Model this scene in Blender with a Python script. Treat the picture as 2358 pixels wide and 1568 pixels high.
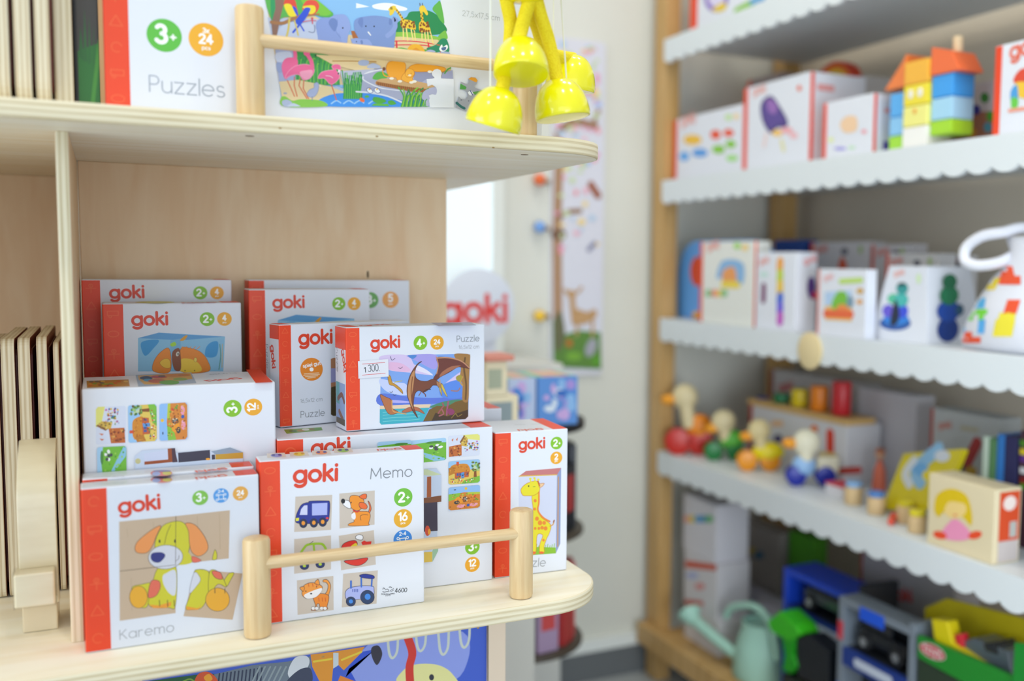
import bpy, bmesh, math, random
from mathutils import Vector, Matrix
random.seed(7)
for o in list(bpy.data.objects): bpy.data.objects.remove(o)
SC = bpy.context.scene
COL = SC.collection
# ---------------------------------------------------------------- camera
FPX, PPX, PPY, IW, IH = 2306.5, 1398.1, 794.9, 2358.0, 1568.0
YAW, PIT, ROL = 0.464839, 0.0816808, -0.0117147
EYE = Vector((0, 0, 1.25))
_f = Vector((math.sin(YAW)*math.cos(PIT), math.cos(YAW)*math.cos(PIT), -math.sin(PIT)))
_r = _f.cross(Vector((0, 0, 1))).normalized()
_d = _f.cross(_r)
CR = math.cos(ROL)*_r + math.sin(ROL)*_d
CD = -math.sin(ROL)*_r + math.cos(ROL)*_d
CF = _f
cam_data = bpy.data.cameras.new('camera')
cam = bpy.data.objects.new('camera', cam_data)
COL.objects.link(cam)
cam.matrix_world = Matrix(((CR.x, -CD.x, -CF.x, EYE.x), (CR.y, -CD.y, -CF.y, EYE.y), (CR.z, -CD.z, -CF.z, EYE.z), (0, 0, 0, 1)))
cam_data.sensor_width = 36.0
cam_data.sensor_fit = 'HORIZONTAL'
cam_data.lens = 36.0*FPX/IW
cam_data.shift_x = (IW/2-PPX)/IW
cam_data.shift_y = (PPY-IH/2)/IW
cam_data.clip_start = 0.05
cam_data.dof.use_dof = True
cam_data.dof.focus_distance = 1.20
cam_data.dof.aperture_fstop = 2.0
SC.camera = cam
# ---------------------------------------------------------------- world, exposure, lights
vs = SC.view_settings
vs.view_transform = 'Standard'; vs.look = 'None'; vs.gamma = 1.0; vs.use_curve_mapping = False
vs.exposure = -0.12
W = bpy.data.worlds.new('shop_daylight'); SC.world = W; W.use_nodes = True
bg = W.node_tree.nodes['Background']
bg.inputs[0].default_value = (0.80, 0.90, 1.0, 1); bg.inputs[1].default_value = 0.90
def area_light(name, loc, target, size, power, color=(1, 1, 1), size_y=None, shape='RECTANGLE'):
    l = bpy.data.lights.new(name, 'AREA'); l.energy = power; l.color = color
    l.shape = shape if size_y or shape == 'DISK' else 'SQUARE'
    l.size = size
    if size_y: l.size_y = size_y
    o = bpy.data.objects.new(name, l); COL.objects.link(o)
    o.location = loc
    o.rotation_euler = (Vector(target)-Vector(loc)).to_track_quat('-Z', 'Y').to_euler()
    return o
area_light('window_daylight', (-0.6, -2.6, 1.7), (0.5, 1.2, 1.15), 3.4, 31, (0.80, 0.91, 1.0), 2.0)
area_light('side_window_daylight', (-2.6, 0.6, 1.25), (1.6, 1.7, 1.15), 2.0, 44, (0.80, 0.91, 1.0), 1.6)
dl = area_light('rack_fill_light', (0.75, -0.95, 0.85), (1.66, 1.75, 0.95), 1.3, 4.5, (0.84, 0.93, 1.0), 1.1)  # added fill aimed into the rack to brighten it; no doorway is built
dl.data.spread = math.radians(62)
area_light('warm_fill_light', (-0.95, 0.95, 1.75), (-0.25, 1.7, 1.05), 0.3, 1.7, (1.0, 0.80, 0.26))  # added fill that yellows the left compartment; no fixture stands here
k = 0
for (x, y, p) in ((-0.9, 0.2, 5), (0.25, 0.15, 5), (1.15, 0.35, 4), (-0.3, 1.0, 2.2), (0.75, 1.15, 3.2), (0.75, 1.75, 3.5), (1.15, 1.2, 4), (0.2, 1.9, 2)):
    area_light('ceiling_spot', (x, y, 2.82), (x, y, 0), 0.16, p, (1.0, 0.95, 0.86), shape='DISK')

# ---------------------------------------------------------------- helpers: picture ray -> point on a real plane
def ray(u, v):
    return CF + CR*((u-PPX)/FPX) + CD*((v-PPY)/FPX)
def on(u, v, axis, val):
    d = ray(u, v); i = 'XYZ'.index(axis)
    return EYE + d*((val-EYE[i])/d[i])

# ---------------------------------------------------------------- materials
def s2l(c): return c/12.92 if c <= 0.04045 else ((c+0.055)/1.055)**2.4
def hexc(h):
    h = h.lstrip('#'); return tuple(s2l(int(h[i:i+2], 16)/255) for i in (0, 2, 4))+(1,)
_mats = {}
def M(h, rough=0.5, metal=0.0, coat=0.0, trans=0.0, name=None):
    key = (h, rough, metal, coat, trans)
    if key in _mats: return _mats[key]
    m = bpy.data.materials.new(name or 'paint_'+h.strip('#')); m.use_nodes = True
    b = m.node_tree.nodes['Principled BSDF']
    b.inputs['Base Color'].default_value = hexc(h); b.inputs['Roughness'].default_value = rough
    b.inputs['Metallic'].default_value = metal; b.inputs['Coat Weight'].default_value = coat
    b.inputs['Coat Roughness'].default_value = 0.08
    b.inputs['Transmission Weight'].default_value = trans
    _mats[key] = m
    return m
def noisy(name, c1, c2, scale=(4, 4, 4), detail=4, rough=0.55, bump=0.0, distortion=0.0, lo=0.35, hi=0.65, coat=0.0):
    if name in _mats: return _mats[name]
    m = bpy.data.materials.new(name); m.use_nodes = True; nt = m.node_tree; b = nt.nodes['Principled BSDF']
    tc = nt.nodes.new('ShaderNodeTexCoord'); mp = nt.nodes.new('ShaderNodeMapping'); mp.inputs['Scale'].default_value = scale
    nz = nt.nodes.new('ShaderNodeTexNoise'); nz.inputs['Scale'].default_value = 1; nz.inputs['Detail'].default_value = detail
    nz.inputs['Distortion'].default_value = distortion
    rp = nt.nodes.new('ShaderNodeValToRGB'); rp.color_ramp.elements[0].color = hexc(c1); rp.color_ramp.elements[1].color = hexc(c2)
    rp.color_ramp.elements[0].position = lo; rp.color_ramp.elements[1].position = hi
    L = nt.links.new
    L(tc.outputs['Object'], mp.inputs['Vector']); L(mp.outputs[0], nz.inputs['Vector']); L(nz.outputs[0], rp.inputs[0]); L(rp.outputs[0], b.inputs['Base Color'])
    b.inputs['Roughness'].default_value = rough; b.inputs['Coat Weight'].default_value = coat
    if bump:
        bp = nt.nodes.new('ShaderNodeBump'); bp.inputs['Strength'].default_value = bump; bp.inputs['Distance'].default_value = 0.002
        L(nz.outputs[0], bp.inputs['Height']); L(bp.outputs[0], b.inputs['Normal'])
    _mats[name] = m
    return m
def ply_edge(name, axis, period, c1='#ECE1C4', c2='#C9B78E'):
    """plywood edge: plies alternating along one object axis, streaked lengthwise"""
    if name in _mats: return _mats[name]
    m = bpy.data.materials.new(name); m.use_nodes = True; nt = m.node_tree; b = nt.nodes['Principled BSDF']; L = nt.links.new
    tc = nt.nodes.new('ShaderNodeTexCoord'); sp = nt.nodes.new('ShaderNodeSeparateXYZ'); L(tc.outputs['Object'], sp.inputs[0])
    nz = nt.nodes.new('ShaderNodeTexNoise'); mp = nt.nodes.new('ShaderNodeMapping')
    mp.inputs['Scale'].default_value = {'X': (900, 12, 12), 'Y': (12, 900, 12), 'Z': (12, 12, 900)}[axis]
    L(tc.outputs['Object'], mp.inputs[0]); L(mp.outputs[0], nz.inputs['Vector']); nz.inputs['Scale'].default_value = 1
    mu = nt.nodes.new('ShaderNodeMath'); mu.operation = 'MULTIPLY'; mu.inputs[1].default_value = 2*math.pi/period
    L(sp.outputs[axis], mu.inputs[0])
    sn = nt.nodes.new('ShaderNodeMath'); sn.operation = 'SINE'; L(mu.outputs[0], sn.inputs[0])
    ad = nt.nodes.new('ShaderNodeMath'); ad.operation = 'MULTIPLY_ADD'; ad.inputs[1].default_value = 0.26; ad.inputs[2].default_value = 0.10
    L(sn.outputs[0], ad.inputs[0])
    a2 = nt.nodes.new('ShaderNodeMath'); a2.operation = 'ADD'; L(ad.outputs[0], a2.inputs[0]); L(nz.outputs[0], a2.inputs[1])
    rp = nt.nodes.new('ShaderNodeValToRGB'); rp.color_ramp.elements[0].color = hexc(c1); rp.color_ramp.elements[1].color = hexc(c2)
    rp.color_ramp.elements[0].position = 0.45; rp.color_ramp.elements[1].position = 1.0
    L(a2.outputs[0], rp.inputs[0]); L(rp.outputs[0], b.inputs['Base Color']); b.inputs['Roughness'].default_value = 0.55
    _mats[name] = m
    return m
PLY = noisy('birch_plywood', '#E9D5AE', '#F2E4C4', (5, 5, 40), 5, 0.42, 0.0, 0.6)
PLYX = noisy('birch_plywood_shelf', '#F2E8CE', '#F8F2E0', (4, 38, 38), 5, 0.42, 0.0, 0.6)
PLYB = noisy('birch_back_panel', '#E7C49B', '#EED2AE', (30, 5, 5), 5, 0.5, 0.0, 0.8)
EDGEZ = ply_edge('plywood_edge_layers', 'Z', 0.0062)
EDGEX = ply_edge('plywood_edge_layers_upright', 'X', 0.0055)
BEECH = noisy('beech_dowel', '#D4B384', '#E3C89A', (170, 170, 11), 6, 0.42, 0.0, 0.4)
BEECHX = noisy('beech_rod', '#D4B384', '#E6CB9E', (13, 260, 260), 6, 0.42, 0.0, 0.4)
PINE = noisy('pine_post', '#BE9558', '#D0A970', (30, 30, 3), 4, 0.5, 0.0, 0.4)
CARD = M('#E5E8F2', 0.42, name='white_card')
ORANGE = M('#EE4416', 0.42, name='orange_card')
BOARD = M('#E2E8EC', 0.45, name='white_lacquer')

# ---------------------------------------------------------------- mesh builder
class MB:
    def __init__(s): s.v = []; s.f = []; s.m = []; s.mats = []; s.sm = []
    def mi(s, m):
        if m not in s.mats: s.mats.append(m)
        return s.mats.index(m)
    def face(s, pts, mat, smooth=False):
        n = len(s.v); s.v += [tuple(p) for p in pts]; s.f.append(tuple(range(n, n+len(pts)))); s.m.append(s.mi(mat)); s.sm.append(smooth)
    def box(s, x0, x1, y0, y1, z0, z1, mat, mats=None, T=None):
        c = [Vector((x, y, z)) for z in (z0, z1) for y in (y0, y1) for x in (x0, x1)]
        if T: c = [T @ p for p in c]
        n = len(s.v); s.v += [tuple(p) for p in c]
        for nm, q in (('b', (0, 2, 3, 1)), ('t', (4, 5, 7, 6)), ('f', (0, 1, 5, 4)), ('k', (2, 6, 7, 3)), ('l', (0, 4, 6, 2)), ('r', (1, 3, 7, 5))):
            s.f.append(tuple(n+i for i in q)); s.m.append(s.mi((mats or {}).get(nm, mat))); s.sm.append(False)
    def rings(s, rings, mat, closed=True, cap0=True, cap1=True, smooth=True, capmat=None):
        n = len(s.v); k = len(rings[0])
        for r in rings: s.v += [tuple(p) for p in r]
        mi = s.mi(mat)
        for i in range(len(rings)-1):
            for j in range(k if closed else k-1):
                a = n+i*k+j; b = n+i*k+(j+1) % k
                s.f.append((a, b, b+k, a+k)); s.m.append(mi); s.sm.append(smooth)
        ci = s.mi(capmat or mat)
        if cap0: s.f.append(tuple(n+j for j in reversed(range(k)))); s.m.append(ci); s.sm.append(False)
        if cap1: s.f.append(tuple(n+(len(rings)-1)*k+j for j in range(k))); s.m.append(ci); s.sm.append(False)
    def lathe(s, prof, mat, n=32, T=None, capmat=None):
        T = T or Matrix()
        rr = [[T @ Vector((r*math.cos(2*math.pi*j/n), r*math.sin(2*math.pi*j/n), z)) for j in range(n)] for r, z in prof]
        s.rings(rr, mat, capmat=capmat)
    def cyl(s, p0, p1, r, mat, n=24, r1=None, capmat=None, rim=0.0):
        p0 = Vector(p0); p1 = Vector(p1); d = p1-p0; L = d.length
        T = Matrix.Translation(p0) @ d.to_track_quat('Z', 'Y').to_matrix().to_4x4()
        r1 = r if r1 is None else r1
        if rim: prof = [(r-rim, 0), (r-rim*.3, rim*.3), (r, rim), (r1, L-rim), (r1-rim*.3, L-rim*.3), (r1-rim, L)]
        else: prof = [(r, 0), (r1, L)]
        s.lathe(prof, mat, n, T, capmat)
    def tube(s, path, r, mat, n=10, taper=None):
        path = [Vector(p) for p in path]; rr = []; prev = None
        for i, p in enumerate(path):
            d = (path[min(i+1, len(path)-1)]-path[max(i-1, 0)]).normalized()
            if prev is None:
                a = d.orthogonal().normalized()
            else:
                a = (prev-d*prev.dot(d)).normalized()
            prev = a; b = d.cross(a); q = r if taper is None else r*taper[i]
            rr.append([p+(a*math.cos(2*math.pi*j/n)+b*math.sin(2*math.pi*j/n))*q for j in range(n)])
        s.rings(rr, mat)
    def ball(s, c, rad, mat, n=20, T=None):
        if not isinstance(rad, (tuple, list)): rad = (rad, rad, rad)
        c = Vector(c); rr = []
        for i in range(1, n//2):
            a = math.pi*i/(n//2)
            ring = [Vector((rad[0]*math.sin(a)*math.cos(2*math.pi*j/n), rad[1]*math.sin(a)*math.sin(2*math.pi*j/n), -rad[2]*math.cos(a))) for j in range(n)]
            rr.append([(T @ p if T else p)+c for p in ring])
        s.rings(rr, mat)
    def prism(s, poly, h0, h1, fn, mat, side=None):
        """poly of (a,b); fn(a,b,h)->xyz; caps at h0/h1"""
        n = len(poly)
        lo = [fn(a, b, h0) for a, b in poly]; hi = [fn(a, b, h1) for a, b in poly]
        s.face(list(reversed(lo)), mat); s.face(hi, mat)
        for i in range(n):
            j = (i+1) % n
            s.face([lo[i], lo[j], hi[j], hi[i]], side or mat)
    def build(s, name, parent=None, bevel=0.0, seg=2, smooth_angle=40, loc=None):
        me = bpy.data.meshes.new(name); me.from_pydata(s.v, [], s.f)
        for m in s.mats: me.materials.append(m)
        me.polygons.foreach_set('material_index', s.m)
        me.polygons.foreach_set('use_smooth', [True]*len(s.f) if any(s.sm) else [False]*len(s.f))
        bm = bmesh.new(); bm.from_mesh(me)
        bmesh.ops.remove_doubles(bm, verts=bm.verts, dist=1e-6)
        bmesh.ops.recalc_face_normals(bm, faces=bm.faces)
        bm.to_mesh(me); bm.free()
        if any(s.sm): me.set_sharp_from_angle(angle=math.radians(smooth_angle))
        o = bpy.data.objects.new(name, me); COL.objects.link(o)
        if parent: o.parent = parent
        if loc is not None: o.location = loc
        if bevel:
            b = o.modifiers.new('bevel', 'BEVEL'); b.width = bevel; b.segments = seg; b.limit_method = 'ANGLE'; b.angle_limit = math.radians(35)
            b.harden_normals = False
        return o
def tag(o, label=None, cat=None, group=None, kind=None):
    if label: o['label'] = label
    if cat: o['category'] = cat
    if group: o['group'] = group
    if kind: o['kind'] = kind
    return o
def thing(name, label, cat, loc=(0, 0, 0), rz=0.0, group=None, rx=0.0, ry=0.0):
    o = bpy.data.objects.new(name, None); COL.objects.link(o)
    o.empty_display_size = 0.02
    o.location = (loc[0], loc[1], loc[2]+.0004) if loc[2] > 0 else loc; o.rotation_euler = (rx, ry, rz)
    bpy.context.view_layer.update()
    return tag(o, label, cat, group)
def circle(cx, cy, rx, ry=None, n=28, a0=0, a1=360, rot=0):
    ry = rx if ry is None else ry; c, s_ = math.cos(math.radians(rot)), math.sin(math.radians(rot)); out = []
    full = abs(a1-a0) >= 359.9
    for i in range(n if full else n+1):
        a = math.radians(a0+(a1-a0)*i/n); x = rx*math.cos(a); y = ry*math.sin(a)
        out.append((cx+x*c-y*s_, cy+x*s_+y*c))
    return out
def rrect(x0, y0, x1, y1, r, n=5):
    out = []
    for cx, cy, a in ((x1-r, y1-r, 0), (x0+r, y1-r, 90), (x0+r, y0+r, 180), (x1-r, y0+r, 270)):
        out += circle(cx, cy, r, r, n, a, a+90)
    return out
def smooth_closed(p, k=5):
    out = []; n = len(p)
    for i in range(n):
        a, b, c, d = p[i-1], p[i], p[(i+1) % n], p[(i+2) % n]
        for j in range(k):
            t = j/k
            out.append(tuple(0.5*(2*b[q]+(c[q]-a[q])*t+(2*a[q]-5*b[q]+4*c[q]-d[q])*t*t+(3*b[q]-a[q]-3*c[q]+d[q])*t**3) for q in range(len(b))))
    return out
def smooth_open(p, k=5):
    if len(p) < 3: return list(p)
    q = [p[0]]+list(p)+[p[-1]]; out = []
    for i in range(1, len(q)-2):
        a, b, c, d = q[i-1], q[i], q[i+1], q[i+2]
        for j in range(k):
            t = j/k
            out.append(tuple(0.5*(2*b[e]+(c[e]-a[e])*t+(2*a[e]-5*b[e]+4*c[e]-d[e])*t*t+(3*b[e]-a[e]-3*c[e]+d[e])*t**3) for e in range(len(b))))
    out.append(tuple(p[-1]))
    return out

# ---------------------------------------------------------------- stroke lettering
def _a(cx, cy, rx, ry, a0, a1, n=12): return [(cx+rx*math.cos(math.radians(a0+(a1-a0)*i/n)), cy+ry*math.sin(math.radians(a0+(a1-a0)*i/n))) for i in range(n+1)]
_o = _a(.25, .25, .25, .25, 0, 360, 20)
GL = {
 'o': ([_o], .5), 'a': ([_o, [(.5, .5), (.5, 0)]], .5),
 'g': ([_o, [(.5, .5), (.5, .0)]+_a(.25, -.02, .25, .2, 0, -140)], .5),
 'k': ([[(0, .75), (0, 0)], [(.34, .5), (.02, .24)], [(.12, .31), (.38, 0)]], .38),
 'i': ([[(0, .5), (0, 0)], [(0, .70), (0, .715)]], 0.0), 'l': ([[(0, .75), (0, 0)]], 0.0),
 'e': ([[(0.01, .26), (.49, .26)]+_a(.25, .25, .25, .25, 2, 315, 18)], .5),
 'z': ([[(0, .5), (.38, .5), (0, 0), (.4, 0)]], .4),
 'u': ([[(0, .5), (0, .2)]+_a(.2, .2, .2, .2, 180, 360)+[(.4, .5)], [(.4, .2), (.4, 0)]], .4),
 's': ([_a(.17, .37, .15, .13, 35, 270)+_a(.17, .125, .17, .125, 88, -145)], .34),
 'm': ([[(0, .5), (0, 0)], [(0, .3)]+_a(.17, .33, .17, .17, 180, 0)+[(.34, 0)], [(.34, .3)]+_a(.51, .33, .17, .17, 180, 0)+[(.68, 0)]], .68),
 'r': ([[(0, .5), (0, 0)], [(0, .28)]+_a(.18, .3, .18, .2, 180, 60)], .28),
 'c': ([_a(.25, .25, .25, .25, 50, 310, 16)], .45), 'p': ([_o, [(0, .5), (0, -.24)]], .5),
 't': ([[(.12, .68), (.12, .1)]+_a(.22, .1, .1, .1, 180, 290), [(0, .5), (.27, .5)]], .28),
 'd': ([_o, [(.5, .75), (.5, 0)]], .5), 'x': ([[(0, .5), (.38, 0)], [(.38, .5), (0, 0)]], .38),
 'y': ([[(0, .5), (.2, .03)], [(.4, .5), (.12, -.22)]], .4), 'n': ([[(0, .5), (0, 0)], [(0, .3)]+_a(.19, .31, .19, .19, 180, 0)+[(.38, 0)]], .38),
 'P': ([[(0, 0), (0, .72), (.2, .72)]+_a(.2, .53, .19, .19, 90, -90)+[(0, .34)]], .4),
 'M': ([[(0, 0), (.06, .72), (.36, .15), (.66, .72), (.72, 0)]], .72), 'K': ([[(0, .72), (0, 0)], [(.42, .72), (.02, .32)], [(.13, .42), (.46, 0)]], .46),
 'L': ([[(0, .72), (0, 0), (.36, 0)]], .36), 'T': ([[(0, .72), (.46, .72)], [(.23, .72), (.23, 0)]], .46),
 'O': ([_a(.3, .36, .3, .36, 0, 360, 20)], .6), 'Y': ([[(0, .72), (.23, .36), (.46, .72)], [(.23, .36), (.23, 0)]], .46),
 'S': ([_a(.2, .53, .18, .18, 35, 270)+_a(.2, .18, .2, .18, 88, -145)], .4),
 '0': ([_a(.21, .36, .21, .36, 0, 360, 20)], .42), '1': ([[(0, .58), (.16, .72), (.16, 0)]], .18),
 '2': ([_a(.2, .52, .2, .2, 160, -25)+[(0, 0), (.42, 0)]], .42),
 '3': ([_a(.19, .54, .17, .17, 150, -80)+_a(.19, .19, .2, .19, 80, -150)], .39),
 '4': ([[(.3, 0), (.3, .72), (0, .2), (.44, .2)]], .44),
 '5': ([[(.38, .72), (.07, .72), (.04, .4)]+_a(.19, .23, .2, .23, 120, -150)], .4),
 '6': ([[(.3, .72), (.05, .33)], _a(.21, .21, .2, .21, 0, 360, 18)], .42), '7': ([[(0, .72), (.4, .72), (.12, 0)]], .4),
 '+': ([[(.04, .28), (.4, .28)], [(.22, .1), (.22, .46)]], .44), '-': ([[(0, .28), (.22, .28)]], .22),
 ',': ([[(.06, .03), (0, -.12)]], .06), '.': ([[(0, .0), (.0, .02)]], .02),
 '&': ([[(.42, 0), (.08, .5)]+_a(.2, .57, .12, .13, 200, -20)+[(.04, .26)]+_a(.18, .15, .16, .15, 160, 350)], .44),
}
def text_strokes(txt, gap=.16):
    out = []; x = 0
    for ch in txt:
        if ch == ' ': x += .30; continue
        st, w = GL[ch]
        out += [[(px+x, py) for px, py in t] for t in st]
        x += w+gap
    return out, max(x-gap, .001)
def ribbon(pts, w, ncap=5):
    """outline polygon of a round-capped stroke"""
    q = [pts[0]]
    for p in pts[1:]:
        if math.hypot(p[0]-q[-1][0], p[1]-q[-1][1]) > w*0.02: q.append(p)
    if len(q) == 1: q.append((q[0][0]+w*.01, q[0][1]))
    L = []; R = []; n = len(q); h = w/2
    for i in range(n):
        def dr(a, b):
            d = math.hypot(b[0]-a[0], b[1]-a[1]) or 1e-9; return ((b[0]-a[0])/d, (b[1]-a[1])/d)
        if i == 0: t = dr(q[0], q[1]); sc = 1
        elif i == n-1: t = dr(q[-2], q[-1]); sc = 1
        else:
            a = dr(q[i-1], q[i]); b = dr(q[i], q[i+1]); t = (a[0]+b[0], a[1]+b[1]); l = math.hypot(*t)
            if l < .2: t = a; sc = 1
            else: t = (t[0]/l, t[1]/l); sc = min(1/max(.35, t[0]*a[0]+t[1]*a[1]), 2.0)
        L.append((q[i][0]-t[1]*h*sc, q[i][1]+t[0]*h*sc)); R.append((q[i][0]+t[1]*h*sc, q[i][1]-t[0]*h*sc))
    def ang(a, b): return math.degrees(math.atan2(b[1]-a[1], b[0]-a[0]))
    e = ang(q[-2], q[-1]); b0 = ang(q[0], q[1])
    capE = circle(q[-1][0], q[-1][1], h, h, ncap*2, e-90, e+90); capS = circle(q[0][0], q[0][1], h, h, ncap*2, b0+90, b0+270)
    return L, R, capE, capS

# ---------------------------------------------------------------- printed artwork on a flat face
class Art:
    """flat prints lying on one face of a thing; face = (origin, axis a, axis b, normal) in the thing's own frame"""
    def __init__(s, root, face, zoom=None, lift=0.00006, step=0.0000045):
        s.root = root; s.o, s.a, s.b, s.n = [Vector(q) for q in face]
        s.inv = root.matrix_world.inverted(); s.mb = MB(); s.h = s.h0 = lift; s.step = step; s.z = zoom or (0, 0, 1); s.rough = 0.42
    def zoom(s, *z): s.z = z; return s
    def L(s, p):
        """picture point -> coordinates on the face"""
        d = ray(s.z[0]+p[0]/s.z[2], s.z[1]+p[1]/s.z[2])
        e = s.inv @ EYE; d = s.inv.to_3x3() @ d
        t = (s.o-e).dot(s.n)/d.dot(s.n); q = e+d*t-s.o
        return (q.dot(s.a), q.dot(s.b))
    def pts(s, P): return [s.L(p) for p in P]
    def _put(s, poly, c):
        off = s.o+s.n*s.h; mat = c if not isinstance(c, str) else M(c, s.rough)
        s.mb.face([off+s.a*x+s.b*y for x, y in poly], mat)
    def raw(s, poly, c, keep=False):
        s._put(poly, c)
        if not keep: s.h += s.step
    def poly(s, P, c): s.raw(s.pts(P), c)
    def blob(s, P, c, line=None, lw=3.0):
        q = smooth_closed(s.pts(P)); s.raw(q, c)
        if line: s.rawstroke(q+[q[0]], s.k(P[0], lw), line)
    def polyl(s, P, c, line, lw=3.0):
        q = s.pts(P); s.raw(q, c); s.rawstroke(q+[q[0]], s.k(P[0], lw), line)
    def k(s, p, w):
        a = s.L(p); b = s.L((p[0]+w, p[1])); return math.hypot(b[0]-a[0], b[1]-a[1])
    def ell(s, x, y, rx, ry, c, rot=0, line=None, lw=3.0, n=24):
        q = s.pts(circle(x, y, rx, ry, n, rot=rot)); s.raw(q, c)
        if line: s.rawstroke(q+[q[0]], s.k((x, y), lw), line)
    def rawstroke(s, q, w, c):
        for i in range(1, len(q)-1):
            a, b, d = q[i-1], q[i], q[i+1]; x1, y1, x2, y2 = b[0]-a[0], b[1]-a[1], d[0]-b[0], d[1]-b[1]; l = math.hypot(x1, y1)*math.hypot(x2, y2)
            if l > 0 and (x1*x2+y1*y2)/l < .25:
                s.rawstroke(q[:i+1], w, c); s.rawstroke(q[i:], w, c); return
        Lf, R, e, st = ribbon(q, w)
        for i in range(len(Lf)-1): s._put([Lf[i], R[i], R[i+1], Lf[i+1]], c)
        s.h += s.step*.5; s._put(e, c); s._put(st, c); s.h += s.step*.5
    def line(s, P, w, c, smooth=True):
        q = s.pts(P); q = smooth_open(q) if smooth else q
        s.rawstroke(q, s.k(P[0], w), c)
    def text(s, txt, p0, p1, c, weight=.075, gap=.16, up=None, sy=1.0):
        """lettering whose baseline runs from p0 to p1 (picture points)"""
        a = s.L(p0); b = s.L(p1); s.rawtext(txt, a, b, c, weight, gap, sy)
    def rawtext(s, txt, a, b, c, weight=.075, gap=.16, sy=1.0):
        st, w = text_strokes(txt, gap); dx, dy = b[0]-a[0], b[1]-a[1]; L = math.hypot(dx, dy); k = L/w; ux, uy = dx/L, dy/L
        for t in st:
            q = [(a[0]+(x*ux-y*sy*uy)*k, a[1]+(x*uy+y*sy*ux)*k) for x, y in t]
            s.rawstroke(q, weight*k, c)
    def badge(s, x, y, r, c, top, sub=None, ang=0.0, sup=None):
        """round badge with a big figure and small line; r in picture px; ang turns it (degrees)"""
        c0 = s.L((x, y)); e = s.L((x+r, y)); R = math.hypot(e[0]-c0[0], e[1]-c0[1])
        s.raw(circle(c0[0], c0[1], R, R, 36), c)
        ca, sa = math.cos(math.radians(ang)), math.sin(math.radians(ang))
        def W_(p): return (c0[0]+(p[0]*ca-p[1]*sa)*R, c0[1]+(p[0]*sa+p[1]*ca)*R)
        def fit(t, xc, yb, width, wt): s.rawtext(t, W_((xc-width/2, yb)), W_((xc+width/2, yb)), '#FFFFFF', wt)
        if top.endswith('+'):
            d = top[:-1]; w = .42 if d != '1' else .2
            fit(d, -.18, -.44, .56, .17); fit('+', .50, -.28, .34, .14)
        elif sub:
            ww = {1: .42, 2: .86}[len(top)]
            if sup: fit(sup, 0, .42, .34, .17)
            fit(top, 0, -.20 if not sup else -.22, (ww if len(top) == 2 else .46)*(.86 if sup else 1), .17)
            fit(sub, 0, -.60, .46, .15)
        else: fit(top, 0, -.3, .9, .12)
    def players(s, x, y, r, c='#3E86D8'):
        c0 = s.L((x, y)); e = s.L((x+r, y)); R = math.hypot(e[0]-c0[0], e[1]-c0[1])
        s.raw(circle(c0[0], c0[1], R, R, 36), c); X = lambda p: (c0[0]+p[0]*R, c0[1]+p[1]*R)
        s.rawtext('2-4', X((-.36, .42)), X((.36, .42)), '#FFFFFF', .14)
        for q in (-.5, .5):
            for e_ in (.12, -.55): s.rawstroke([X(t) for t in circle(q, e_, .13, .13, 12)+[(q+.13, e_)]], R*.07, '#FFFFFF')
        s.rawstroke([X(t) for t in ((-.3, .1), (.3, .1), (.3, -.5), (-.3, -.5), (-.3, .1))], R*.08, '#FFFFFF')
    def build(s, name, label=None):
        if not s.mb.f: return None
        me = bpy.data.meshes.new(name); me.from_pydata(s.mb.v, [], s.mb.f)
        for m in s.mb.mats: me.materials.append(m)
        me.polygons.foreach_set('material_index', s.mb.m); me.update()
        o = bpy.data.objects.new(name, me); COL.objects.link(o); o.parent = s.root
        if label: o['label'] = label
        s.mb = MB(); s.h = s.h0
        return o

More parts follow.
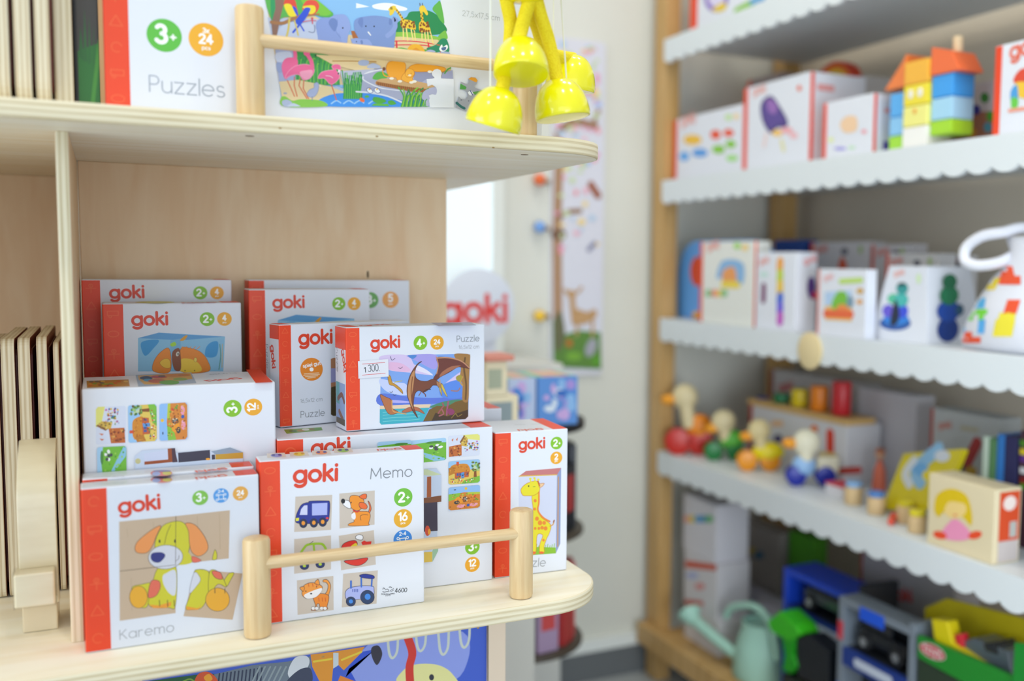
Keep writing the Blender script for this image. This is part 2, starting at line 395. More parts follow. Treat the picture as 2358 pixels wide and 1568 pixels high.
def face_of(w, h, d, which):
    return {'front': ((0, 0, 0), (1, 0, 0), (0, 0, 1), (0, -1, 0)), 'top': ((0, 0, h), (1, 0, 0), (0, 1, 0), (0, 0, 1)),
            'left': ((0, d, 0), (0, -1, 0), (0, 0, 1), (-1, 0, 0)), 'right': ((w, 0, 0), (0, 1, 0), (0, 0, 1), (1, 0, 0))}[which]
def carton(name, label, loc, rz, w, h, d, band=0.0, topband=True, leftpanel=None, group=None, cat='box', card=None, rightband=False, bandmat=None, icons=True):
    """a printed card box: bevelled white carton with its coloured spine wrap"""
    r = thing(name, label, cat, loc, rz, group)
    b = MB(); b.box(0, w, 0, d, 0, h, card or CARD); b.build('carton', r, bevel=min(.0016, d*.05), seg=2)
    if band:
        bm_ = bandmat or ORANGE
        s = MB(); e = .00005; i = .0012
        s.face([(-e+i, -e, i), (band, -e, i), (band, -e, h-i), (-e+i, -e, h-i)], bm_)
        if leftpanel is None:
            s.face([(-e, d-i, i), (-e, i, i), (-e, i, h-i), (-e, d-i, h-i)], bm_)
        else:
            for q0, q1 in ((leftpanel, h-i),):
                s.face([(-e, d-i, q0), (-e, i, q0), (-e, i, q1), (-e, d-i, q1)], bm_)
        # the rounded front edge between spine and front
        s.face([(-e, i, i), (-e+i*.3, i*.3-e, i), (-e+i*.3, i*.3-e, h-i), (-e, i, h-i)], bm_)
        s.face([(-e+i*.3, i*.3-e, i), (-e+i, -e, i), (-e+i, -e, h-i), (-e+i*.3, i*.3-e, h-i)], bm_)
        o = s.build('spine_band', r); s = MB()
        if topband == 'left':
            s.face([(i, i, h+e), (band, i, h+e), (band, d-i, h+e), (i, d-i, h+e)], bm_)
        elif topband:
            s.face([(w-band, i, h+e), (w-i, i, h+e), (w-i, d-i, h+e), (w-band, d-i, h+e)], bm_)
        if s.f: s.build('end_strip', r)
        if rightband:
            s = MB(); s.face([(w+e, i, i), (w+e, rightband, i), (w+e, rightband, h-i), (w+e, i, h-i)], bm_); s.build('side_strip', r)
        if icons:
            A = Art(r, face_of(w, h, d, 'front'), lift=.00009); n = max(3, int(h/(band*1.05))); c = '#F4602F'
            for k_ in range(n):
                cx = band/2; cy = h*(k_+.5)/n; q = band*.26; lw = band*.05
                t = (k_*7+len(label)) % 5
                if t == 0: A.rawstroke(circle(cx, cy, q, q*.6)+[(cx+q, cy)], lw, c)
                elif t == 1: A.rawstroke([(cx-q, cy-q*.7), (cx+q, cy-q*.7), (cx, cy+q), (cx-q, cy-q*.7)], lw, c)
                elif t == 2: A.rawstroke([(cx-q, cy-q*.4), (cx-q, cy+q*.5), (cx+q, cy+q*.5), (cx+q, cy-q*.4), (cx-q, cy-q*.4)], lw, c); A.rawstroke(circle(cx-q*.5, cy-q*.6, q*.25)+[(cx-q*.25, cy-q*.6)], lw, c)
                elif t == 3: A.rawstroke([(cx-q, cy), (cx+q, cy)], lw, c); A.rawstroke([(cx, cy-q), (cx, cy+q*.8)], lw, c); A.rawstroke(circle(cx, cy+q*.6, q*.4)+[(cx+q*.4, cy+q*.6)], lw, c)
                else: A.rawstroke(circle(cx, cy, q*.8, q*.8, 16, 20, 300), lw, c)
            A.build('spine_icons')
    r['dims'] = (w, h, d)
    return r
def art(r, which='front', zoom=None, lift=.00008):
    w, h, d = r['dims']
    return Art(r, face_of(w, h, d, which), zoom, lift)
LOGO = '#E0401F'; GREY = '#8E9096'; GREEN = '#86C122'; AMBER = '#F0AA1E'
# ---------------------------------------------------------------- the room
YW = 2.636       # back wall
XW = 1.985       # wall behind the rack on the right
WALL = noisy('painted_wall', '#DCDCD2', '#E0E0D7', (3, 3, 3), 3, 0.7)
WALLR = noisy('painted_wall_taupe', '#D6CAB8', '#DBD0BE', (3, 3, 3), 3, 0.75)
FLOOR = noisy('floor_tile', '#B4BABC', '#C6CBCC', (2, 2, 2), 4, 0.35)
b = MB(); b.box(-3.0, 4.0, -3.0, YW+.1, -.05, 0, FLOOR); tag(b.build('floor'), kind='structure')
b = MB(); b.box(-3.0, XW+.1, YW, YW+.1, 0, 2.9, WALL); tag(b.build('wall_back'), kind='structure')
b = MB(); b.box(XW, XW+.1, .35, YW, 0, 2.9, WALLR); tag(b.build('wall_right'), kind='structure')
b = MB(); b.box(-3.0, 4.0, -3.0, YW+.1, 2.9, 2.95, M('#F2F2EE', .8)); tag(b.build('ceiling'), kind='structure')
b = MB(); b.box(-3.0, XW-.002, YW-.016, YW-.0005, .0, .092, M('#6C7073', .5)); b.box(-3.0, XW-.002, YW-.022, YW-.0005, .092, .128, M('#F0F4F1', .45))
tag(b.build('baseboard_back'), kind='structure')
b = MB(); b.box(XW-.016, XW-.0005, .36, YW-.03, 0, .1, M('#6C7073', .5)); tag(b.build('baseboard_right'), kind='structure')
# pale window at the left end of the back wall
wn = thing('window_1', None, None, (0.30, YW-.03, 0.95)); wn['kind'] = 'structure'
m = bpy.data.materials.new('daylit_blind'); m.use_nodes = True; bs = m.node_tree.nodes['Principled BSDF']
bs.inputs['Base Color'].default_value = hexc('#EAF6FC'); bs.inputs['Emission Color'].default_value = (.86, .95, 1, 1); bs.inputs['Emission Strength'].default_value = .30
b = MB(); b.box(0, .655, .012, .025, 0, 1.0, m); b.build('window_blind', wn)
b = MB()
for x0, x1, z0, z1 in ((-.03, 0, -.03, 1.03), (.655, .685, -.03, 1.03), (0, .655, -.03, 0), (0, .655, 1.0, 1.03)): b.box(x0, x1, 0, .029, z0, z1, M('#E6E9E4', .5))
b.build('window_frame', wn)

# ---------------------------------------------------------------- display unit in front (birch plywood)
ZL, ZU = 0.8472, 1.3943; T = 0.018; YF = 1.07; XR = 0.5535; YB = 1.93; XL = -0.62
unit = thing('display_shelf', 'pale birch plywood display unit with round-cornered shelves and dowel rails', 'shelf', (0, 0, 0))
def shelf_slab(z, name):
    r = .085
    poly = [(XL, YF)]+[(XR-r+r*math.sin(math.radians(a)), YF+r-r*math.cos(math.radians(a))) for a in range(0, 91, 5)]
    poly += [(XR-r+r*math.cos(math.radians(a)), YB-r+r*math.sin(math.radians(a))) for a in range(0, 91, 6)]+[(XL, YB)]
    mb = MB(); n = len(poly); e = .0022; c = .28
    # softened top/bottom rims
    def off(d):
        cx, cy = (XL+XR)/2, (YF+YB)/2; out = []
        for i, (x, y) in enumerate(poly):
            a = poly[i-1]; q = poly[(i+1) % n]; tx, ty = q[0]-a[0], q[1]-a[1]; l = math.hypot(tx, ty); out.append((x-ty/l*d, y+tx/l*d))
        return out
    p1 = off(e*c); p2 = off(e)
    prof = [(p2, -T), (p1, -T+e*c), (poly, -T+e), (poly, -e), (p1, -e*c), (p2, 0)]
    rr = [[(x, y, zz) for x, y in pp] for pp, zz in prof]
    mb.rings(rr, EDGEZ, smooth=True, capmat=PLYX)
    o = mb.build(name, unit, loc=(0, 0, z), smooth_angle=30)
    # knots and pin marks on the ply edge / underside
    return o
sh_u = shelf_slab(ZU, 'shelf'); sh_l = shelf_slab(ZL, 'shelf'); sh_b = shelf_slab(.40, 'shelf')
def panel(name, x0, x1, y0, y1, z0, z1, mat, mats=None):
    mb = MB(); mb.box(x0, x1, y0, y1, z0, z1, mat, mats); return mb.build(name, unit, bevel=.0012)
UPX0, UPX1 = -.0412, -.0292
for z0, z1 in ((ZL, ZU-T), (ZU, 1.85), (.40, ZL-T)):
    yy = 1.160 if z0 != ZU else 1.128
    xs = (UPX0, UPX1) if z0 != ZU else (-.0385, -.0225)
    panel('upright', xs[0], xs[1], yy, YB-.04, z0, z1, PLYB, {'f': EDGEX})
for z0, z1 in ((ZL, ZU-T), (.40, ZL-T)):
    panel('back_panel', UPX1+.0012, .474, 1.502, 1.514, z0, z1, PLYB)
    panel('back_panel', XL, UPX0, 1.815, 1.827, z0, z1, PLYB)
panel('back_panel', -.0225, .474, 1.502, 1.514, ZU, 1.85, PLYB)
panel('back_panel', XL, -.0385, 1.815, 1.827, ZU, 1.85, PLYB)
panel('base_plinth', -.5, .47, 1.16, 1.86, 0, .40-T, PLYB)
for z0, z1 in ((ZL, ZU-T), (ZU, 1.85), (.40, ZL-T)): panel('light_shield_panel', XL+.001, XL+.013, 1.160, YB-.04, z0, z1, PLYB, {'f': EDGEX})  # unseen end panel, added to keep side daylight out of the left compartment
panel('riser_block', -.02, .385, 1.36, 1.495, ZL, ZL+.1695, PLYB)
def rail(z, px_l, px_r, top_l, rod_l, rod_r):
    yc = 1.1005; r = .0141
    xs = []
    for u in (px_l, px_r):
        p = on(u, 1300 if z < 1.2 else 200, 'Y', yc-.004); xs.append(p.x)
    ztop = on(px_l, top_l, 'Y', yc).z
    for x in xs:
        mb = MB(); mb.cyl((0, 0, 0), (0, 0, ztop-z), r, BEECH, 32, rim=.004)
        mb.build('guard_post', unit, loc=(x, yc, z))
    z0 = on(px_l+33, rod_l, 'Y', yc-.006).z; z1 = on(px_r-25, rod_r, 'Y', yc-.006).z; zc = (z0+z1)/2
    mb = MB(); L = xs[1]-xs[0]
    mb.cyl((.004, 0, 0), (L-.004, 0, 0), .0069, BEECHX, 24)
    o = mb.build('guard_rod', unit, loc=(xs[0], yc-.0045, zc))
    mb = MB(); mb.cyl((0, 0, 0), (.0005, 0, 0), .0078, M('#6B4E2C', .7), 24)
    print('rail', z, xs, ztop, z0, z1)
rail(ZL, 592, 1203, 1236, 1296, 1230)
rail(ZU, 578, 1212, 14, 98, 151)
# recessed screw heads under the upper shelf and the dark knot on the back panel
for u, v in ((575, 313), (1208, 356)):
    p = on(u, v, 'Z', ZU-T); mb = MB(); mb.cyl((p.x, p.y, ZU-T-.0003), (p.x, p.y, ZU-T+.002), .0045, M('#7A6548', .6), 20); mb.build('screw_head', unit)
p = on(847, 632, 'Y', 1.502); mb = MB(); mb.ball((p.x, 1.502, p.z), (.0016, .0004, .006), M('#4A3A26', .7), 12); mb.build('wood_knot', unit)
for u, v in ((645, 295), (868, 314), (1136, 340), (1101, 1446), (744, 1512)):
    p = on(u, v, 'Y', YF); mb = MB(); mb.ball((p.x, YF, p.z), (.0016, .0003, .0010), M('#9A7A48', .7), 10); mb.build('wood_knot', unit)
# ================================================================ boxes on the display shelves
# ---- two shrink-wrapped dog puzzle boxes
def film(r, w, h, d):
    """clear shrink film: a thin skin just off the carton, with a folded seam ridge"""
    if 'shrink_film_material' not in _mats:
        m = bpy.data.materials.new('shrink_film'); m.use_nodes = True; nt = m.node_tree
        for n in list(nt.nodes): nt.nodes.remove(n)
        out = nt.nodes.new('ShaderNodeOutputMaterial'); tr = nt.nodes.new('ShaderNodeBsdfTransparent'); gl = nt.nodes.new('ShaderNodeBsdfGlossy'); mx = nt.nodes.new('ShaderNodeMixShader')
        gl.inputs['Roughness'].default_value = .16; fr = nt.nodes.new('ShaderNodeFresnel'); fr.inputs['IOR'].default_value = 1.22
        ns = nt.nodes.new('ShaderNodeTexNoise'); ns.inputs['Scale'].default_value = 22; ns.inputs['Distortion'].default_value = 2.5
        tc = nt.nodes.new('ShaderNodeTexCoord'); bp = nt.nodes.new('ShaderNodeBump'); bp.inputs['Strength'].default_value = .35; bp.inputs['Distance'].default_value = .004
        L = nt.links.new; L(tc.outputs['Object'], ns.inputs['Vector']); L(ns.outputs[0], bp.inputs['Height']); L(bp.outputs[0], gl.inputs['Normal']); L(bp.outputs[0], fr.inputs['Normal'])
        ad = nt.nodes.new('ShaderNodeMath'); ad.operation = 'MULTIPLY'; ad.inputs[1].default_value = .45; L(fr.outputs[0], ad.inputs[0])
        L(ad.outputs[0], mx.inputs[0]); L(tr.outputs[0], mx.inputs[1]); L(gl.outputs[0], mx.inputs[2]); L(mx.outputs[0], out.inputs[0])
        _mats['shrink_film_material'] = m
    m = _mats['shrink_film_material']
    mb = MB(); e = .0011
    mb.box(-e, w+e, -e, d*.97, .0003, h+e, m)
    return mb.build('shrink_film', r, bevel=.0022)
def karemo(name, label, x, y, rz, w, h, d, front):
    r = carton(name, label, (x, y, ZL), math.radians(rz), w, h, d, band=.0232, group='dog puzzle boxes in film')
    a = art(r, 'top', (150, 830, 4.716))
    Y = 0 if front else -72
    a.text('goki', (1745, 1240+Y), (1420, 1268+Y), '#EC7A68', .15, .18); a.build('logo')
    a.ell(1045, 1295+Y, 118, 32, '#E8837A'); a.ell(990, 1302+Y, 46, 22, '#A8B8EC'); a.ell(1105, 1296+Y, 48, 20, '#D8D36A'); a.ell(1050, 1272+Y, 100, 10, '#8E8FC0'); a.build('printed_picture')
    a.text('Karemo', (640, 1322+Y), (310, 1336+Y), '#B9BCC2', .06); a.build('title_lettering')
    if front:
        a = art(r, 'front', (150, 1000, 2.958)); TAN = '#CDB398'; LN = '#55402E'; YL = '#D6CE2C'; OR = '#EFA02E'; PK = '#E87058'; EAR = '#F09A54'
        a.poly([(368, 595), (752, 557), (1122, 517), (1114, 845), (755, 885), (752, 1217), (372, 1270)], TAN)
        for q in ((420, 640, 700), (600, 600, 690), (900, 560, 800), (1050, 540, 780), (450, 980, 1200)): a.line([(q[0], q[1]), (q[0]+6, q[2])], 6, '#C4A98C')
        a.blob([(1003, 852), (1014, 800), (1022, 786), (1034, 815), (1030, 850)], YL, LN)
        a.blob([(640, 905), (752, 890), (752, 1165), (700, 1180), (600, 1180), (566, 1150), (578, 1080), (600, 990)], YL, LN)
        a.blob([(455, 1045), (520, 1022), (590, 1015), (575, 1090), (560, 1170), (520, 1180), (470, 1140)], YL, LN)
        a.ell(500, 1108, 62, 76, '#EDAF2C', 0, LN)
        a.blob([(752, 930), (690, 945), (664, 968), (672, 1025), (712, 1085), (752, 1085)], '#DCDCE6')
        a.blob([(592, 995), (640, 1000), (648, 1045), (618, 1100), (568, 1112), (570, 1050)], PK, LN)
        a.poly([(575, 1160), (640, 1165), (722, 1140), (722, 1165), (690, 1182), (600, 1184)], OR)
        for x in (642, 697, 742): a.line([(x, 1130), (x+2, 1170)], 5, LN)
        a.blob([(652, 640), (712, 600), (790, 594), (835, 640), (850, 740), (828, 830), (770, 880), (660, 850), (610, 760)], YL, LN)
        a.blob([(756, 885), (830, 800), (862, 872)], YL)
        a.ell(684, 836, 118, 82, '#DAD9E2', -4, LN)
        a.blob([(584, 830), (600, 808), (660, 806), (680, 828), (650, 866), (620, 872), (592, 858)], '#2E3280', '#23265E')
        a.ell(643, 728, 6, 12, '#2A2020'); a.ell(748, 727, 6, 12, '#2A2020')
        a.blob([(652, 622), (590, 650), (500, 722), (475, 772), (492, 806), (556, 806), (596, 757), (622, 690)], EAR, LN)
        a.blob([(820, 606), (884, 616), (946, 690), (974, 762), (956, 806), (906, 830), (862, 800), (846, 740), (840, 660)], EAR, LN)
        a.blob([(862, 832), (900, 840), (926, 862), (872, 872)], PK, LN, 2)
        a.line([(720, 615), (695, 670), (676, 748)], 3, LN); a.line([(776, 825), (770, 850), (750, 862)], 3, LN)
        a.line([(754, 557), (752, 885)], 3, '#5E4B3A', False); a.line([(372, 932), (755, 888)], 3, '#5E4B3A', False)
        # the loose fourth tile
        a.poly([(885, 920), (1207, 948), (1140, 1262), (806, 1238)], TAN)
        a.blob([(1150, 945), (1128, 990), (1100, 1036), (1082, 1000), (1105, 960), (1122, 944)], YL, LN)
        a.blob([(885, 926), (970, 930), (988, 1000), (978, 1090), (930, 1180), (860, 1195), (820, 1185), (845, 1110), (880, 1000)], YL, LN)
        a.blob([(880, 940), (922, 985), (898, 1030), (846, 1080)], '#DCDCE6', LN, 2)
        a.blob([(985, 932), (1050, 940), (1085, 1000), (1095, 1040), (1040, 1020), (980, 1085)], YL, LN)
        a.blob([(1000, 932), (1056, 940), (1070, 986), (1022, 976)], PK, LN)
        a.ell(1038, 1125, 82, 80, '#EDAF2C', 0, LN)
        a.poly([(822, 1170), (900, 1185), (930, 1165), (905, 1194), (830, 1196)], OR)
        for x in (1020, 1088): a.line([(x, 1050), (x, 1080)], 5, LN)
        a.build('printed_picture')
        a.text('goki', (372, 535), (640, 502), LOGO, .165, .18); a.build('logo')
        a.text('Karemo', (374, 1398), (740, 1342), '#A9ACB2', .06); a.build('title_lettering')
        a.badge(920, 432, 54, '#86C44A', '3+'); a.build('age_badge')
        a.players(1062, 417, 53, '#58A0E4'); a.build('player_badge')
        a.badge(1194, 403, 52, '#EDAE4A', '24', 'pcs'); a.build('piece_badge')
    film(r, w, h, d)
    return r
karemo('puzzle_box', 'shrink-wrapped white box with yellow dog picture, at the front left beside the dowel post', -.0272, 1.1215, 1.0, .1706, .1705, .0300, True)
karemo('puzzle_box', 'second shrink-wrapped dog puzzle box, only its top showing behind the front one', -.0262, 1.1545, .4, .1690, .1735, .0312, False)

# ---- memory game box
memo = carton('memory_game_box', 'white box with six animal and vehicle tiles behind the lower dowel rail', (.1452, 1.1300, ZL), 0, .1835, .1835, .031, band=.0215)
a = art(memo, 'front', (560, 1000, 3.136)); TL_ = '#CFC2B6'; NV = '#1E2F94'; LB = '#AEB6EE'; IK = '#2A2030'
for P in (((377, 450), (643, 437), (634, 690), (368, 705)), ((694, 428), (950, 406), (948, 652), (696, 680)), ((368, 757), (634, 730), (634, 975), (368, 1007)),
          ((690, 733), (943, 692), (958, 940), (708, 982)), ((388, 1055), (651, 1022), (653, 1268), (393, 1304)), ((722, 1008), (972, 982), (963, 1222), (712, 1250))):
    a.poly(P, TL_)
# lorry
a.blob([(382, 636), (380, 600), (392, 560), (420, 510), (455, 494), (474, 492), (484, 482), (600, 480), (624, 490), (624, 560), (612, 625), (560, 640), (440, 645)], NV, IK, 4)
a.poly([(408, 582), (418, 540), (440, 514), (464, 512), (463, 582)], '#CFD2F2'); a.poly([(497, 500), (608, 494), (606, 582), (497, 586)], LB)
a.poly([(380, 605), (403, 602), (402, 624), (380, 627)], '#E8E23A'); a.poly([(598, 598), (616, 598), (616, 612), (598, 612)], '#E03A3A')
for x, y in ((434, 643), (510, 640), (574, 634)): a.ell(x, y, 28, 32, '#1C2B50', 0, IK); a.ell(x, y-2, 13, 15, '#F09A30')
# dog
a.blob([(900, 480), (916, 500), (924, 540), (910, 570), (906, 556), (912, 520)], '#EE6A2C', IK)
a.blob([(792, 560), (860, 556), (905, 560), (918, 590), (906, 640), (900, 658), (770, 660), (764, 645), (800, 630), (790, 600)], '#F29324', IK)
a.blob([(784, 575), (806, 565), (812, 600), (800, 616), (782, 600)], '#F0EEF4')
a.blob([(770, 455), (800, 440), (850, 452), (872, 480), (866, 520), (836, 548), (800, 545), (775, 520)], '#F29324', IK)
a.blob([(722, 478), (762, 480), (776, 510), (774, 534), (750, 530), (720, 505)], '#F2F0F6', IK); a.ell(721, 482, 15, 18, '#15151C')
a.blob([(838, 450), (866, 432), (890, 434), (888, 462), (862, 466)], '#EE6A2C', IK); a.blob([(842, 492), (876, 496), (896, 520), (884, 540), (848, 532), (836, 512)], '#EE6A2C', IK)
a.line([(795, 548), (820, 560), (838, 552)], 9, '#D8322C'); a.ell(779, 492, 4, 6, IK); a.line([(850, 620), (846, 590), (870, 580), (900, 582)], 3, IK)
# car
a.line([(412, 862), (440, 820), (470, 796), (560, 790), (590, 815), (602, 850)], 17, '#9CC32E'); a.line([(508, 795), (514, 850)], 14, '#9CC32E')
a.poly([(412, 860), (604, 838), (606, 920), (412, 940)], '#9CC32E')
for x, y in ((442, 950), (556, 938)): a.ell(x, y, 32, 27, '#1F2E66', 0, IK); a.ell(x, y, 12, 10, '#B8D23A')
a.line([(480, 790), (505, 772)], 3, IK)
# steam boat
a.blob([(712, 820), (725, 790), (770, 770), (812, 768), (822, 800), (770, 812)], '#E02E24', IK); a.blob([(775, 812), (812, 785), (822, 806)], '#E8D02C')
a.poly([(852, 780), (874, 766), (888, 775), (926, 772), (922, 796), (862, 800)], '#E02E24'); a.blob([(728, 915), (800, 905), (896, 892), (880, 925), (830, 948), (770, 940)], '#E0301F', IK)
a.blob([(812, 738), (834, 724), (862, 732), (862, 758), (840, 762), (816, 754)], '#F2F2F8', IK, 3)
# cat
a.blob([(606, 1180), (626, 1130), (630, 1085), (606, 1050), (580, 1050), (576, 1064), (598, 1070), (612, 1090), (606, 1130), (584, 1165)], '#F29A3A', IK)
a.blob([(506, 1170), (560, 1150), (612, 1160), (618, 1190), (606, 1240), (608, 1262), (560, 1266), (548, 1225), (530, 1230), (536, 1266), (492, 1270), (500, 1252), (522, 1240)], '#F08A24', IK)
a.blob([(440, 1090), (480, 1072), (530, 1076), (570, 1100), (560, 1140), (520, 1176), (460, 1186), (426, 1160), (428, 1120)], '#F29A3A', IK)
a.blob([(408, 1108), (440, 1100), (434, 1134)], '#F29A3A', IK); a.blob([(516, 1074), (540, 1046), (550, 1086)], '#F29A3A', IK)
a.blob([(440, 1160), (500, 1130), (566, 1110), (560, 1140), (520, 1176), (462, 1186)], '#F2EEF0'); a.ell(490, 1150, 8, 6, IK); a.ell(452, 1132, 4, 5, IK); a.ell(530, 1100, 4, 5, IK)
for q in (470, 500, 528): a.line([(q, 1078), (q+4, 1098)], 5, '#D85A1C')
for q in (545, 570, 592): a.line([(q, 1180), (q+3, 1205)], 5, '#D85A1C')
for q in (505, 530, 566, 590): a.ell(q, 1256, 14, 12, '#F2EEF0', 0, IK, 2)
# tractor
a.blob([(742, 1130), (770, 1108), (840, 1095), (930, 1096), (944, 1120), (930, 1170), (800, 1195), (748, 1190), (736, 1160)], LB, IK)
a.line([(853, 1100), (852, 1035)], 11, '#3A6CC8'); a.line([(926, 1095), (930, 1035)], 11, '#3A6CC8'); a.blob([(840, 1018), (880, 1008), (940, 1020), (938, 1042), (860, 1034)], NV, IK)
a.line([(778, 1108), (778, 1060)], 13, '#3A6CC8')
for x in (790, 802, 814, 826): a.line([(x, 1118), (x, 1136)], 5, '#3A50B0')
a.ell(896, 1175, 50, 50, '#213A66', 0, IK); a.ell(898, 1172, 21, 22, '#3C8AE6'); a.ell(777, 1206, 34, 34, '#213A66', 0, IK); a.ell(777, 1206, 15, 15, '#3C8AE6')
a.build('printed_picture')
a.text('goki', (370, 345), (672, 328), LOGO, .165, .18); a.build('logo')
a.text('Memo', (920, 322), (1218, 302), '#7F828A', .062); a.build('title_lettering')
a.badge(1156, 455, 66, '#74BE3C', '2+'); a.build('age_badge'); a.badge(1154, 607, 66, '#EBAE2A', '16', 'pcs'); a.build('piece_badge'); a.players(1152, 757, 66, '#3C8AE0'); a.build('player_badge')
a.zoom(860, 1320, 22.4); q = '#23262E'
a.text('4600', (1110, 990), (1715, 960), q, .10, .12); a.text('Max & Losey', (395, 1120), (1085, 1070), q, .10, .10); a.text('TOYS', (610, 1185), (865, 1160), q, .12, .2)
a.line([(470, 945), (560, 970), (650, 950), (760, 930)], 30, q); a.line([(480, 830), (520, 750), (600, 820)], 26, q); a.line([(620, 860), (690, 810), (750, 830), (800, 940)], 22, q)
a.line([(800, 720), (860, 700), (940, 730)], 26, q); a.line([(850, 920), (930, 850), (1040, 780)], 22, q); a.line([(900, 940), (980, 900), (1050, 850)], 22, q)
a.build('price_stamp')
a = art(memo, 'top', (560, 1000, 3.136))
for x, y, c in ((240, 153, '#8C94D8'), (405, 143, '#E6D24A'), (565, 133, '#EE8A4A'), (722, 117, '#8CC048')):
    a.poly([(x-65, y+18), (x-70, y-14), (x+58, y-20), (x+72, y+12)], '#DDD2C8'); a.ell(x, y, 42, 13, c); a.ell(x-22, y-3, 13, 7, '#2A3888' if c != '#E6D24A' else '#D8A020'); a.ell(x+24, y-5, 13, 7, '#2A3888' if c != '#E6D24A' else '#D8A020')
a.build('printed_picture'); a.text('goki', (1135, 100), (970, 108), '#E2553A', .16, .18); a.build('logo')

# ---- farm cube boxes (one on its side at the left, one upright behind the memory game)
def farm(a, P, kind):
    """small farmyard print in a quad P = tl,tr,br,bl (picture points)"""
    q = a.pts(P)
    def B(u, v):
        t = (q[0][0]*(1-u)+q[1][0]*u, q[0][1]*(1-u)+q[1][1]*u); o = (q[3][0]*(1-u)+q[2][0]*u, q[3][1]*(1-u)+q[2][1]*u)
        return (t[0]*(1-v)+o[0]*v, t[1]*(1-v)+o[1]*v)
    def pl(pp, c): a.raw([B(*p) for p in pp], c)
    def bl(pp, c): a.raw(smooth_closed([B(*p) for p in pp]), c)
    def el(x, y, rx, ry, c): a.raw([B(*p) for p in circle(x, y, rx, ry, 16)], c)
    R_ = rrect(0, 0, 1, 1, .07); rn = random.Random(kind)
    def specks(n, x0, x1, y0, y1, cs, r=.018):
        for _ in range(n):
            x = x0+rn.random()*(x1-x0); y = y0+rn.random()*(y1-y0); el(x, y, r*(.5+rn.random()), r*(.6+rn.random()*1.2), rn.choice(cs))
    if kind == 0:      # winter yard
        pl(R_, '#D9DEF0'); pl([(.45, .0), (.93, .0), (1, .07), (1, .3), (.6, .2)], '#E6E27A')
        pl([(0.02, .5), (.42, .42), (.42, .95), (.02, .98)], '#C86A2A'); pl([(.38, .3), (.5, .02), (.62, .2), (.58, .55), (.42, .5)], '#D9B24A'); pl([(.36, .32), (.5, .0), (.53, .06), (.4, .4)], '#8A5A28')
        for i in range(16): el(.58+rn.random()*.36, .3+rn.random()*.42, .028, .04, rn.choice(['#D84A5A', '#3A62B8', '#3E8A3C', '#C86AB0', '#E0B43A', '#7A4A2A']))
        for i in range(7): el(.05+rn.random()*.33, .58+rn.random()*.3, .03, .05, rn.choice(['#A84A1E', '#E8A850', '#8A3A18']))
        pl([(.1, .2), (.16, .12), (.14, .28)], '#D8703A'); pl([(.24, .2), (.30, .10), (.28, .26)], '#D8703A')
        specks(34, .5, .94, .3, .8, ['#3A3A4A', '#D84A5A', '#3E8A3C', '#8A5A2A', '#E8B84A', '#4A6AB0', '#F0F0F4']); specks(22, .04, .42, .5, .95, ['#8A3A18', '#A85A22', '#E0A050', '#5A3A22', '#D88A3A'], .02); specks(10, .4, .6, .1, .5, ['#B88A32', '#7A5A22', '#E8C868'], .02)
    elif kind == 1:    # thatched farmhouse
        pl(R_, '#9CC8F0'); pl([(0, .45), (1, .4), (1, .93), (.93, 1), (.07, 1), (0, .93)], '#E4C458'); pl([(.5, .85), (1, .7), (1, .93), (.93, 1), (.4, 1)], '#7EBE3A')
        bl([(.03, .5), (.1, .2), (.3, .14), (.6, .18), (.68, .5), (.4, .56)], '#D88A24'); pl([(.0, .3), (.14, .22), (.2, .52), (.02, .62)], '#C07A20')
        pl([(.2, .5), (.66, .48), (.64, .72), (.2, .76)], '#C8602A'); pl([(.4, .52), (.5, .5), (.5, .76), (.4, .77)], '#5A9AD8')
        for x in (.26, .34, .56): pl([(x, .54), (x+.06, .53), (x+.06, .64), (x, .65)], '#3A5A9A')
        for i in range(20): el(.76+rn.random()*.2, .1+rn.random()*.36, .04, .045, rn.choice(['#7EA84A', '#9ABE6A', '#5E8A3E', '#C8D8B0']))
        pl([(.82, .4), (.88, .4), (.9, .75), (.8, .75)], '#8A4E1E')
        for i in range(12): el(.1+rn.random()*.6, .78+rn.random()*.16, .025, .03, rn.choice(['#F4F0E0', '#E8D070', '#A86A2A', '#D84A3A']))
        pl([(.25, .04), (.33, .04), (.33, .2), (.25, .2)], '#D8502A')
        specks(26, .05, .66, .2, .5, ['#C87A1E', '#E0A03A', '#B86A18', '#D89028'], .022); specks(24, .05, .9, .72, .96, ['#8A5A22', '#F0E0B0', '#C84A2A', '#6A9A3A', '#3A5A8A', '#F4F0E4']); specks(20, .72, .98, .08, .5, ['#4E7A34', '#A8CC7A', '#6A4A2A', '#8AB05A'], .024); specks(8, .22, .64, .54, .72, ['#8A4A22', '#E8A850', '#2A3A6A'])
    elif kind == 2:    # tractor and pigs
        pl(R_, '#92BEF0'); pl([(0, .32), (.5, .26), (1, .32), (1, .93), (.93, 1), (.07, 1), (0, .93)], '#D8842C'); pl([(0, .3), (.4, .27), (.3, .5), (0, .6)], '#8AC03A'); pl([(.6, .27), (1, .3), (1, .4), (.6, .36)], '#B8C83A')
        bl([(.2, .62), (.26, .46), (.46, .44), (.56, .62), (.4, .72)], '#F09A24'); el(.52, .56, .08, .12, '#3A3E42'); el(.52, .56, .04, .06, '#8A8E92'); el(.26, .68, .09, .08, '#3A3E42')
        for x, y in ((.38, .86), (.78, .84)): el(x, y, .12, .08, '#EE9AB0'); el(x+.1, y-.02, .05, .05, '#F0A8BA')
        el(.62, .84, .05, .06, '#3A5AB0'); el(.55, .1, .045, .06, '#F0C030'); el(.2, .12, .04, .025, '#3A4A6A')
        for i in range(10): el(.7+rn.random()*.25, .42+rn.random()*.25, .03, .03, rn.choice(['#E8A850', '#B8601E', '#6A9A34', '#D83A2A']))
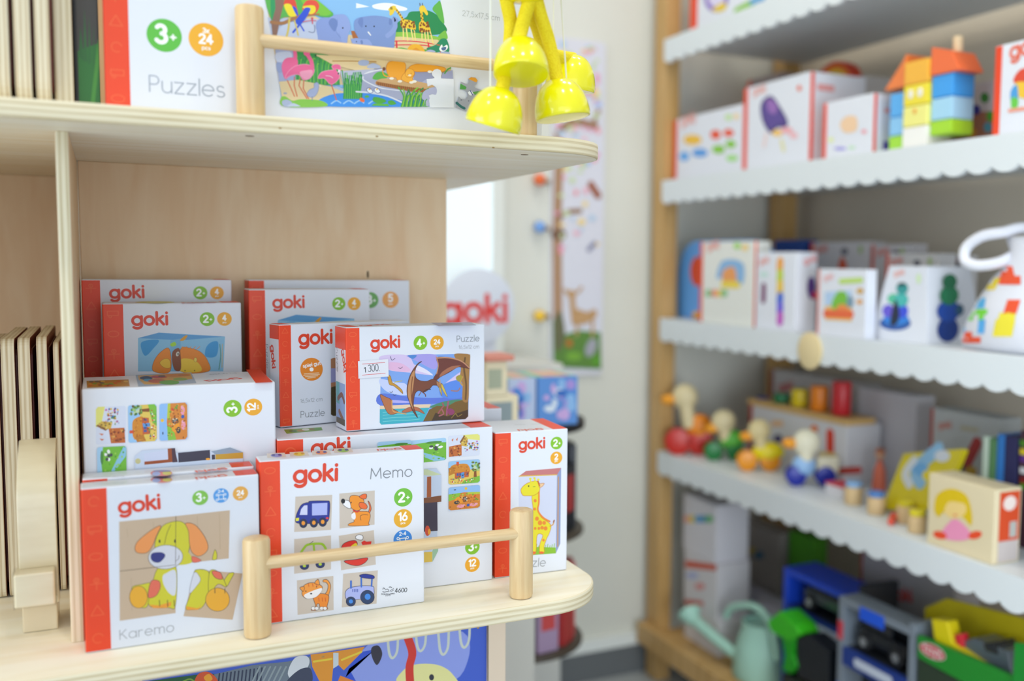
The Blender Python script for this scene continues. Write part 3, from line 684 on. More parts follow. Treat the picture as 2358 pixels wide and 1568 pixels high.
        specks(40, .03, .97, .42, .97, ['#C8701E', '#E89A3A', '#B8601A', '#9A5018', '#E0A858'], .02); specks(14, .02, .95, .27, .4, ['#6AA830', '#A8C83A', '#4E8A2A', '#D8C84A'], .02); specks(10, .2, .6, .4, .7, ['#3A3A3A', '#F4D8B0', '#5A4A3A'])
    else:              # cows on the meadow
        pl(R_, '#A8D0F0'); pl([(0, .2), (.5, .14), (1, .2), (1, .93), (.93, 1), (.07, 1), (0, .93)], '#74BA34'); pl([(.2, .5), (.28, .46), (.98, .9), (.93, 1), (.7, .98)], '#8CC4E0')
        for i in range(8): el(.55+rn.random()*.35, .28+rn.random()*.22, .05, .05, rn.choice(['#F2F2F2', '#2A2A2E', '#F2F2F2', '#44484C']))
        for i in range(16): el(.05+rn.random()*.9, .25+rn.random()*.65, .03, .03, rn.choice(['#4E9A2A', '#9ACE4A', '#5EA82E']))
        el(.2, .5, .05, .08, '#E0A03A'); el(.24, .42, .03, .03, '#E8C8A8'); el(.7, .16, .2, .05, '#4E8A3A')
cf = carton('cube_puzzle_box', 'white farm puzzle box turned on its side behind the shrink-wrapped dog boxes', (-.0250, 1.1890, ZL), math.radians(.1), .1964, .2630, .118, band=.0, group='farm cube puzzle boxes')
a = art(cf, 'top', (150, 830, 4.716))
a.poly([(1965, 100), (2120, 97), (2255, 235), (2068, 243)], ORANGE); a.build('spine_band')
a.poly([(232, 222), (688, 206), (702, 280), (238, 298)], '#B8862A')
for i in range(26):
    t = random.random(); a.ell(255+t*420, 225+random.random()*55, 26, 9, random.choice(['#7C9A30', '#D89A2A', '#C8601E', '#6A6A5A', '#E0B84A', '#8A4A1E']))
a.poly([(765, 158), (1370, 132), (1425, 245), (795, 284)], '#9FB0C8'); a.poly([(790, 165), (1360, 138), (1385, 200), (1000, 262), (860, 262), (800, 210)], '#D6A23A')
for x, y, rx, ry, c in ((880, 192, 70, 20, '#2E2E48'), (900, 215, 50, 16, '#4E9AC0'), (1020, 180, 90, 16, '#C0392E'), (1000, 225, 100, 22, '#C05A24'), (1180, 165, 120, 16, '#D8862A'), (1130, 240, 110, 24, '#5EA030'), (1290, 160, 70, 14, '#C8761E'), (1250, 205, 80, 16, '#8AA83A'), (1050, 172, 40, 10, '#5A4A4A')): a.ell(x, y, rx, ry, c)
a.build('printed_picture')
a.text('goki', (1885, 190), (1518, 215), LOGO, .165, .18); a.build('logo'); a.text('Puzzle', (1840, 133), (1560, 150), GREY, .07); a.build('title_lettering')
a = art(cf, 'left'); h_, d_ = .2630, .118
a.raw([(.002, .03), (d_-.002, .03), (d_-.002, h_-.002), (.002, h_-.002)], ORANGE); a.build('spine_band')
a = art(cf, 'front', (180, 860, 6.273))
# pictures lie on their side: picture-up points to the left
farm(a, [(255, 1030), (255, 483), (690, 465), (690, 1010)], 0); farm(a, [(728, 1000), (718, 462), (1130, 440), (1138, 972)], 1); farm(a, [(1175, 970), (1172, 438), (1572, 416), (1576, 945)], 2); farm(a, [(280, 1560), (272, 1065), (695, 1042), (698, 1540)], 3)
a.zoom(150, 830, 4.716); DK = '#3A3548'
a.poly([(755, 1035), (835, 975), (1112, 955), (1192, 948), (1200, 1000), (1570, 968), (1585, 985), (1790, 942), (1930, 995), (1930, 1180), (757, 1180)], '#C9D4E8')
a.poly([(855, 1010), (1112, 965), (1118, 1075), (860, 1100)], '#CDD3EA'); a.poly([(1112, 955), (1160, 950), (1165, 1100), (860, 1130), (860, 1095), (1118, 1072)], '#9A4A1E'); a.poly([(1155, 950), (1192, 948), (1200, 1005), (1222, 1100), (1165, 1105)], '#4A3240')
a.poly([(1225, 1000), (1570, 968), (1575, 1075), (1230, 1105)], DK); a.poly([(1590, 1022), (1625, 1018), (1628, 1070), (1592, 1075)], DK); a.poly([(1585, 985), (1790, 942), (1930, 995), (1630, 1018)], '#8FA0B4'); a.poly([(1630, 1018), (1930, 995), (1930, 1060), (1632, 1072)], '#C69A2E')
a.ell(1550, 1068, 24, 12, '#F0A020'); a.ell(790, 1090, 30, 30, '#C8C08A'); a.build('printed_picture')
c0 = '#86C122'; a.badge(1818, 520, 98, c0, '3+', ang=90); a.build('age_badge'); a.badge(2043, 506, 97, AMBER, '12', 'pcs', ang=90); a.build('piece_badge')

df = carton('cube_puzzle_box', 'upright white farm puzzle box behind the memory game, two boxes on its top', (.1720, 1.1830, ZL), math.radians(-1.4), .2590, .1965, .115, band=.0285, group='farm cube puzzle boxes')
a = art(df, 'front', (950, 920, 3.136))
farm(a, [(-60, 300), (243, 275), (243, 437), (-60, 470)], 3); farm(a, [(258, 262), (485, 248), (485, 402), (258, 418)], 0); farm(a, [(258, 447), (485, 430), (485, 598), (258, 615)], 1); farm(a, [(258, 635), (485, 615), (485, 778), (258, 800)], 2)
a.zoom(560, 1000, 3.136); farm(a, [(968, 55), (1212, 38), (1212, 190), (968, 205)], 3)
a.zoom(950, 920, 3.136)
a.poly([(-120, 520), (100, 500), (170, 495), (205, 540), (205, 690), (175, 740), (175, 960), (182, 1090), (140, 1165), (-120, 1195)], '#C4D0E6')
a.poly([(-120, 530), (100, 500), (205, 540), (130, 548), (92, 545)], '#C8D2A8'); a.poly([(102, 556), (132, 552), (132, 700), (100, 705)], '#A8541E'); a.poly([(-100, 735), (205, 690), (205, 735), (-100, 775)], '#7E4A2A'); a.poly([(-100, 760), (176, 738), (178, 945), (-100, 965)], '#3D3448'); a.ell(105, 945, 18, 38, '#D84A28'); a.ell(118, 952, 10, 22, '#F0A028'); a.poly([(-100, 1110), (140, 1095), (140, 1168), (-100, 1190)], '#E0BC48'); a.poly([(140, 1090), (182, 1000), (182, 1090), (142, 1168)], '#9CC0A0')
a.build('printed_picture')
a.badge(432, 1065, 52, GREEN, '3+'); a.build('age_badge'); a.badge(432, 1190, 53, AMBER, '12', 'pcs'); a.build('piece_badge')
a.zoom(560, 1000, 3.136); a.text('goki', (500, 145), (765, 122), LOGO, .165, .18); a.build('logo')
a = art(df, 'top', (550, 600, 3.628)); a.poly([(375, 1412), (690, 1392), (700, 1418), (400, 1447)], '#7CA838')
for x, y, c in ((450, 1425, '#4E7A34'), (520, 1420, '#B8862A'), (560, 1412, '#DDE0D0'), (620, 1410, '#8A7A3A'), (660, 1408, '#5E9A38')): a.ell(x, y, 34, 9, c)
a.build('printed_picture')

# ---- two small jigsaw boxes on top of the upright farm box
ZD = ZL+.1975
e_ = carton('jigsaw_box', 'narrow-looking white jigsaw box with round orange seal, half hidden behind the pterosaur box', (.1870, 1.2605, ZD), math.radians(14), .1790, .1262, .0300, band=.0150, topband='left', leftpanel=.108, group='small jigsaw boxes')
a = art(e_, 'front', (550, 600, 3.628))
a.text('goki', (508, 698), (772, 684), LOGO, .165, .18); a.build('logo')
a.text('16,5x12 cm', (515, 1188), (697, 1172), '#9A9CA2', .07, .14); a.text('Puzzle', (518, 1312), (716, 1294), '#8A8C92', .07); a.build('title_lettering')
a.ell(607, 908, 94, 96, '#EE8A22', n=40); a.ell(607, 909, 17, 17, '#FFFFFF')
a.text('spiel gut', (538, 895), (684, 868), '#FFFFFF', .14, .18)
for y, x0, x1 in ((946, 546, 668), (958, 540, 674), (970, 556, 660), (982, 575, 640)): a.line([(x0, y), (x1, y-8)], 6, '#F8D8B0', False)
a.build('quality_seal')
a.poly([(768, 822), (790, 812), (830, 812), (830, 1296), (790, 1298), (770, 1285)], '#B07A56'); a.poly([(769, 900), (830, 900), (830, 1010), (769, 1020)], '#9A9AC8'); a.poly([(769, 1060), (830, 1040), (830, 1296), (785, 1297), (769, 1285)], '#4A3E20'); a.build('printed_picture')
a = art(e_, 'left', (550, 600, 3.628)); a.text('goki', (266, 712), (280, 895), LOGO, .165, .18); a.build('logo'); a.text('Puzzle', (224, 700), (230, 898), '#83868E', .07); a.build('title_lettering')

fx = carton('jigsaw_box', 'white jigsaw box with pterosaur picture and white price sticker', (.2545, 1.2010, ZD), math.radians(4.6), .1800, .1255, .0455, band=.0165, topband='left', leftpanel=.098, group='small jigsaw boxes')
a = art(fx, 'front', (860, 800, 8.254))
pic = [(150, 160), (1760, 118), (1815, 130), (1838, 180), (1800, 1310), (1745, 1365), (150, 1468), (118, 1430), (128, 900)]
a.poly(pic, '#7FA6EA')
for P, c in (([(150, 160), (640, 150), (800, 350), (1130, 520), (700, 480), (290, 430), (140, 300)], '#D9C6EC'), ([(280, 290), (520, 300), (700, 420), (600, 470), (300, 420)], '#E6B8DC'), ([(650, 150), (1160, 132), (1220, 300), (1150, 420), (900, 300), (740, 220)], '#A99EE6'), ([(660, 150), (820, 150), (760, 215), (700, 200)], '#4E86D0'),
             ([(800, 330), (1000, 420), (1130, 530), (960, 480), (820, 430)], '#E8E2F4'), ([(130, 600), (420, 660), (620, 700), (640, 900), (300, 860), (135, 720)], '#C9D2F6'), ([(132, 880), (640, 930), (1100, 960), (1690, 940), (1690, 1040), (900, 1080), (130, 1100)], '#5E78D8'), ([(350, 1000), (640, 1020), (700, 1050), (360, 1050)], '#B4B0F0'),
             ([(1330, 720), (1520, 560), (1660, 470), (1680, 560), (1500, 680)], '#DCC8EE'), ([(1300, 720), (1690, 620), (1690, 940), (1300, 940)], '#5C8CE6')):
    a.blob(P, c)
a.poly([(122, 1110), (640, 1085), (1090, 1080), (1060, 1150), (122, 1175)], '#EBCFAF'); a.poly([(120, 1172), (1060, 1145), (940, 1405), (150, 1468), (118, 1430)], '#3FAFC0')
for y in (1215, 1270, 1330, 1390): a.line([(180, y+20), (420, y), (700, y-10), (880, y-30)], 10, '#7ED0D4')
a.blob([(1060, 1140), (1290, 1040), (1560, 990), (1700, 1000), (1720, 1080), (1400, 1140)], '#4E8A6A')
a.poly([(940, 1408), (1060, 1180), (1200, 1110), (1400, 1120), (1560, 1030), (1690, 1000), (1800, 1010), (1800, 1310), (1745, 1362)], '#7A5C2A'); a.poly([(1100, 1400), (1180, 1240), (1400, 1310), (1560, 1260), (1800, 1180), (1800, 1310), (1745, 1362)], '#4A3624')
a.blob([(1540, 125), (1760, 120), (1815, 135), (1838, 180), (1815, 620), (1800, 1010), (1690, 1000), (1690, 700), (1630, 600), (1660, 400), (1580, 250)], '#A87A42'); a.line([(1740, 200), (1720, 400), (1760, 700), (1750, 980)], 34, '#6E4E2A'); a.line([(1690, 560), (1650, 650), (1690, 720)], 26, '#C89A4A'); a.blob([(1570, 560), (1640, 520), (1680, 560), (1640, 650), (1580, 620)], '#A89A3A')
BR = '#7A4430'; LBn = '#C08A5A'
a.blob([(270, 535), (320, 545), (355, 660), (400, 690), (470, 740), (540, 810), (556, 880), (480, 810), (380, 730), (300, 700)], '#C89434', '#6E4A22', 6); a.line([(400, 660), (540, 635)], 14, '#C8B84A')
a.blob([(130, 895), (230, 940), (340, 1000), (355, 1150), (470, 1230), (290, 1262), (160, 1010)], '#B87046', '#6E3A22', 8); a.line([(350, 1010), (366, 1200), (480, 1238), (620, 1265)], 18, '#D8A05A')
a.blob([(540, 1215), (700, 1130), (860, 1150), (970, 1262), (800, 1200), (620, 1235)], '#B9694A', '#7A3A2A', 6)
a.blob([(915, 268), (840, 330), (790, 440), (800, 560), (860, 620), (940, 640), (1020, 640), (1130, 600), (1220, 640), (1260, 720), (1130, 720), (1080, 770), (960, 850), (860, 820), (790, 880), (760, 1040), (770, 1160), (840, 1335), (740, 1200), (690, 1060), (640, 900), (640, 740), (690, 540), (780, 380), (860, 290)], BR, '#4A2A22', 8)
a.blob([(700, 560), (780, 440), (760, 700), (720, 1000), (760, 1180), (680, 1020), (648, 820)], LBn); a.line([(740, 560), (715, 800), (725, 1020)], 20, '#8A5030')
a.blob([(1205, 195), (1400, 190), (1640, 240), (1760, 310), (1830, 400), (1700, 380), (1600, 375), (1440, 470), (1270, 560), (1210, 610), (1140, 590), (1200, 480), (1225, 330)], '#6E382E', '#4A2622', 8)
a.blob([(1300, 470), (1480, 360), (1660, 345), (1580, 385), (1420, 470), (1260, 560)], '#A86A4E'); a.line([(1205, 200), (1420, 195), (1660, 255), (1825, 390)], 22, '#C8906A'); a.line([(1190, 180), (1230, 330), (1200, 500)], 16, '#C8906A')
a.blob([(1200, 640), (1260, 670), (1310, 700), (1290, 770), (1240, 760), (1200, 700)], '#B07A52', '#5A3424', 6); a.blob([(1290, 690), (1330, 740), (1405, 940), (1340, 860), (1290, 760)], '#D8BE50', '#7A5A22', 5); a.blob([(1245, 740), (1280, 780), (1300, 915), (1265, 840)], '#D0B048', '#7A5A22', 5); a.line([(1265, 690), (1260, 620)], 16, '#D0A860')
a.line([(950, 840), (1010, 800), (1080, 795)], 16, '#4A2A24'); a.line([(930, 850), (980, 890), (990, 930)], 16, '#7A4030'); a.line([(900, 850), (860, 915)], 14, '#8A5A40')
a.line([(1475, 820), (1600, 825), (1640, 770)], 18, '#B47A5A'); a.line([(320, 170), (350, 240), (410, 205)], 8, '#3A3A60'); a.line([(475, 385), (515, 400), (550, 370)], 8, '#3A3A60'); a.line([(310, 840), (340, 860), (360, 830)], 8, '#3A3A60'); a.line([(370, 895), (400, 910), (430, 895)], 7, '#3A3A60')
a.line([(1230, 1250), (1290, 1160), (1330, 1110), (1310, 1060)], 26, '#A85A60'); a.line([(1300, 1180), (1330, 1260), (1250, 1300)], 24, '#B0646A'); a.line([(1390, 1280), (1400, 1160), (1420, 1030)], 30, '#A85878'); a.blob([(1400, 1180), (1480, 1160), (1540, 1220), (1500, 1280), (1430, 1270)], '#94406A'); a.line([(1480, 1340), (1560, 1260), (1600, 1310), (1680, 1270)], 8, '#B89A4A')
a.build('printed_picture')
a.zoom(550, 600, 3.628)
a.text('goki', (1108, 732), (1338, 720), LOGO, .165, .18); a.build('logo')
a.badge(1517, 687, 57, GREEN, '4+'); a.build('age_badge'); a.badge(1656, 685, 56, AMBER, '24', 'pcs'); a.build('piece_badge')
a.text('Puzzle', (1822, 680), (2008, 672), '#85888F', .075); a.text('16,5x12 cm', (1838, 738), (2006, 732), '#A5A7AE', .075, .14); a.build('title_lettering')
a.h = .0009; a.poly([(993, 840), (1246, 822), (1250, 968), (997, 985)], '#E6E6F0'); a.line([(1030, 864), (1218, 851)], 4, '#D8403A', False); a.line([(1030, 956), (1222, 940)], 4, '#D8403A', False)
a.text('1', (1048, 933), (1058, 932), '#3A3C46', .11); a.text('300.', (1080, 928), (1172, 920), '#3A3C46', .085, .12, sy=1.35); a.build('price_sticker')
a = art(fx, 'left', (550, 600, 3.628)); a.text('goki', (860, 745), (878, 930), LOGO, .165, .18); a.build('logo'); a.text('Puzzle', (812, 728), (818, 925), '#83868E', .07); a.build('title_lettering')
a.poly([(812, 1005), (888, 1035), (886, 1385), (815, 1345)], '#8FA8D8'); a.poly([(812, 1005), (840, 1015), (842, 1200), (815, 1180)], '#5AA8B0'); a.line([(830, 1150), (860, 1120), (880, 1180)], 12, '#7A4434'); a.line([(840, 1260), (870, 1330)], 14, '#8A5A44'); a.poly([(815, 1300), (886, 1330), (886, 1385), (815, 1345)], '#5A4A34'); a.build('printed_picture')
a = art(fx, 'top', (550, 600, 3.628)); a.text('goki', (1040, 545), (1265, 535), LOGO, .165, .18); a.build('logo'); a.poly([(1600, 520), (1940, 514), (1985, 542), (1670, 548)], '#A8A8C8'); a.ell(1780, 530, 90, 8, '#7A6A7A'); a.build('printed_picture')

# ---- giraffe cube box at the right end, and another behind it
gx = carton('cube_puzzle_box', 'white giraffe picture box at the right end of the lower shelf behind the dowel post', (.4350, 1.1790, ZL), math.radians(-2.8), .0985, .1878, .092, band=.0205)
a = art(gx, 'front', (950, 920, 3.136))
a.poly([(765, 555), (1043, 540), (1035, 1110), (770, 1130)], '#D3D7EC'); a.poly([(765, 555), (820, 515), (1073, 493), (1043, 545)], '#C87878'); a.line([(770, 553), (1043, 543)], 7, '#E0B84A', False); a.poly([(1043, 545), (1073, 493), (1066, 1040), (1035, 1108)], '#8C9AC4'); a.line([(1053, 560), (1048, 1060)], 8, '#C8945A', False)
a.poly([(770, 1060), (830, 1062), (1034, 1068), (1035, 1110), (770, 1130)], '#8CBE2C')
GY = '#EBDD22'; GO = '#EE8A2A'
for x in range(780, 1030, 16): a.line([(x, 1075), (x+5, 1040+((x*7) % 17))], 5, '#8CBE2C', False)
a.blob([(862, 690), (905, 660), (915, 730), (905, 800), (930, 850), (985, 890), (1000, 920), (985, 970), (970, 1000), (950, 1060), (950, 1105), (918, 1105), (920, 1040), (940, 980), (900, 980), (890, 1100), (862, 1100), (862, 900), (870, 800)], GY, '#C86A1E', 3)
a.line([(912, 640), (912, 740), (905, 800), (940, 850), (990, 880)], 12, GO)
a.blob([(782, 650), (810, 615), (850, 595), (895, 588), (918, 610), (915, 660), (880, 690), (830, 695), (795, 690)], GY, '#C86A1E', 3); a.line([(855, 595), (848, 572)], 9, GY); a.line([(885, 590), (882, 568)], 9, GY); a.ell(850, 572, 9, 8, GY); a.ell(880, 568, 9, 8, GY); a.ell(908, 578, 9, 8, GY); a.blob([(915, 610), (950, 605), (935, 628), (915, 632)], '#EEC89A', '#C86A1E', 3); a.line([(905, 590), (916, 622)], 10, '#C8641E')
a.ell(838, 625, 5, 6, '#3A2A1E'); a.line([(870, 630), (885, 628)], 3, '#6A8A2A')
for x, y, q in ((885, 730, 11), (882, 790, 10), (898, 860, 14), (920, 890, 16), (950, 890, 13), (912, 930, 10), (960, 930, 14), (935, 925, 12), (885, 930, 9), (945, 1015, 9)): a.ell(x, y, q, q*1.1, GO)
a.line([(992, 915), (1015, 900), (1018, 880)], 7, '#E0A03A'); a.line([(1018, 885), (1022, 872)], 9, '#A05A20'); a.ell(930, 1105, 18, 9, '#EE6A2A'); a.ell(875, 1105, 16, 9, '#EE6A2A')
a.build('printed_picture')
a.text('goki', (772, 358), (950, 346), LOGO, .165, .18); a.build('logo'); a.badge(1040, 314, 43, GREEN, '2+'); a.build('age_badge'); a.badge(1038, 421, 43, AMBER, '2', 'pc'); a.build('piece_badge')
a.text('Puzzle', (735, 1212), (958, 1202), '#A0A3AA', .075); a.build('title_lettering')
a = art(gx, 'top', (950, 920, 3.136)); a.text('goki', (935, 210), (760, 216), '#E86A54', .16, .18); a.build('logo'); a.line([(740, 182), (810, 180)], 9, '#B8BAC2', False); a.line([(858, 178), (925, 175)], 9, '#B8BAC2', False); a.build('title_lettering')
gb = carton('cube_puzzle_box', 'white box with orange end strip standing behind the giraffe box', (.392, 1.305, ZL), math.radians(-1), .0985, .1995, .092, band=.0205)

# ---- back row on the riser
ZR = ZL+.17
def backbox(label, uL, uR, v, y, d, bandpx, fivebadge=False, loc=None, name='cube_puzzle_box'):
    p0 = on(uL, v, 'Y', y); p1 = on(uR, v, 'Y', y); h = p0.z-ZR; w = p1.x-p0.x
    band = on(uL+bandpx, v, 'Y', y).x-p0.x
    return carton(name, label, (p0.x, y, ZR), 0, w, h, d, band=band, group='animal cube boxes in the back row')
def lioncubes(a, K):
    """K maps normalised points to picture points"""
    a.poly([K(p) for p in ((0, .14), (.24, 0), (1, .1), (.98, 1), (0, 1))], '#8CC4E6'); a.poly([K(p) for p in ((0, .14), (.24, 0), (.62, .06), (1, .1), (.5, .2))], '#5CA0D8'); a.poly([K(p) for p in ((.37, .2), (.49, .15), (.49, 1), (.37, 1))], '#7AB6DC')
    for P in (((.03, .3), (.1, .2), (.24, .2), (.18, .4), (.08, .6)), ((.78, .4), (.84, .25), (.92, .25), (.9, .6), (.78, .62))): a.blob([K(p) for p in P], '#3A9AD8')
    a.blob([K(p) for p in ((.36, .42), (.26, .5), (.18, .75), (.18, 1), (.37, 1))], '#F08C22', '#8A4A1A', 3); a.blob([K(p) for p in ((.36, .7), (.3, .68), (.25, .78), (.3, .9), (.37, .9))], '#F4C43A', '#8A4A1A', 2)
    a.blob([K(p) for p in ((.49, .42), (.6, .4), (.72, .5), (.8, .72), (.81, 1), (.49, 1))], '#F08C22', '#8A4A1A', 3)
    for i in range(5): a.line([K((.5+i*.045, .42)), K((.51+i*.05, .36))], 6, '#F08C22')
    a.blob([K(p) for p in ((.49, .7), (.6, .68), (.7, .8), (.72, 1), (.49, 1))], '#F6CC3A'); a.ell(*K((.66, .7)), 14, 20, '#F6D860', 0, '#8A4A1A', 2); a.ell(*K((.54, .98)), 4, 6, '#2A2020'); a.ell(*K((.65, .98)), 4, 6, '#2A2020')
    a.blob([K(p) for p in ((.4, .48), (.47, .4), (.49, .6), (.49, .96), (.42, .96), (.39, .7))], '#8A4A26'); a.ell(*K((.455, .55)), 14, 22, '#D8D0C0', 20); a.ell(*K((.46, .55)), 6, 10, '#2A2020'); a.blob([K(p) for p in ((.37, .3), (.42, .24), (.44, .32), (.39, .36))], '#A8D83A'); a.blob([K(p) for p in ((.48, .2), (.54, .08), (.57, .08), (.53, .2))], '#E0A020')
    a.line([K((.94, .3)), K((.95, .6)), K((.93, .95))], 6, '#3A8A6A'); a.line([K((.97, .3)), K((.965, .9))], 5, '#E0B020')
bi = backbox('white logo box in the back left corner of the lower shelf', 187, 533, 644, 1.440, .05, 43)
a = art(bi, 'front', (150, 600, 3.92)); a.text('goki', (410, 335), (705, 330), LOGO, .165, .18); a.build('logo'); a.badge(1220, 291, 64, GREEN, '2+'); a.build('age_badge'); a.badge(1370, 291, 62, AMBER, '4', 'pcs'); a.build('piece_badge')
bj = backbox('white box with lion cube picture, in front of the back left corner box', 235, 555, 699.5, 1.375, .05, 48)
a = art(bj, 'front', (150, 600, 3.92)); a.text('goki', (610, 580), (918, 574), LOGO, .165, .18); a.build('logo'); a.badge(1282, 528, 67, GREEN, '2+'); a.build('age_badge'); a.badge(1438, 527, 66, AMBER, '4', 'pcs'); a.build('piece_badge')
lioncubes(a, lambda p: (658+p[0]*785, 650+p[1]*350)); a.build('printed_picture')
a = art(bj, 'top', (150, 600, 3.92)); a.text('goki', (1350, 377), (1055, 380), '#E2553A', .16, .18); a.build('logo'); a.ell(810, 376, 180, 9, '#D8CE3A'); a.build('printed_picture')
bk = backbox('white box with blue cube picture in the back row, behind the jigsaw boxes', 572, 851, 667, 1.385, .05, 38)
a = art(bk, 'front', (550, 600, 3.628)); a.text('goki', (290, 392), (540, 388), LOGO, .165, .18); a.build('logo'); a.badge(835, 360, 55, GREEN, '2+'); a.build('age_badge'); a.badge(963, 360, 54, AMBER, '4', 'pcs'); a.build('piece_badge')
lioncubes(a, lambda p: (325+p[0]*640, 452+p[1]*330)); a.build('printed_picture')
bl_ = backbox('widest white box of the back row, against the back panel', 572, 943, 645, 1.450, .045, 36)
a = art(bl_, 'front', (550, 600, 3.628)); a.badge(1100, 330, 66, '#6CAE5C', '3+'); a.build('age_badge'); a.badge(1267, 327, 68, '#F0A85C', '5', 'pcs'); a.build('piece_badge'); a.poly([(1010, 500), (1340, 492), (1340, 560), (1010, 560)], '#B8A888'); a.build('printed_picture')
# ================================================================ big jigsaw box on the upper shelf
p = on(243, 237, 'Y', 1.122); q = on(1249, 316, 'Y', 1.122)
pz = carton('puzzle_box', 'large white jigsaw box with a zoo picture on the upper shelf', (p.x, 1.122, ZU), 0, q.x-p.x, .30, .055, band=.0225, cat='box', leftpanel=.29)
a = art(pz, 'front', (0, 0, 3.336))
a.badge(1262, 272, 134, '#5FBE42', '3+'); a.build('age_badge'); a.badge(1583, 305, 132, '#F2B024', '24', 'pcs', sup='3x'); a.build('piece_badge')
a.text('Puzzles', (1150, 702), (1725, 748), '#A3ABB8', .058, .13)
a.zoom(500, 0, 3.336); a.text('27,5x17,5 cm', (1885, 120), (2170, 160), '#B0B4BA', .055, .14); a.build('title_lettering')
a.zoom(0, 0, 1)
Z1 = (600, 0, 6.031); Z2 = (820, 0, 5.807)
SK = '#8CC0F2'; GR = '#4FAE46'; DG = '#1F8A55'; SAND = '#E6CFA0'
edge = [(612, -110), (650, 235), (656, 243), (662, 245.5), (989, 245), (1008, 0), (1002, -110)]
# base: sky over sand over grass and water
a.poly([(600, -110), (628, 90), (642, 180), (648, 234), (654, 242), (662, 245.5), (988, 245), (982, 214), (976, 200), (982, 180), (1042, 181), (1014, 0), (998, -110)], SK)
a.poly([(608, -30), (643, 192), (984, 200), (1042, 181), (1028, 90), (800, 80)], SAND); a.poly([(616, 40), (735, 44), (745, 95), (628, 100)], '#C3CEEA')
a.zoom(*Z2)
a.poly([(0, 40), (180, 90), (0, 110)], '#F2F6FA'); a.blob([(220, 70), (350, 40), (470, 45), (560, 70), (680, 110), (640, 145), (420, 140), (250, 115)], '#F4F7FB')
a.blob([(670, 230), (720, 160), (840, 150), (960, 140), (1080, 200), (1160, 300), (1210, 420), (1000, 470), (520, 450), (340, 470), (350, 370), (520, 330), (580, 280)], DG)
a.blob([(1020, 120), (1080, 40), (1130, 30), (1180, 300), (1130, 280), (1080, 200)], '#62B552'); a.blob([(1100, 480), (1180, 410), (1205, 430), (1220, 520), (1100, 540)], '#7CC050')
a.blob([(380, 440), (700, 430), (1000, 470), (1100, 500), (1080, 530), (600, 500), (400, 480)], '#8FC64C'); a.poly([(270, 500), (600, 490), (1050, 530), (1040, 600), (350, 620)], SAND)
for P in ((280, 322), (530, 338)): pass
a.line([(280, 322), (400, 325), (530, 338)], 8, '#E0485A', False); a.line([(380, 270), (384, 350)], 14, '#E0485A', False); a.ell(380, 300, 20, 18, '#E0485A')
a.line([(370, 575), (540, 550), (800, 555), (1040, 590)], 13, '#E0394A'); a.line([(400, 615), (600, 600), (900, 605), (1000, 625)], 13, '#E0394A')
for x in (540, 965): a.line([(x, 550), (x+4, 640)], 22, '#E0394A', False)
a.poly([(255, 620), (262, 530), (300, 530), (330, 550), (370, 560), (400, 600), (440, 620), (450, 660)], '#B87A34')
for x in (290, 330, 365, 400): a.line([(x, 545), (x+5, 640)], 7, '#7A4A1E', False)
a.blob([(480, 660), (600, 635), (720, 660), (900, 660), (960, 670), (900, 700), (500, 690)], '#62B54A')
GYL = '#EFC736'; GSP = '#8A4A22'
def giraffe(body, neck, legs, spots, head, tail=None):
    for L in legs: a.line(L, 17, '#F4DE8A', False)
    a.blob(body, GYL); a.line(neck, 34, GYL); a.blob(head, '#F2CF3E')
    for x, y, r_ in spots: a.ell(x, y, r_, r_*1.15, GSP, n=8)
rn = random.Random(5)
giraffe([(590, 280), (640, 260), (740, 280), (790, 330), (790, 400), (700, 380), (620, 370)], [(520, 110), (580, 190), (640, 290)], [[(630, 360), (632, 530)], [(670, 370), (690, 540)], [(735, 390), (762, 540)], [(775, 390), (792, 540)]],
        [(600+rn.random()*180, 280+rn.random()*90, 9+rn.random()*6) for _ in range(26)]+[(545, 140, 9), (570, 165, 10), (590, 200, 11), (615, 235, 11), (560, 185, 8), (630, 265, 10), (640, 400, 8), (770, 430, 8), (780, 400, 8)], [(430, 125), (480, 80), (530, 85), (520, 130), (490, 190), (450, 205), (445, 150)])
giraffe([(840, 320), (880, 280), (940, 310), (985, 370), (990, 420), (930, 420), (850, 420)], [(870, 150), (880, 240), (900, 340)], [[(880, 410), (880, 540)], [(915, 410), (930, 560)], [(955, 410), (965, 560)], [(985, 410), (1030, 580)]],
        [(850+rn.random()*120, 300+rn.random()*120, 10+rn.random()*7) for _ in range(22)]+[(865, 190, 9), (885, 215, 10), (870, 245, 11), (895, 265, 10), (880, 440, 8), (990, 460, 8)], [(845, 100), (880, 72), (915, 85), (960, 180), (940, 205), (900, 160), (850, 150)])
giraffe([(380, 430), (430, 380), (500, 380), (505, 440), (460, 450), (390, 460)], [(485, 270), (490, 330), (490, 400)], [[(405, 440), (405, 490)], [(490, 440), (505, 530)], [(440, 440), (430, 490)]],
        [(390+rn.random()*110, 395+rn.random()*50, 6+rn.random()*4) for _ in range(14)]+[(485, 310, 6), (492, 340, 6), (488, 370, 6)], [(450, 265), (490, 245), (540, 262), (540, 275), (480, 290)])
for x, y in ((460, 95), (475, 95), (850, 45), (885, 45)): a.line([(x, y), (x+4, y+30)], 8, '#5A3020', False)
a.blob([(690, 670), (720, 610), (790, 590), (870, 615), (915, 700), (800, 700)], '#F2B52C'); a.blob([(740, 690), (800, 640), (860, 695)], '#E89A1E')
a.blob([(940, 650), (1060, 600), (1140, 520), (1215, 540), (1235, 700), (1050, 700)], '#1F8A66'); a.blob([(930, 690), (990, 665), (1060, 690), (1000, 715)], '#A8B4DA'); a.blob([(1040, 720), (1150, 690), (1240, 700), (1240, 740)], '#A8B4DA')
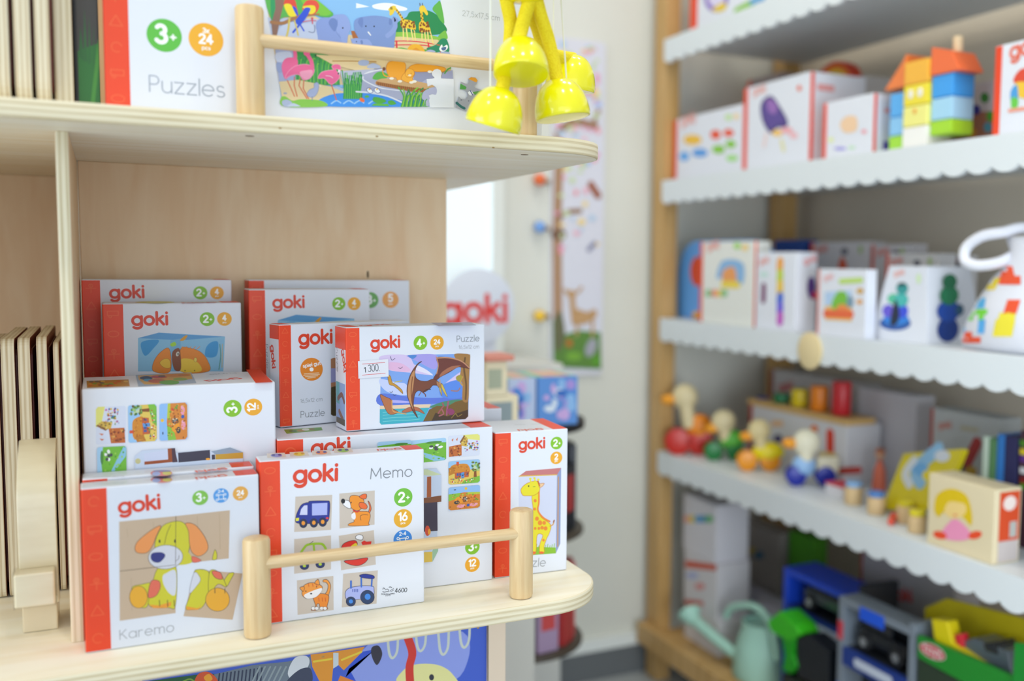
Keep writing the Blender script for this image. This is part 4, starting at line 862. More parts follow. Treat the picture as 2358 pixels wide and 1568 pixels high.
a.blob([(1110, 660), (1130, 610), (1150, 600), (1160, 630), (1210, 600), (1225, 640), (1190, 680), (1140, 690)], '#F4F6FA'); a.blob([(1140, 640), (1200, 630), (1190, 670), (1150, 675)], '#4A6A9A'); a.line([(1075, 600), (1115, 605)], 9, '#E0503A'); a.line([(1125, 690), (1125, 715)], 6, '#E0503A', False)
# elephants
EL = '#8A9FDC'; ED = '#6E86C4'
a.zoom(*Z1)
a.blob([(230, 470), (300, 350), (420, 310), (560, 320), (700, 330), (780, 420), (850, 560), (500, 600), (240, 560)], '#C3CEEA')
a.blob([(770, 330), (830, 260), (940, 240), (1040, 300), (1200, 400), (1200, 600), (1180, 660), (840, 620), (790, 500)], EL)
a.blob([(960, 260), (1040, 210), (1160, 205), (1220, 270), (1250, 390), (1220, 470), (1180, 620), (1120, 560), (1100, 480), (1040, 440)], '#93A7E2'); a.blob([(945, 330), (975, 260), (1040, 265), (1065, 320), (1045, 420), (1010, 430)], ED); a.line([(1065, 270), (1065, 350), (1045, 430), (1110, 530)], 6, ED); a.ell(1140, 390, 11, 11, '#1E1E2A')
a.poly([(1255, 430), (1300, 430), (1350, 530), (1280, 530)], '#B0652A')
a.blob([(1300, 300), (1360, 250), (1460, 230), (1600, 220), (1780, 250), (1880, 330), (1860, 560), (1820, 680), (1500, 660), (1380, 560), (1310, 430)], '#7E97D2')
a.blob([(1350, 310), (1380, 250), (1420, 260), (1420, 350), (1400, 385)], ED); a.blob([(1790, 260), (1830, 290), (1810, 350), (1780, 330)], ED); a.ell(1460, 365, 10, 11, '#1E1E2A'); a.ell(1575, 368, 10, 11, '#1E1E2A'); a.poly([(1480, 445), (1500, 440), (1535, 490), (1525, 500)], '#F6F6FA')
a.line([(1760, 500), (1830, 440), (1870, 360), (1850, 270), (1880, 280)], 60, '#8EA2DC'); a.blob([(1240, 480), (1260, 540), (1330, 530), (1400, 545), (1500, 555), (1540, 650), (1300, 640)], '#93A7E2'); a.ell(1330, 580, 8, 9, '#1E1E2A'); a.blob([(1385, 570), (1410, 560), (1420, 600), (1400, 620)], ED)
# tree, branch and parrots
a.blob([(80, -200), (600, -300), (800, 20), (1000, 180), (960, 240), (840, 235), (700, 200), (500, 230), (330, 240), (150, 280)], '#58B24E'); a.blob([(560, -20), (720, -30), (860, 60), (980, 180), (900, 220), (780, 200), (650, 130)], '#7CC63E'); a.blob([(140, -60), (230, -40), (180, 240), (150, 260)], '#2E9A5E')
a.poly([(190, -200), (320, -200), (320, 60), (270, 260), (220, 520), (170, 510), (150, 330), (205, 120)], '#8E6A5C'); a.line([(150, 310), (300, 325), (400, 285), (540, 225)], 46, '#A8754A'); a.line([(600, 220), (720, 205), (810, 200)], 24, '#A8754A')
a.blob([(320, 60), (360, -40), (470, 0), (500, 90), (520, 200), (480, 230), (420, 230), (370, 180)], '#E24A36'); a.blob([(325, 70), (410, 60), (460, 140), (500, 215), (420, 235), (370, 190)], '#F2E02E'); a.blob([(440, 95), (490, 110), (520, 200), (500, 220)], '#2E52D8')
a.blob([(580, 100), (640, 10), (760, 10), (812, 80), (780, 170), (700, 205), (600, 160)], '#E8503C'); a.blob([(590, 90), (740, 80), (760, 160), (690, 200), (610, 130)], '#F0DA2E'); a.blob([(575, 170), (620, 110), (690, 120), (660, 200), (600, 290), (540, 350), (480, 300)], '#2E52D8'); a.line([(560, 320), (450, 450)], 26, '#2E52D8'); a.line([(540, 330), (600, 430)], 20, '#2E52D8')
a.line([(400, 250), (385, 400), (360, 510)], 26, '#D8C45A'); a.line([(470, 290), (500, 400), (520, 490)], 20, '#D8C45A'); a.line([(590, 305), (700, 285), (770, 290)], 9, '#D84A5A'); a.line([(715, 250), (720, 330)], 14, '#D84A5A', False); a.ell(715, 258, 16, 16, '#D84A5A'); a.line([(665, 440), (720, 455), (750, 430), (745, 350)], 7, '#4A5A8A')
# lower half: rocks, reeds, flamingos, pond
a.poly([(200, 690), (500, 690), (520, 1150), (255, 1140)], '#A6B2DC'); a.blob([(215, 740), (400, 720), (430, 800), (300, 860), (220, 850)], '#C8D2EE'); a.blob([(220, 870), (290, 890), (300, 1000), (235, 1000)], '#93A2D0')
a.poly([(480, 700), (700, 720), (1000, 780), (1080, 1000), (1100, 1180), (700, 1190), (500, 1120)], '#3C9A52')
for i in range(34): x = 500+i*17; a.line([(x, 1170), (x-12+(i*13) % 30, 1000-(i*37) % 180), (x+10+(i*29) % 40, 780+(i*23) % 140)], 13, ['#4EB04A', '#2E8A48', '#7CC64A'][i % 3])
a.poly([(740, 760), (1400, 800), (1600, 980), (1400, 1000), (1000, 900), (820, 800)], SAND); a.line([(1000, 850), (1250, 850), (1600, 860)], 14, '#B88A4A')
a.poly([(1100, 990), (1600, 960), (1600, 1340), (1350, 1300), (1150, 1200)], '#BCC0D8'); a.blob([(1420, 1060), (1500, 1000), (1700, 960), (1700, 1240), (1520, 1150)], '#9498BE'); a.line([(1700, 970), (1500, 1010), (1425, 1070), (1480, 1160), (1700, 1260)], 26, '#E8EAF4')
a.blob([(1350, 870), (1400, 835), (1500, 850), (1480, 910), (1380, 910)], '#A8B6DA'); a.blob([(1480, 920), (1560, 880), (1660, 920), (1640, 950), (1500, 950)], '#B4C0E0')
a.poly([(258, 1135), (520, 1110), (900, 1190), (1200, 1240), (1400, 1290), (1400, 1480), (400, 1480), (300, 1400)], SAND); a.blob([(800, 1400), (1000, 1310), (1300, 1290), (1600, 1310), (2300, 1420), (2320, 1480), (900, 1480)], '#3C92EE')
for x in (980, 1150, 1300, 1500): a.line([(x, 1440), (x+70, 1400), (x+130, 1430)], 18, '#9CCBF8')
a.blob([(280, 1360), (340, 1340), (440, 1400), (560, 1380), (840, 1400), (900, 1480), (330, 1480)], '#86C648'); a.blob([(295, 1410), (360, 1385), (430, 1420), (420, 1480), (320, 1475)], '#AEBBDC'); a.blob([(370, 1470), (450, 1435), (540, 1470), (540, 1480), (380, 1480)], '#C4CFEA')
FP = '#F0689E'; FL = '#F7A2C2'
for L in ([(370, 1120), (420, 1230), (470, 1340)], [(470, 1070), (465, 1190), (505, 1340)], [(550, 1100), (530, 1190), (640, 1370)], [(600, 1090), (590, 1230), (665, 1375)], [(975, 1160), (1050, 1390)]): a.line(L, 14, '#D8603A', False)
a.blob([(295, 900), (340, 820), (430, 800), (510, 830), (500, 950), (400, 1060), (340, 1100), (300, 1000)], FP); a.line([(470, 700), (480, 780), (470, 880)], 50, FP)
a.blob([(340, 1090), (380, 1000), (480, 920), (620, 895), (720, 930), (740, 1000), (680, 1090), (590, 1110), (530, 1040), (430, 1050)], FP, FL, 8); a.blob([(540, 1010), (620, 980), (720, 980), (690, 1080), (600, 1100)], FL); a.line([(640, 700), (650, 760), (700, 850), (715, 940)], 56, FP); a.ell(640, 740, 46, 40, FP); a.poly([(745, 760), (775, 765), (768, 795)], '#2A2A3A')
a.blob([(795, 1090), (840, 1010), (940, 980), (1020, 980), (1090, 1030), (1080, 1100), (1000, 1170), (950, 1160), (880, 1090)], FP, FL, 7); a.line([(1040, 1000), (1020, 960), (1010, 930)], 40, FP); a.blob([(985, 920), (1040, 895), (1100, 910), (1110, 970), (1060, 960), (1010, 960)], FP, FL, 6); a.poly([(1075, 970), (1105, 970), (1095, 1040), (1070, 1040)], '#F0E8EE'); a.poly([(1070, 1010), (1090, 1010), (1085, 1040), (1070, 1038)], '#2A2A3A'); a.line([(905, 1055), (960, 1060), (1000, 1085)], 9, '#FAD0E0')
a.blob([(640, 1310), (680, 1250), (740, 1220), (740, 1170), (780, 1145), (805, 1180), (790, 1280), (740, 1345), (680, 1350)], '#A9B4DA', '#7A88B8', 5); a.poly([(800, 1180), (838, 1195), (835, 1215)], '#F0E8D8'); a.line([(715, 1345), (715, 1395)], 9, '#6A78A8', False); a.ell(340, 1298, 26, 12, '#9AA4C4'); a.blob([(1010, 1220), (1060, 1200), (1150, 1245), (1140, 1270), (1060, 1240)], '#B4C0E0')
for i in range(26): x = 1150+i*10; a.line([(x, 1370), (x+5, 1200), (x-20+(i*31) % 70, 980+(i*37) % 150)], 14, ['#3EA24A', '#1F8A4A', '#66BE4A'][i % 3])
a.blob([(1370, 1375), (1400, 1360), (1440, 1390), (1430, 1420), (1385, 1410)], '#F0703A')
a.zoom(*Z2)
a.poly([(90, 1000), (240, 960), (400, 930), (560, 960), (985, 1080), (980, 1280), (660, 1360), (300, 1260), (60, 1230)], '#A9ADCB'); a.line([(960, 1180), (700, 1290), (420, 1240), (60, 1235)], 18, '#E4E6F2'); a.line([(90, 1030), (110, 1080), (330, 1180), (620, 1220)], 16, '#E4E6F2'); a.poly([(330, 1190), (660, 1230), (950, 1220), (980, 1290), (700, 1360), (300, 1262)], '#A9ADCB')
a.line([(0, 1228), (200, 1245), (420, 1290), (650, 1390)], 22, '#DFE2F0'); a.blob([(220, 1350), (240, 1300), (350, 1320), (400, 1360), (300, 1390)], '#4EA83A'); a.blob([(420, 1360), (480, 1345), (530, 1390), (450, 1405)], '#4EA83A'); a.poly([(200, 1415), (240, 1385), (420, 1390), (440, 1422)], '#5EB440'); a.blob([(110, 1290), (150, 1275), (170, 1300), (130, 1310)], '#5EB440')
a.poly([(760, 960), (985, 950), (1010, 1000), (1040, 1050), (940, 1060), (860, 1110), (770, 1070)], '#9296B8'); a.poly([(1130, 1050), (1150, 980), (1285, 940), (1293, 1056)], '#9EA2C6'); a.line([(1180, 985), (1220, 930), (1260, 910)], 16, '#4EA048')
a.blob([(215, 1050), (260, 980), (340, 960), (420, 1000), (400, 1050), (280, 1070)], '#58AE46'); a.blob([(260, 1095), (340, 1055), (600, 1050), (820, 1090), (1040, 1150), (960, 1200), (800, 1215), (500, 1180), (280, 1140)], '#D2A874'); a.poly([(262, 1090), (500, 1135), (800, 1180), (960, 1195), (900, 1240), (740, 1230), (400, 1165), (265, 1135)], '#A8682E')
for x in range(290, 900, 28): a.line([(x, 1110+(x-290)*.13), (x+3, 1145+(x-290)*.13)], 6, '#6E3E1A', False)
LI = '#F0A42A'; LD = '#C8761A'
a.blob([(400, 900), (440, 830), (560, 820), (650, 850), (650, 960), (600, 1080), (560, 1090), (520, 1040), (460, 1050), (410, 980)], LI, LD, 5); a.blob([(700, 910), (800, 860), (1000, 870), (1180, 910), (1160, 960), (1000, 960), (780, 960)], LI, LD, 5); a.blob([(600, 1060), (640, 980), (720, 940), (780, 980), (750, 1060), (800, 1090), (700, 1110)], '#F2AE36', LD, 5); a.blob([(650, 980), (690, 920), (760, 940), (770, 1000), (720, 1040), (670, 1030)], '#F4B23A', LD, 4)
for x, y in ((470, 1052), (580, 1090), (775, 1092), (735, 1105), (980, 962)): a.ell(x, y, 30, 17, '#F4EEE2')
a.line([(430, 1030), (370, 1010), (350, 950), (370, 925)], 14, LI); a.ell(368, 925, 20, 24, '#7A4A30'); a.ell(690, 1000, 4, 5, '#3A2A1A'); a.ell(730, 985, 4, 5, '#3A2A1A'); a.ell(712, 1010, 22, 14, '#F6E2C0')
for i in range(15): x = 600+i*18; a.line([(x, 1425), (x+30, 1290), (x-40+(i*47) % 190, 1170+(i*29) % 110)], 17, ['#4EA63E', '#8CC83A', '#2E8A4A'][i % 3])
for i in range(6): a.line([(870+i*16, 1425), (890+i*12, 1370), (910+i*6, 1335)], 12, ['#4EA63E', '#8CC83A'][i % 2])
for x in (180, 280): a.blob([(x-40, 1190), (x, 1180), (x+40, 1230), (x, 1250), (x-35, 1225)], '#F2F4FA', '#2A3A9A', 6); a.ell(x-5, 1195, 14, 12, '#F0B83A')
# cut out the missing piece and show it loose
a.poly([(935, 1060), (1010, 1055), (1045, 1045), (1010, 1010), (1005, 970), (1040, 935), (1080, 925), (1120, 940), (1140, 980), (1130, 1020), (1132, 1052), (1300, 1058), (1300, 1440), (978, 1440), (968, 1275), (1010, 1262), (1060, 1270), (1075, 1220), (1060, 1170), (1010, 1135), (950, 1160)], CARD)
a.blob([(880, 1330), (890, 1240), (960, 1190), (1050, 1168), (1075, 1215), (1060, 1268), (1010, 1262), (968, 1275), (975, 1330)], '#B4B6D6'); a.poly([(905, 1340), (965, 1260), (975, 1420), (915, 1422)], '#B4B6D6'); a.line([(925, 1425), (920, 1360), (940, 1330)], 12, '#4EA63E')
a.poly([(1393, 1095), (1480, 1130), (1500, 1100), (1490, 1060), (1530, 1033), (1590, 1040), (1620, 1080), (1600, 1130), (1570, 1150), (1590, 1180), (1680, 1210), (1640, 1330), (1600, 1500), (1480, 1495), (1325, 1440), (1365, 1290), (1400, 1325), (1450, 1330), (1485, 1290), (1480, 1240), (1440, 1205), (1380, 1198)], '#A6A8B4')
a.poly([(1388, 1120), (1470, 1165), (1460, 1200), (1380, 1196)], '#4EA04A'); a.poly([(1495, 1060), (1530, 1035), (1590, 1042), (1618, 1080), (1600, 1105)], '#EDA22A'); a.blob([(1490, 1240), (1530, 1215), (1560, 1260), (1520, 1280)], '#F2F4FA'); a.line([(1520, 1215), (1550, 1270)], 12, '#24408A'); a.poly([(1550, 1235), (1680, 1210), (1670, 1260), (1580, 1270)], '#5EA048'); a.line([(1340, 1380), (1400, 1430), (1440, 1450)], 34, '#2A6A6A'); a.ell(1400, 1340, 10, 10, '#7A7C8A'); a.ell(1498, 1352, 10, 10, '#7A7C8A')
a.build('printed_picture')

# ---------------------------------------------------------------- dark picture book with green leaves, standing beside it
bk_ = thing('picture_book', 'dark picture book with a green leafy cover beside the upright on the upper shelf', 'book', (-.0212, 1.150, ZU))
b = MB(); b.box(0, .022, 0, .20, 0, .24, M('#2A2622', .5), {'f': M('#4E4A46', .5)}); b.build('cover', bk_, bevel=.001)
bk_['dims'] = (.022, .24, .20)
a = Art(bk_, ((0, 0, 0), (1, 0, 0), (0, 0, 1), (0, -1, 0)), (0, 0, 3.336), lift=.0002)
a.raw([(.0, .0015), (.0025, .0015), (.0025, .239), (.0, .239)], '#15120F')
a.raw([(.003, .0015), (.0218, .0015), (.0218, .07), (.003, .06)], '#2F7A2E')
for i in range(5): a.raw([(.004+i*.004, .055-.004*i), (.006+i*.004, .085+.006*((i*3) % 4)), (.0085+i*.003, .05)], '#2E6E30')
a.raw([(.012, .002), (.0215, .075), (.0218, .05), (.016, .002)], '#4E9A36'); a.build('printed_picture')

# ---------------------------------------------------------------- plywood toys wrapped in film, upper left and lower left
WOODTOY = noisy('toy_plywood', '#D3C29E', '#E6D9BC', (5, 40, 8), 5, .3, coat=.5)
TOYEDGE = ply_edge('toy_plywood_edge', 'X', .0048, '#E6DBC0', '#BDA67E')
def plyboard(name, label, x0, x1, y0, y1, z0, z1, group, lean=0.0, r=.02):
    t = thing(name, label, 'board', (x0, y0, z0), 0, group)
    b = MB(); w = x1-x0
    poly = rrect(0, 0, y1-y0, z1-z0, r)
    b.prism(poly, 0, w, lambda aa, bb, h: (h, aa, bb), M('#8A4A34', .5) if 'tray' in name else WOODTOY, TOYEDGE)
    b.build('board', t, bevel=.0008)
    b = MB(); b.prism([(p[0]*1.0, p[1]) for p in rrect(.012, .014, y1-y0-.012, z1-z0-.014, r*.7)], w+.0002, w+.0016, lambda aa, bb, h: (h, aa, bb), M('#6E2A22', .45)); b.build('picture_side', t)
    return t
GL_ = 'plywood boards standing on the upper shelf'
for i, (u0, u1, lab) in enumerate(((-45, 27, 'leftmost wrapped plywood board on the upper shelf, cut by the photo edge'), (34, 77, 'middle wrapped plywood board on the upper shelf left of the upright'), (82, 124, 'wrapped plywood board on the upper shelf touching the upright'))):
    xa = on(u0, 150, 'Y', 1.105).x; xb = on(u1, 150, 'Y', 1.105).x
    plyboard('plywood_board', lab, xa, min(xb, -.0392)-.0018, 1.105, 1.32, ZU, ZU+.24, GL_)
GT = 'plywood picture trays standing on the lower shelf'
for u0, u1, v, lab in ((-34, 6, 800, 'leftmost plywood picture tray in the row, mostly outside the photo'), (8, 44, 782, 'plywood picture tray second from the left, behind the wooden arch'), (47, 80, 780, 'plywood picture tray third from the left, behind the wooden arch'), (90, 119, 777, 'plywood picture tray right of centre behind the wooden arch'), (128, 146, 790, 'plywood picture tray against the upright, partly hidden by it')):
    y0 = 1.345; xa = on(u0, 1000, 'Y', y0).x; xb = on(u1, 1000, 'Y', y0).x; zt = on(u0, v, 'Y', y0).z
    plyboard('picture_tray', lab, xa, min(xb-.0018, UPX0-.003), y0, y0+.24, ZL, zt, GT, r=.012)
ar = thing('wooden_arch', 'film-wrapped plywood arch standing on a wooden block in the lower left compartment', 'toy', (0, 0, 0))
yb = 1.211
xa = on(52, 1440, 'Y', yb).x; xb = on(134, 1440, 'Y', yb).x
b = MB(); zt = on(90, 1388, 'Y', yb).z; b.box(xa, xb, yb, yb+.05, ZL+.0004, zt, WOODTOY); b.build('block', ar, bevel=.0015)
xa2 = on(42, 1200, 'Y', yb).x; xb2 = on(131, 1200, 'Y', yb).x; ztop = on(90, 1028, 'Y', yb).z
b = MB(); prof = []
z0 = zt; H = ztop-z0
for i in range(15):
    t = i/14; prof.append((yb-.006-.010*math.sin(math.pi*t)+.10*max(0, t-.72)**1.6*4, z0+H*t))
WOODTOY = noisy('pale_arch_plywood', '#DDD0AE', '#EDE4C8', (5, 40, 30), 5, .3, coat=.6)
ring = []
for (yy, zz) in prof: ring.append([(xa2, yy, zz), (xb2, yy, zz), (xb2, yy+.020, zz-.002), (xa2, yy+.020, zz-.002)])
b.rings(ring, WOODTOY, smooth=True); b.build('curved_strip', ar, bevel=.0008)
b = MB(); xa3 = on(34, 1350, 'Y', yb-.02).x; xb3 = on(128, 1350, 'Y', yb-.02).x; zb = on(80, 1388, 'Y', yb-.02).z; zc = on(80, 1312, 'Y', yb-.02).z
b.box(xa3, xb3, yb-.034, yb-.002, zb, zc, WOODTOY); b.build('end_piece', ar, bevel=.002)
film_m = _mats['shrink_film_material']
b = MB(); ring = []
for (yy, zz) in prof: ring.append([(xa2-.0012, yy-.0014, zz), (xb2+.0012, yy-.0014, zz)])
for i in range(len(ring)-1): b.face([ring[i][0], ring[i][1], ring[i+1][1], ring[i+1][0]], film_m, True)
b.box(xa3-.001, xb3+.001, yb-.0354, yb-.001, zb-.0005, zc+.001, film_m); b.build('shrink_film', ar)

# ---------------------------------------------------------------- yellow marionette hanging before the upper shelf
mr = thing('marionette', 'yellow string marionette with four half-ball wooden feet on thick cords', 'toy', (0, 0, 0))
YP = M('#F4EC08', .22, coat=.8, name='yellow_lacquer'); CORD = noisy('yellow_cord', '#EFD40A', '#F6E21E', (700, 700, 500), 1, .75, .5); STR = M('#E8E8DC', .6)
def foot(u, v, y, r, tilt, cordpath, strv):
    rd = ray(u, v).normalized(); ax_ = CR*tilt[0]-CD*tilt[1]; axis = (ax_-rd*ax_.dot(rd)).normalized(); axis = (axis*math.sqrt(1-tilt[2]**2)+rd*tilt[2]).normalized()
    return foot_(u, v, y, r, axis, cordpath, strv)
def foot_(u, v, y, r, axis, cordpath, strv):
    """half ball: centre of its flat side at picture point; axis = dome direction"""
    c = on(u, v, 'Y', y); T = Matrix.Translation(c) @ Vector(axis).normalized().to_track_quat('Z', 'Y').to_matrix().to_4x4()
    prof = [(r*.93, -r*.012), (r*.985, -r*.008), (r*1.0, .01*r)]+[(r*1.02*math.cos(math.radians(q))**.78, r*1.42*math.sin(math.radians(q))) for q in range(6, 88, 7)]+[(r*.08, r*1.42)]
    b = MB(); b.lathe(prof, YP, 44, T); f_ = b.build('foot', mr, smooth_angle=50)
    top = c+Vector(axis).normalized()*r*1.38
    pts = [tuple(top-Vector(axis).normalized()*.004)]+[tuple(on(pu, pv, 'Y', py)) for pu, pv, py in cordpath]
    b = MB(); b.tube(smooth_open(pts, 6), .0074, CORD, 14); b.build('leg_cord', mr)
    if strv:
        s0 = on(strv[0], strv[1], 'Y', strv[2]); s1 = on(strv[3], strv[4], 'Y', strv[5])
        b = MB(); b.tube([tuple(s0), tuple(s1)], .0009, STR, 6); b.build('string', mr)
foot(1200, 172, .985, .0285, (-.03, 1, .48), [(1195, 90, .995), (1208, 40, 1.0), (1222, -10, 1.0), (1228, -60, 1.0)], None)
foot(1134, 292, .995, .0290, (.26, .966, .0), [(1170, 130, 1.02), (1176, 60, 1.02), (1168, 10, 1.01), (1155, -50, 1.0)], (1129, 200, .99, 1130, -40, .99))
foot(1297, 272, 1.010, .0298, (-.15, .987, .16), [(1276, 150, 1.012), (1262, 90, 1.01), (1243, 30, 1.005), (1226, -40, 1.0)], (1304, 180, 1.012, 1290, -40, 1.012))
foot(1312, 208, 1.085, .0290, (.1, .99, .1), [(1262, 120, 1.05), (1236, 60, 1.03), (1226, 20, 1.02), (1222, -50, 1.01)], (1275, 90, 1.05, 1275, -40, 1.05))
b = MB(); c = on(1200, -95, 'Y', 1.0); b.ball(c, (.05, .05, .045), YP, 28); b.build('body', mr)
b = MB(); b.tube([tuple(c+Vector((0, 0, .04))), (c.x, c.y, 2.0)], .0012, STR, 6); b.build('string', mr)

# ---------------------------------------------------------------- picture tray under the lower shelf
ty = 1.235
t0 = on(1122, 1452, 'Y', ty); t1 = on(1163, 1446, 'Y', ty)
X0 = .0; X1 = t1.x; ztp = ZL-T-.045
tr = thing('jigsaw_tray', 'wooden tray jigsaw with a blue night picture standing under the lower shelf', 'puzzle', (X0, ty, .401))
W_ = X1-X0; H_ = .80-.40
b = MB(); b.box(0, W_, .0025, .012, 0, H_, M('#E2CDB6', .5)); fw = .0255
for x0, x1, z0, z1 in ((0, fw, 0, H_), (W_-fw, W_, 0, H_), (fw, W_-fw, 0, fw), (fw, W_-fw, H_-.012, H_)): b.box(x0, x1, -.003, .0025, z0, z1, M('#E2CDB6', .5))
b.build('tray', tr, bevel=.0008)
tr['dims'] = (W_, H_, .012)
a = Art(tr, ((0, .0024, 0), (1, 0, 0), (0, 0, 1), (0, -1, 0)), (300, 1350, 2.482), lift=.0)
zz0 = .03; a.raw([(fw, zz0), (W_-fw, zz0), (W_-fw, H_-.0122), (fw, H_-.0122)], '#3E5CC4')
a.blob([(1250, 480), (1400, 300), (1600, 250), (1900, 260), (1930, 420), (1800, 560), (1300, 580)], '#8C9AE0')
for x, y in ((1660, 300), (1790, 320), (1910, 280), (1500, 340)): a.line([(x-30, y-60), (x-20, y+40), (x, y+70), (x+25, y+30), (x+30, y-60)], 14, '#C9CFC4')
a.blob([(1540, 560), (1560, 480), (1640, 445), (1760, 450), (1840, 500), (1860, 580)], '#E2DC96'); a.ell(1722, 520, 14, 18, '#2A2A3A')
a.line([(1585, 290), (1612, 380), (1596, 460), (1600, 560)], 46, '#CF3226'); a.poly([(1180, 560), (1230, 520), (1290, 380), (1400, 360), (1250, 470), (1300, 560)], '#2E50C8')
a.poly([(1030, 390), (1150, 375), (1340, 345), (1320, 380), (1220, 480), (1180, 440), (1160, 460), (1150, 560), (1090, 560), (1040, 460)], '#E0922A'); a.poly([(1200, 510), (1330, 560), (1180, 560)], '#E0822A'); a.poly([(1160, 380), (1190, 380), (1190, 450), (1160, 470)], '#C9D2D6')
a.line([(1050, 430), (1150, 415)], 12, '#E6C83A'); a.line([(1210, 420), (1320, 375)], 12, '#E6C83A'); a.blob([(1380, 350), (1420, 340), (1440, 390), (1410, 450), (1380, 400)], '#2E2A3A')
a.poly([(470, 505), (700, 450), (900, 430), (1030, 400), (1040, 560), (470, 580)], '#6C7886'); a.blob([(900, 500), (940, 410), (1010, 400), (1020, 450), (950, 540)], '#D6D8DE'); a.blob([(890, 560), (960, 480), (1030, 470), (1030, 560)], '#3A4058')
for i in range(12): a.line([(500+i*22, 575), (510+i*22, 500-i*3)], 9, '#2E3650', False)
for i in range(6): a.line([(700+i*30, 540), (740+i*30, 460)], 10, '#8E9AA0')
a.poly([(80, 545), (380, 505), (480, 500), (480, 580), (80, 600)], '#1F5A34'); a.blob([(370, 560), (390, 500), (450, 490), (500, 540), (460, 580)], '#D8542A'); a.blob([(420, 520), (450, 500), (470, 530), (440, 545)], '#F0A22A'); a.line([(270, 560), (340, 530), (380, 560)], 10, '#7AA03A')
a.build('printed_picture')
# ================================================================ white scalloped rack on the right
XF = 1.4506; ZS = [1.883, 1.487, 1.092, .701]; YN = .55; YFAR = 2.60; XBK = 1.93
rack = thing('shelving_rack', 'tall pine rack with white scallop-edged shelves along the right wall', 'shelf')
def rbox(name, x0, x1, y0, y1, z0, z1, m, bev=.002):
    b = MB(); b.box(x0, x1, y0, y1, z0, z1, m); return b.build(name, rack, bevel=bev)
rbox('post', XF-.002, XF+.046, 2.537, 2.600, 0, 2.35, PINE); rbox('post', 1.868, 1.925, 2.537, 2.600, 0, 2.35, PINE); rbox('post', XF-.002, XF+.046, YN, YN+.06, 0, 2.35, PINE); rbox('post', 1.868, 1.925, YN, YN+.06, 0, 2.35, PINE)
for z in ZS:
    sb = rbox('shelf_board', XF-.001, XBK, YN, 2.536, z-.018, z, BOARD, .0015)
    b = MB(); pitch = .0601; y0 = 2.5295; poly = []
    n = int((y0-YN)/pitch); zb = z-.0665; dp = .0125
    poly.append((y0, z+.001))
    for i in range(n):
        for j in range(9):
            t = j/9; yy = y0-(i+t)*pitch
            poly.append((yy, zb+dp*(1-math.sin(math.pi*t)**.7)))
    ye = y0-n*pitch; poly.append((ye, zb+dp)); poly.append((ye, z+.001))
    b.prism(poly, XF-.012, XF-.002, lambda aa, bb, h: (h, aa, bb), BOARD)
    v = b.build('scalloped_valance', sb); 
zr = on(1516, 1462, 'X', XF-.03).z
rbox('base_rail', XF-.035, XF-.003, YN, 2.60, zr-.062, zr, PINE, .003)
rbox('base_board', XF-.003, XBK, YN, 2.536, zr-.03, zr-.012, PINE)
ZB = zr-.012
def mpp(p): return (Vector(p)-EYE).dot(CF)/FPX      # metres per picture pixel at a point
def rackbox(name, label, uL, uR, vT, X, z, d, band=0, group=None, cat='box', card=None, vm=None, rightband=0, topband=False, rz=0, hmax=None, bandmat=None):
    """box facing the aisle: its front spans picture columns uL..uR, its top edge runs at picture row vT"""
    vm = vm or vT
    yl = on(uL, vm, 'X', X).y; yr = on(uR, vm, 'X', X).y; h = on((uL+uR)/2, vT, 'X', X).z-z
    w = yl-yr
    r = carton(name, label, (X, yl, z), -math.pi/2+math.radians(rz), w, h, d, band=band*w, group=group, cat=cat, card=card, rightband=rightband, topband=topband, bandmat=bandmat, icons=False)
    return r
GR_ = 'toy boxes on the rack'
RB = M('#E2563A', .45)
# ---- top shelf
r = rackbox('toy_box', 'box with a coloured wheel print on the topmost rack shelf', 1592, 1770, -150, 1.475, ZS[0], .12, band=.11, group=GR_)
a = art(r, 'front', lift=.0006); a.step = .00002
a.ell(1650, -5, 28, 34, '#8A6AC8'); a.ell(1650, -8, 20, 24, '#E0D8F4'); a.blob([(1640, 22), (1668, 5), (1672, 20), (1655, 28)], '#E8C82E'); a.line([(1695, 26), (1735, 5)], 9, '#8CC63A'); a.line([(1730, 5), (1760, -6)], 7, '#4AA0D8'); a.build('printed_picture')
# ---- second shelf
r = rackbox('toy_box', 'low wide white box with small coloured prints, leftmost on the second rack shelf', 1552, 1710, 258, 1.475, ZS[1], .10, band=.06, group=GR_)
a = art(r, 'front', lift=.0006); a.step = .00002
for x, y, rx, ry, c in ((1595, 322, 21, 12, '#F4C23A'), (1648, 310, 12, 11, '#EE5A3A'), (1678, 306, 12, 9, '#EE5A3A'), (1576, 360, 12, 11, '#6AAEF0'), (1612, 352, 18, 10, '#5AA0E8'), (1655, 344, 15, 10, '#8ACB3E'), (1683, 332, 12, 9, '#8ACB3E'), (1686, 364, 14, 8, '#A8E08A'), (1678, 270, 8, 7, '#C8E8A0'), (1696, 268, 7, 7, '#F8DCA8')): a.ell(x, y, rx, ry, c)
a.text('goki', (1570, 287), (1600, 282), '#F0A8A0', .16); a.build('printed_picture')
r = rackbox('toy_box', 'tall white box with a purple shape picture, second from the left on the second shelf', 1714, 1866, 184, 1.475, ZS[1], .165, band=.07, group=GR_, rightband=.012)
a = art(r, 'front', lift=.0006); a.step = .00002
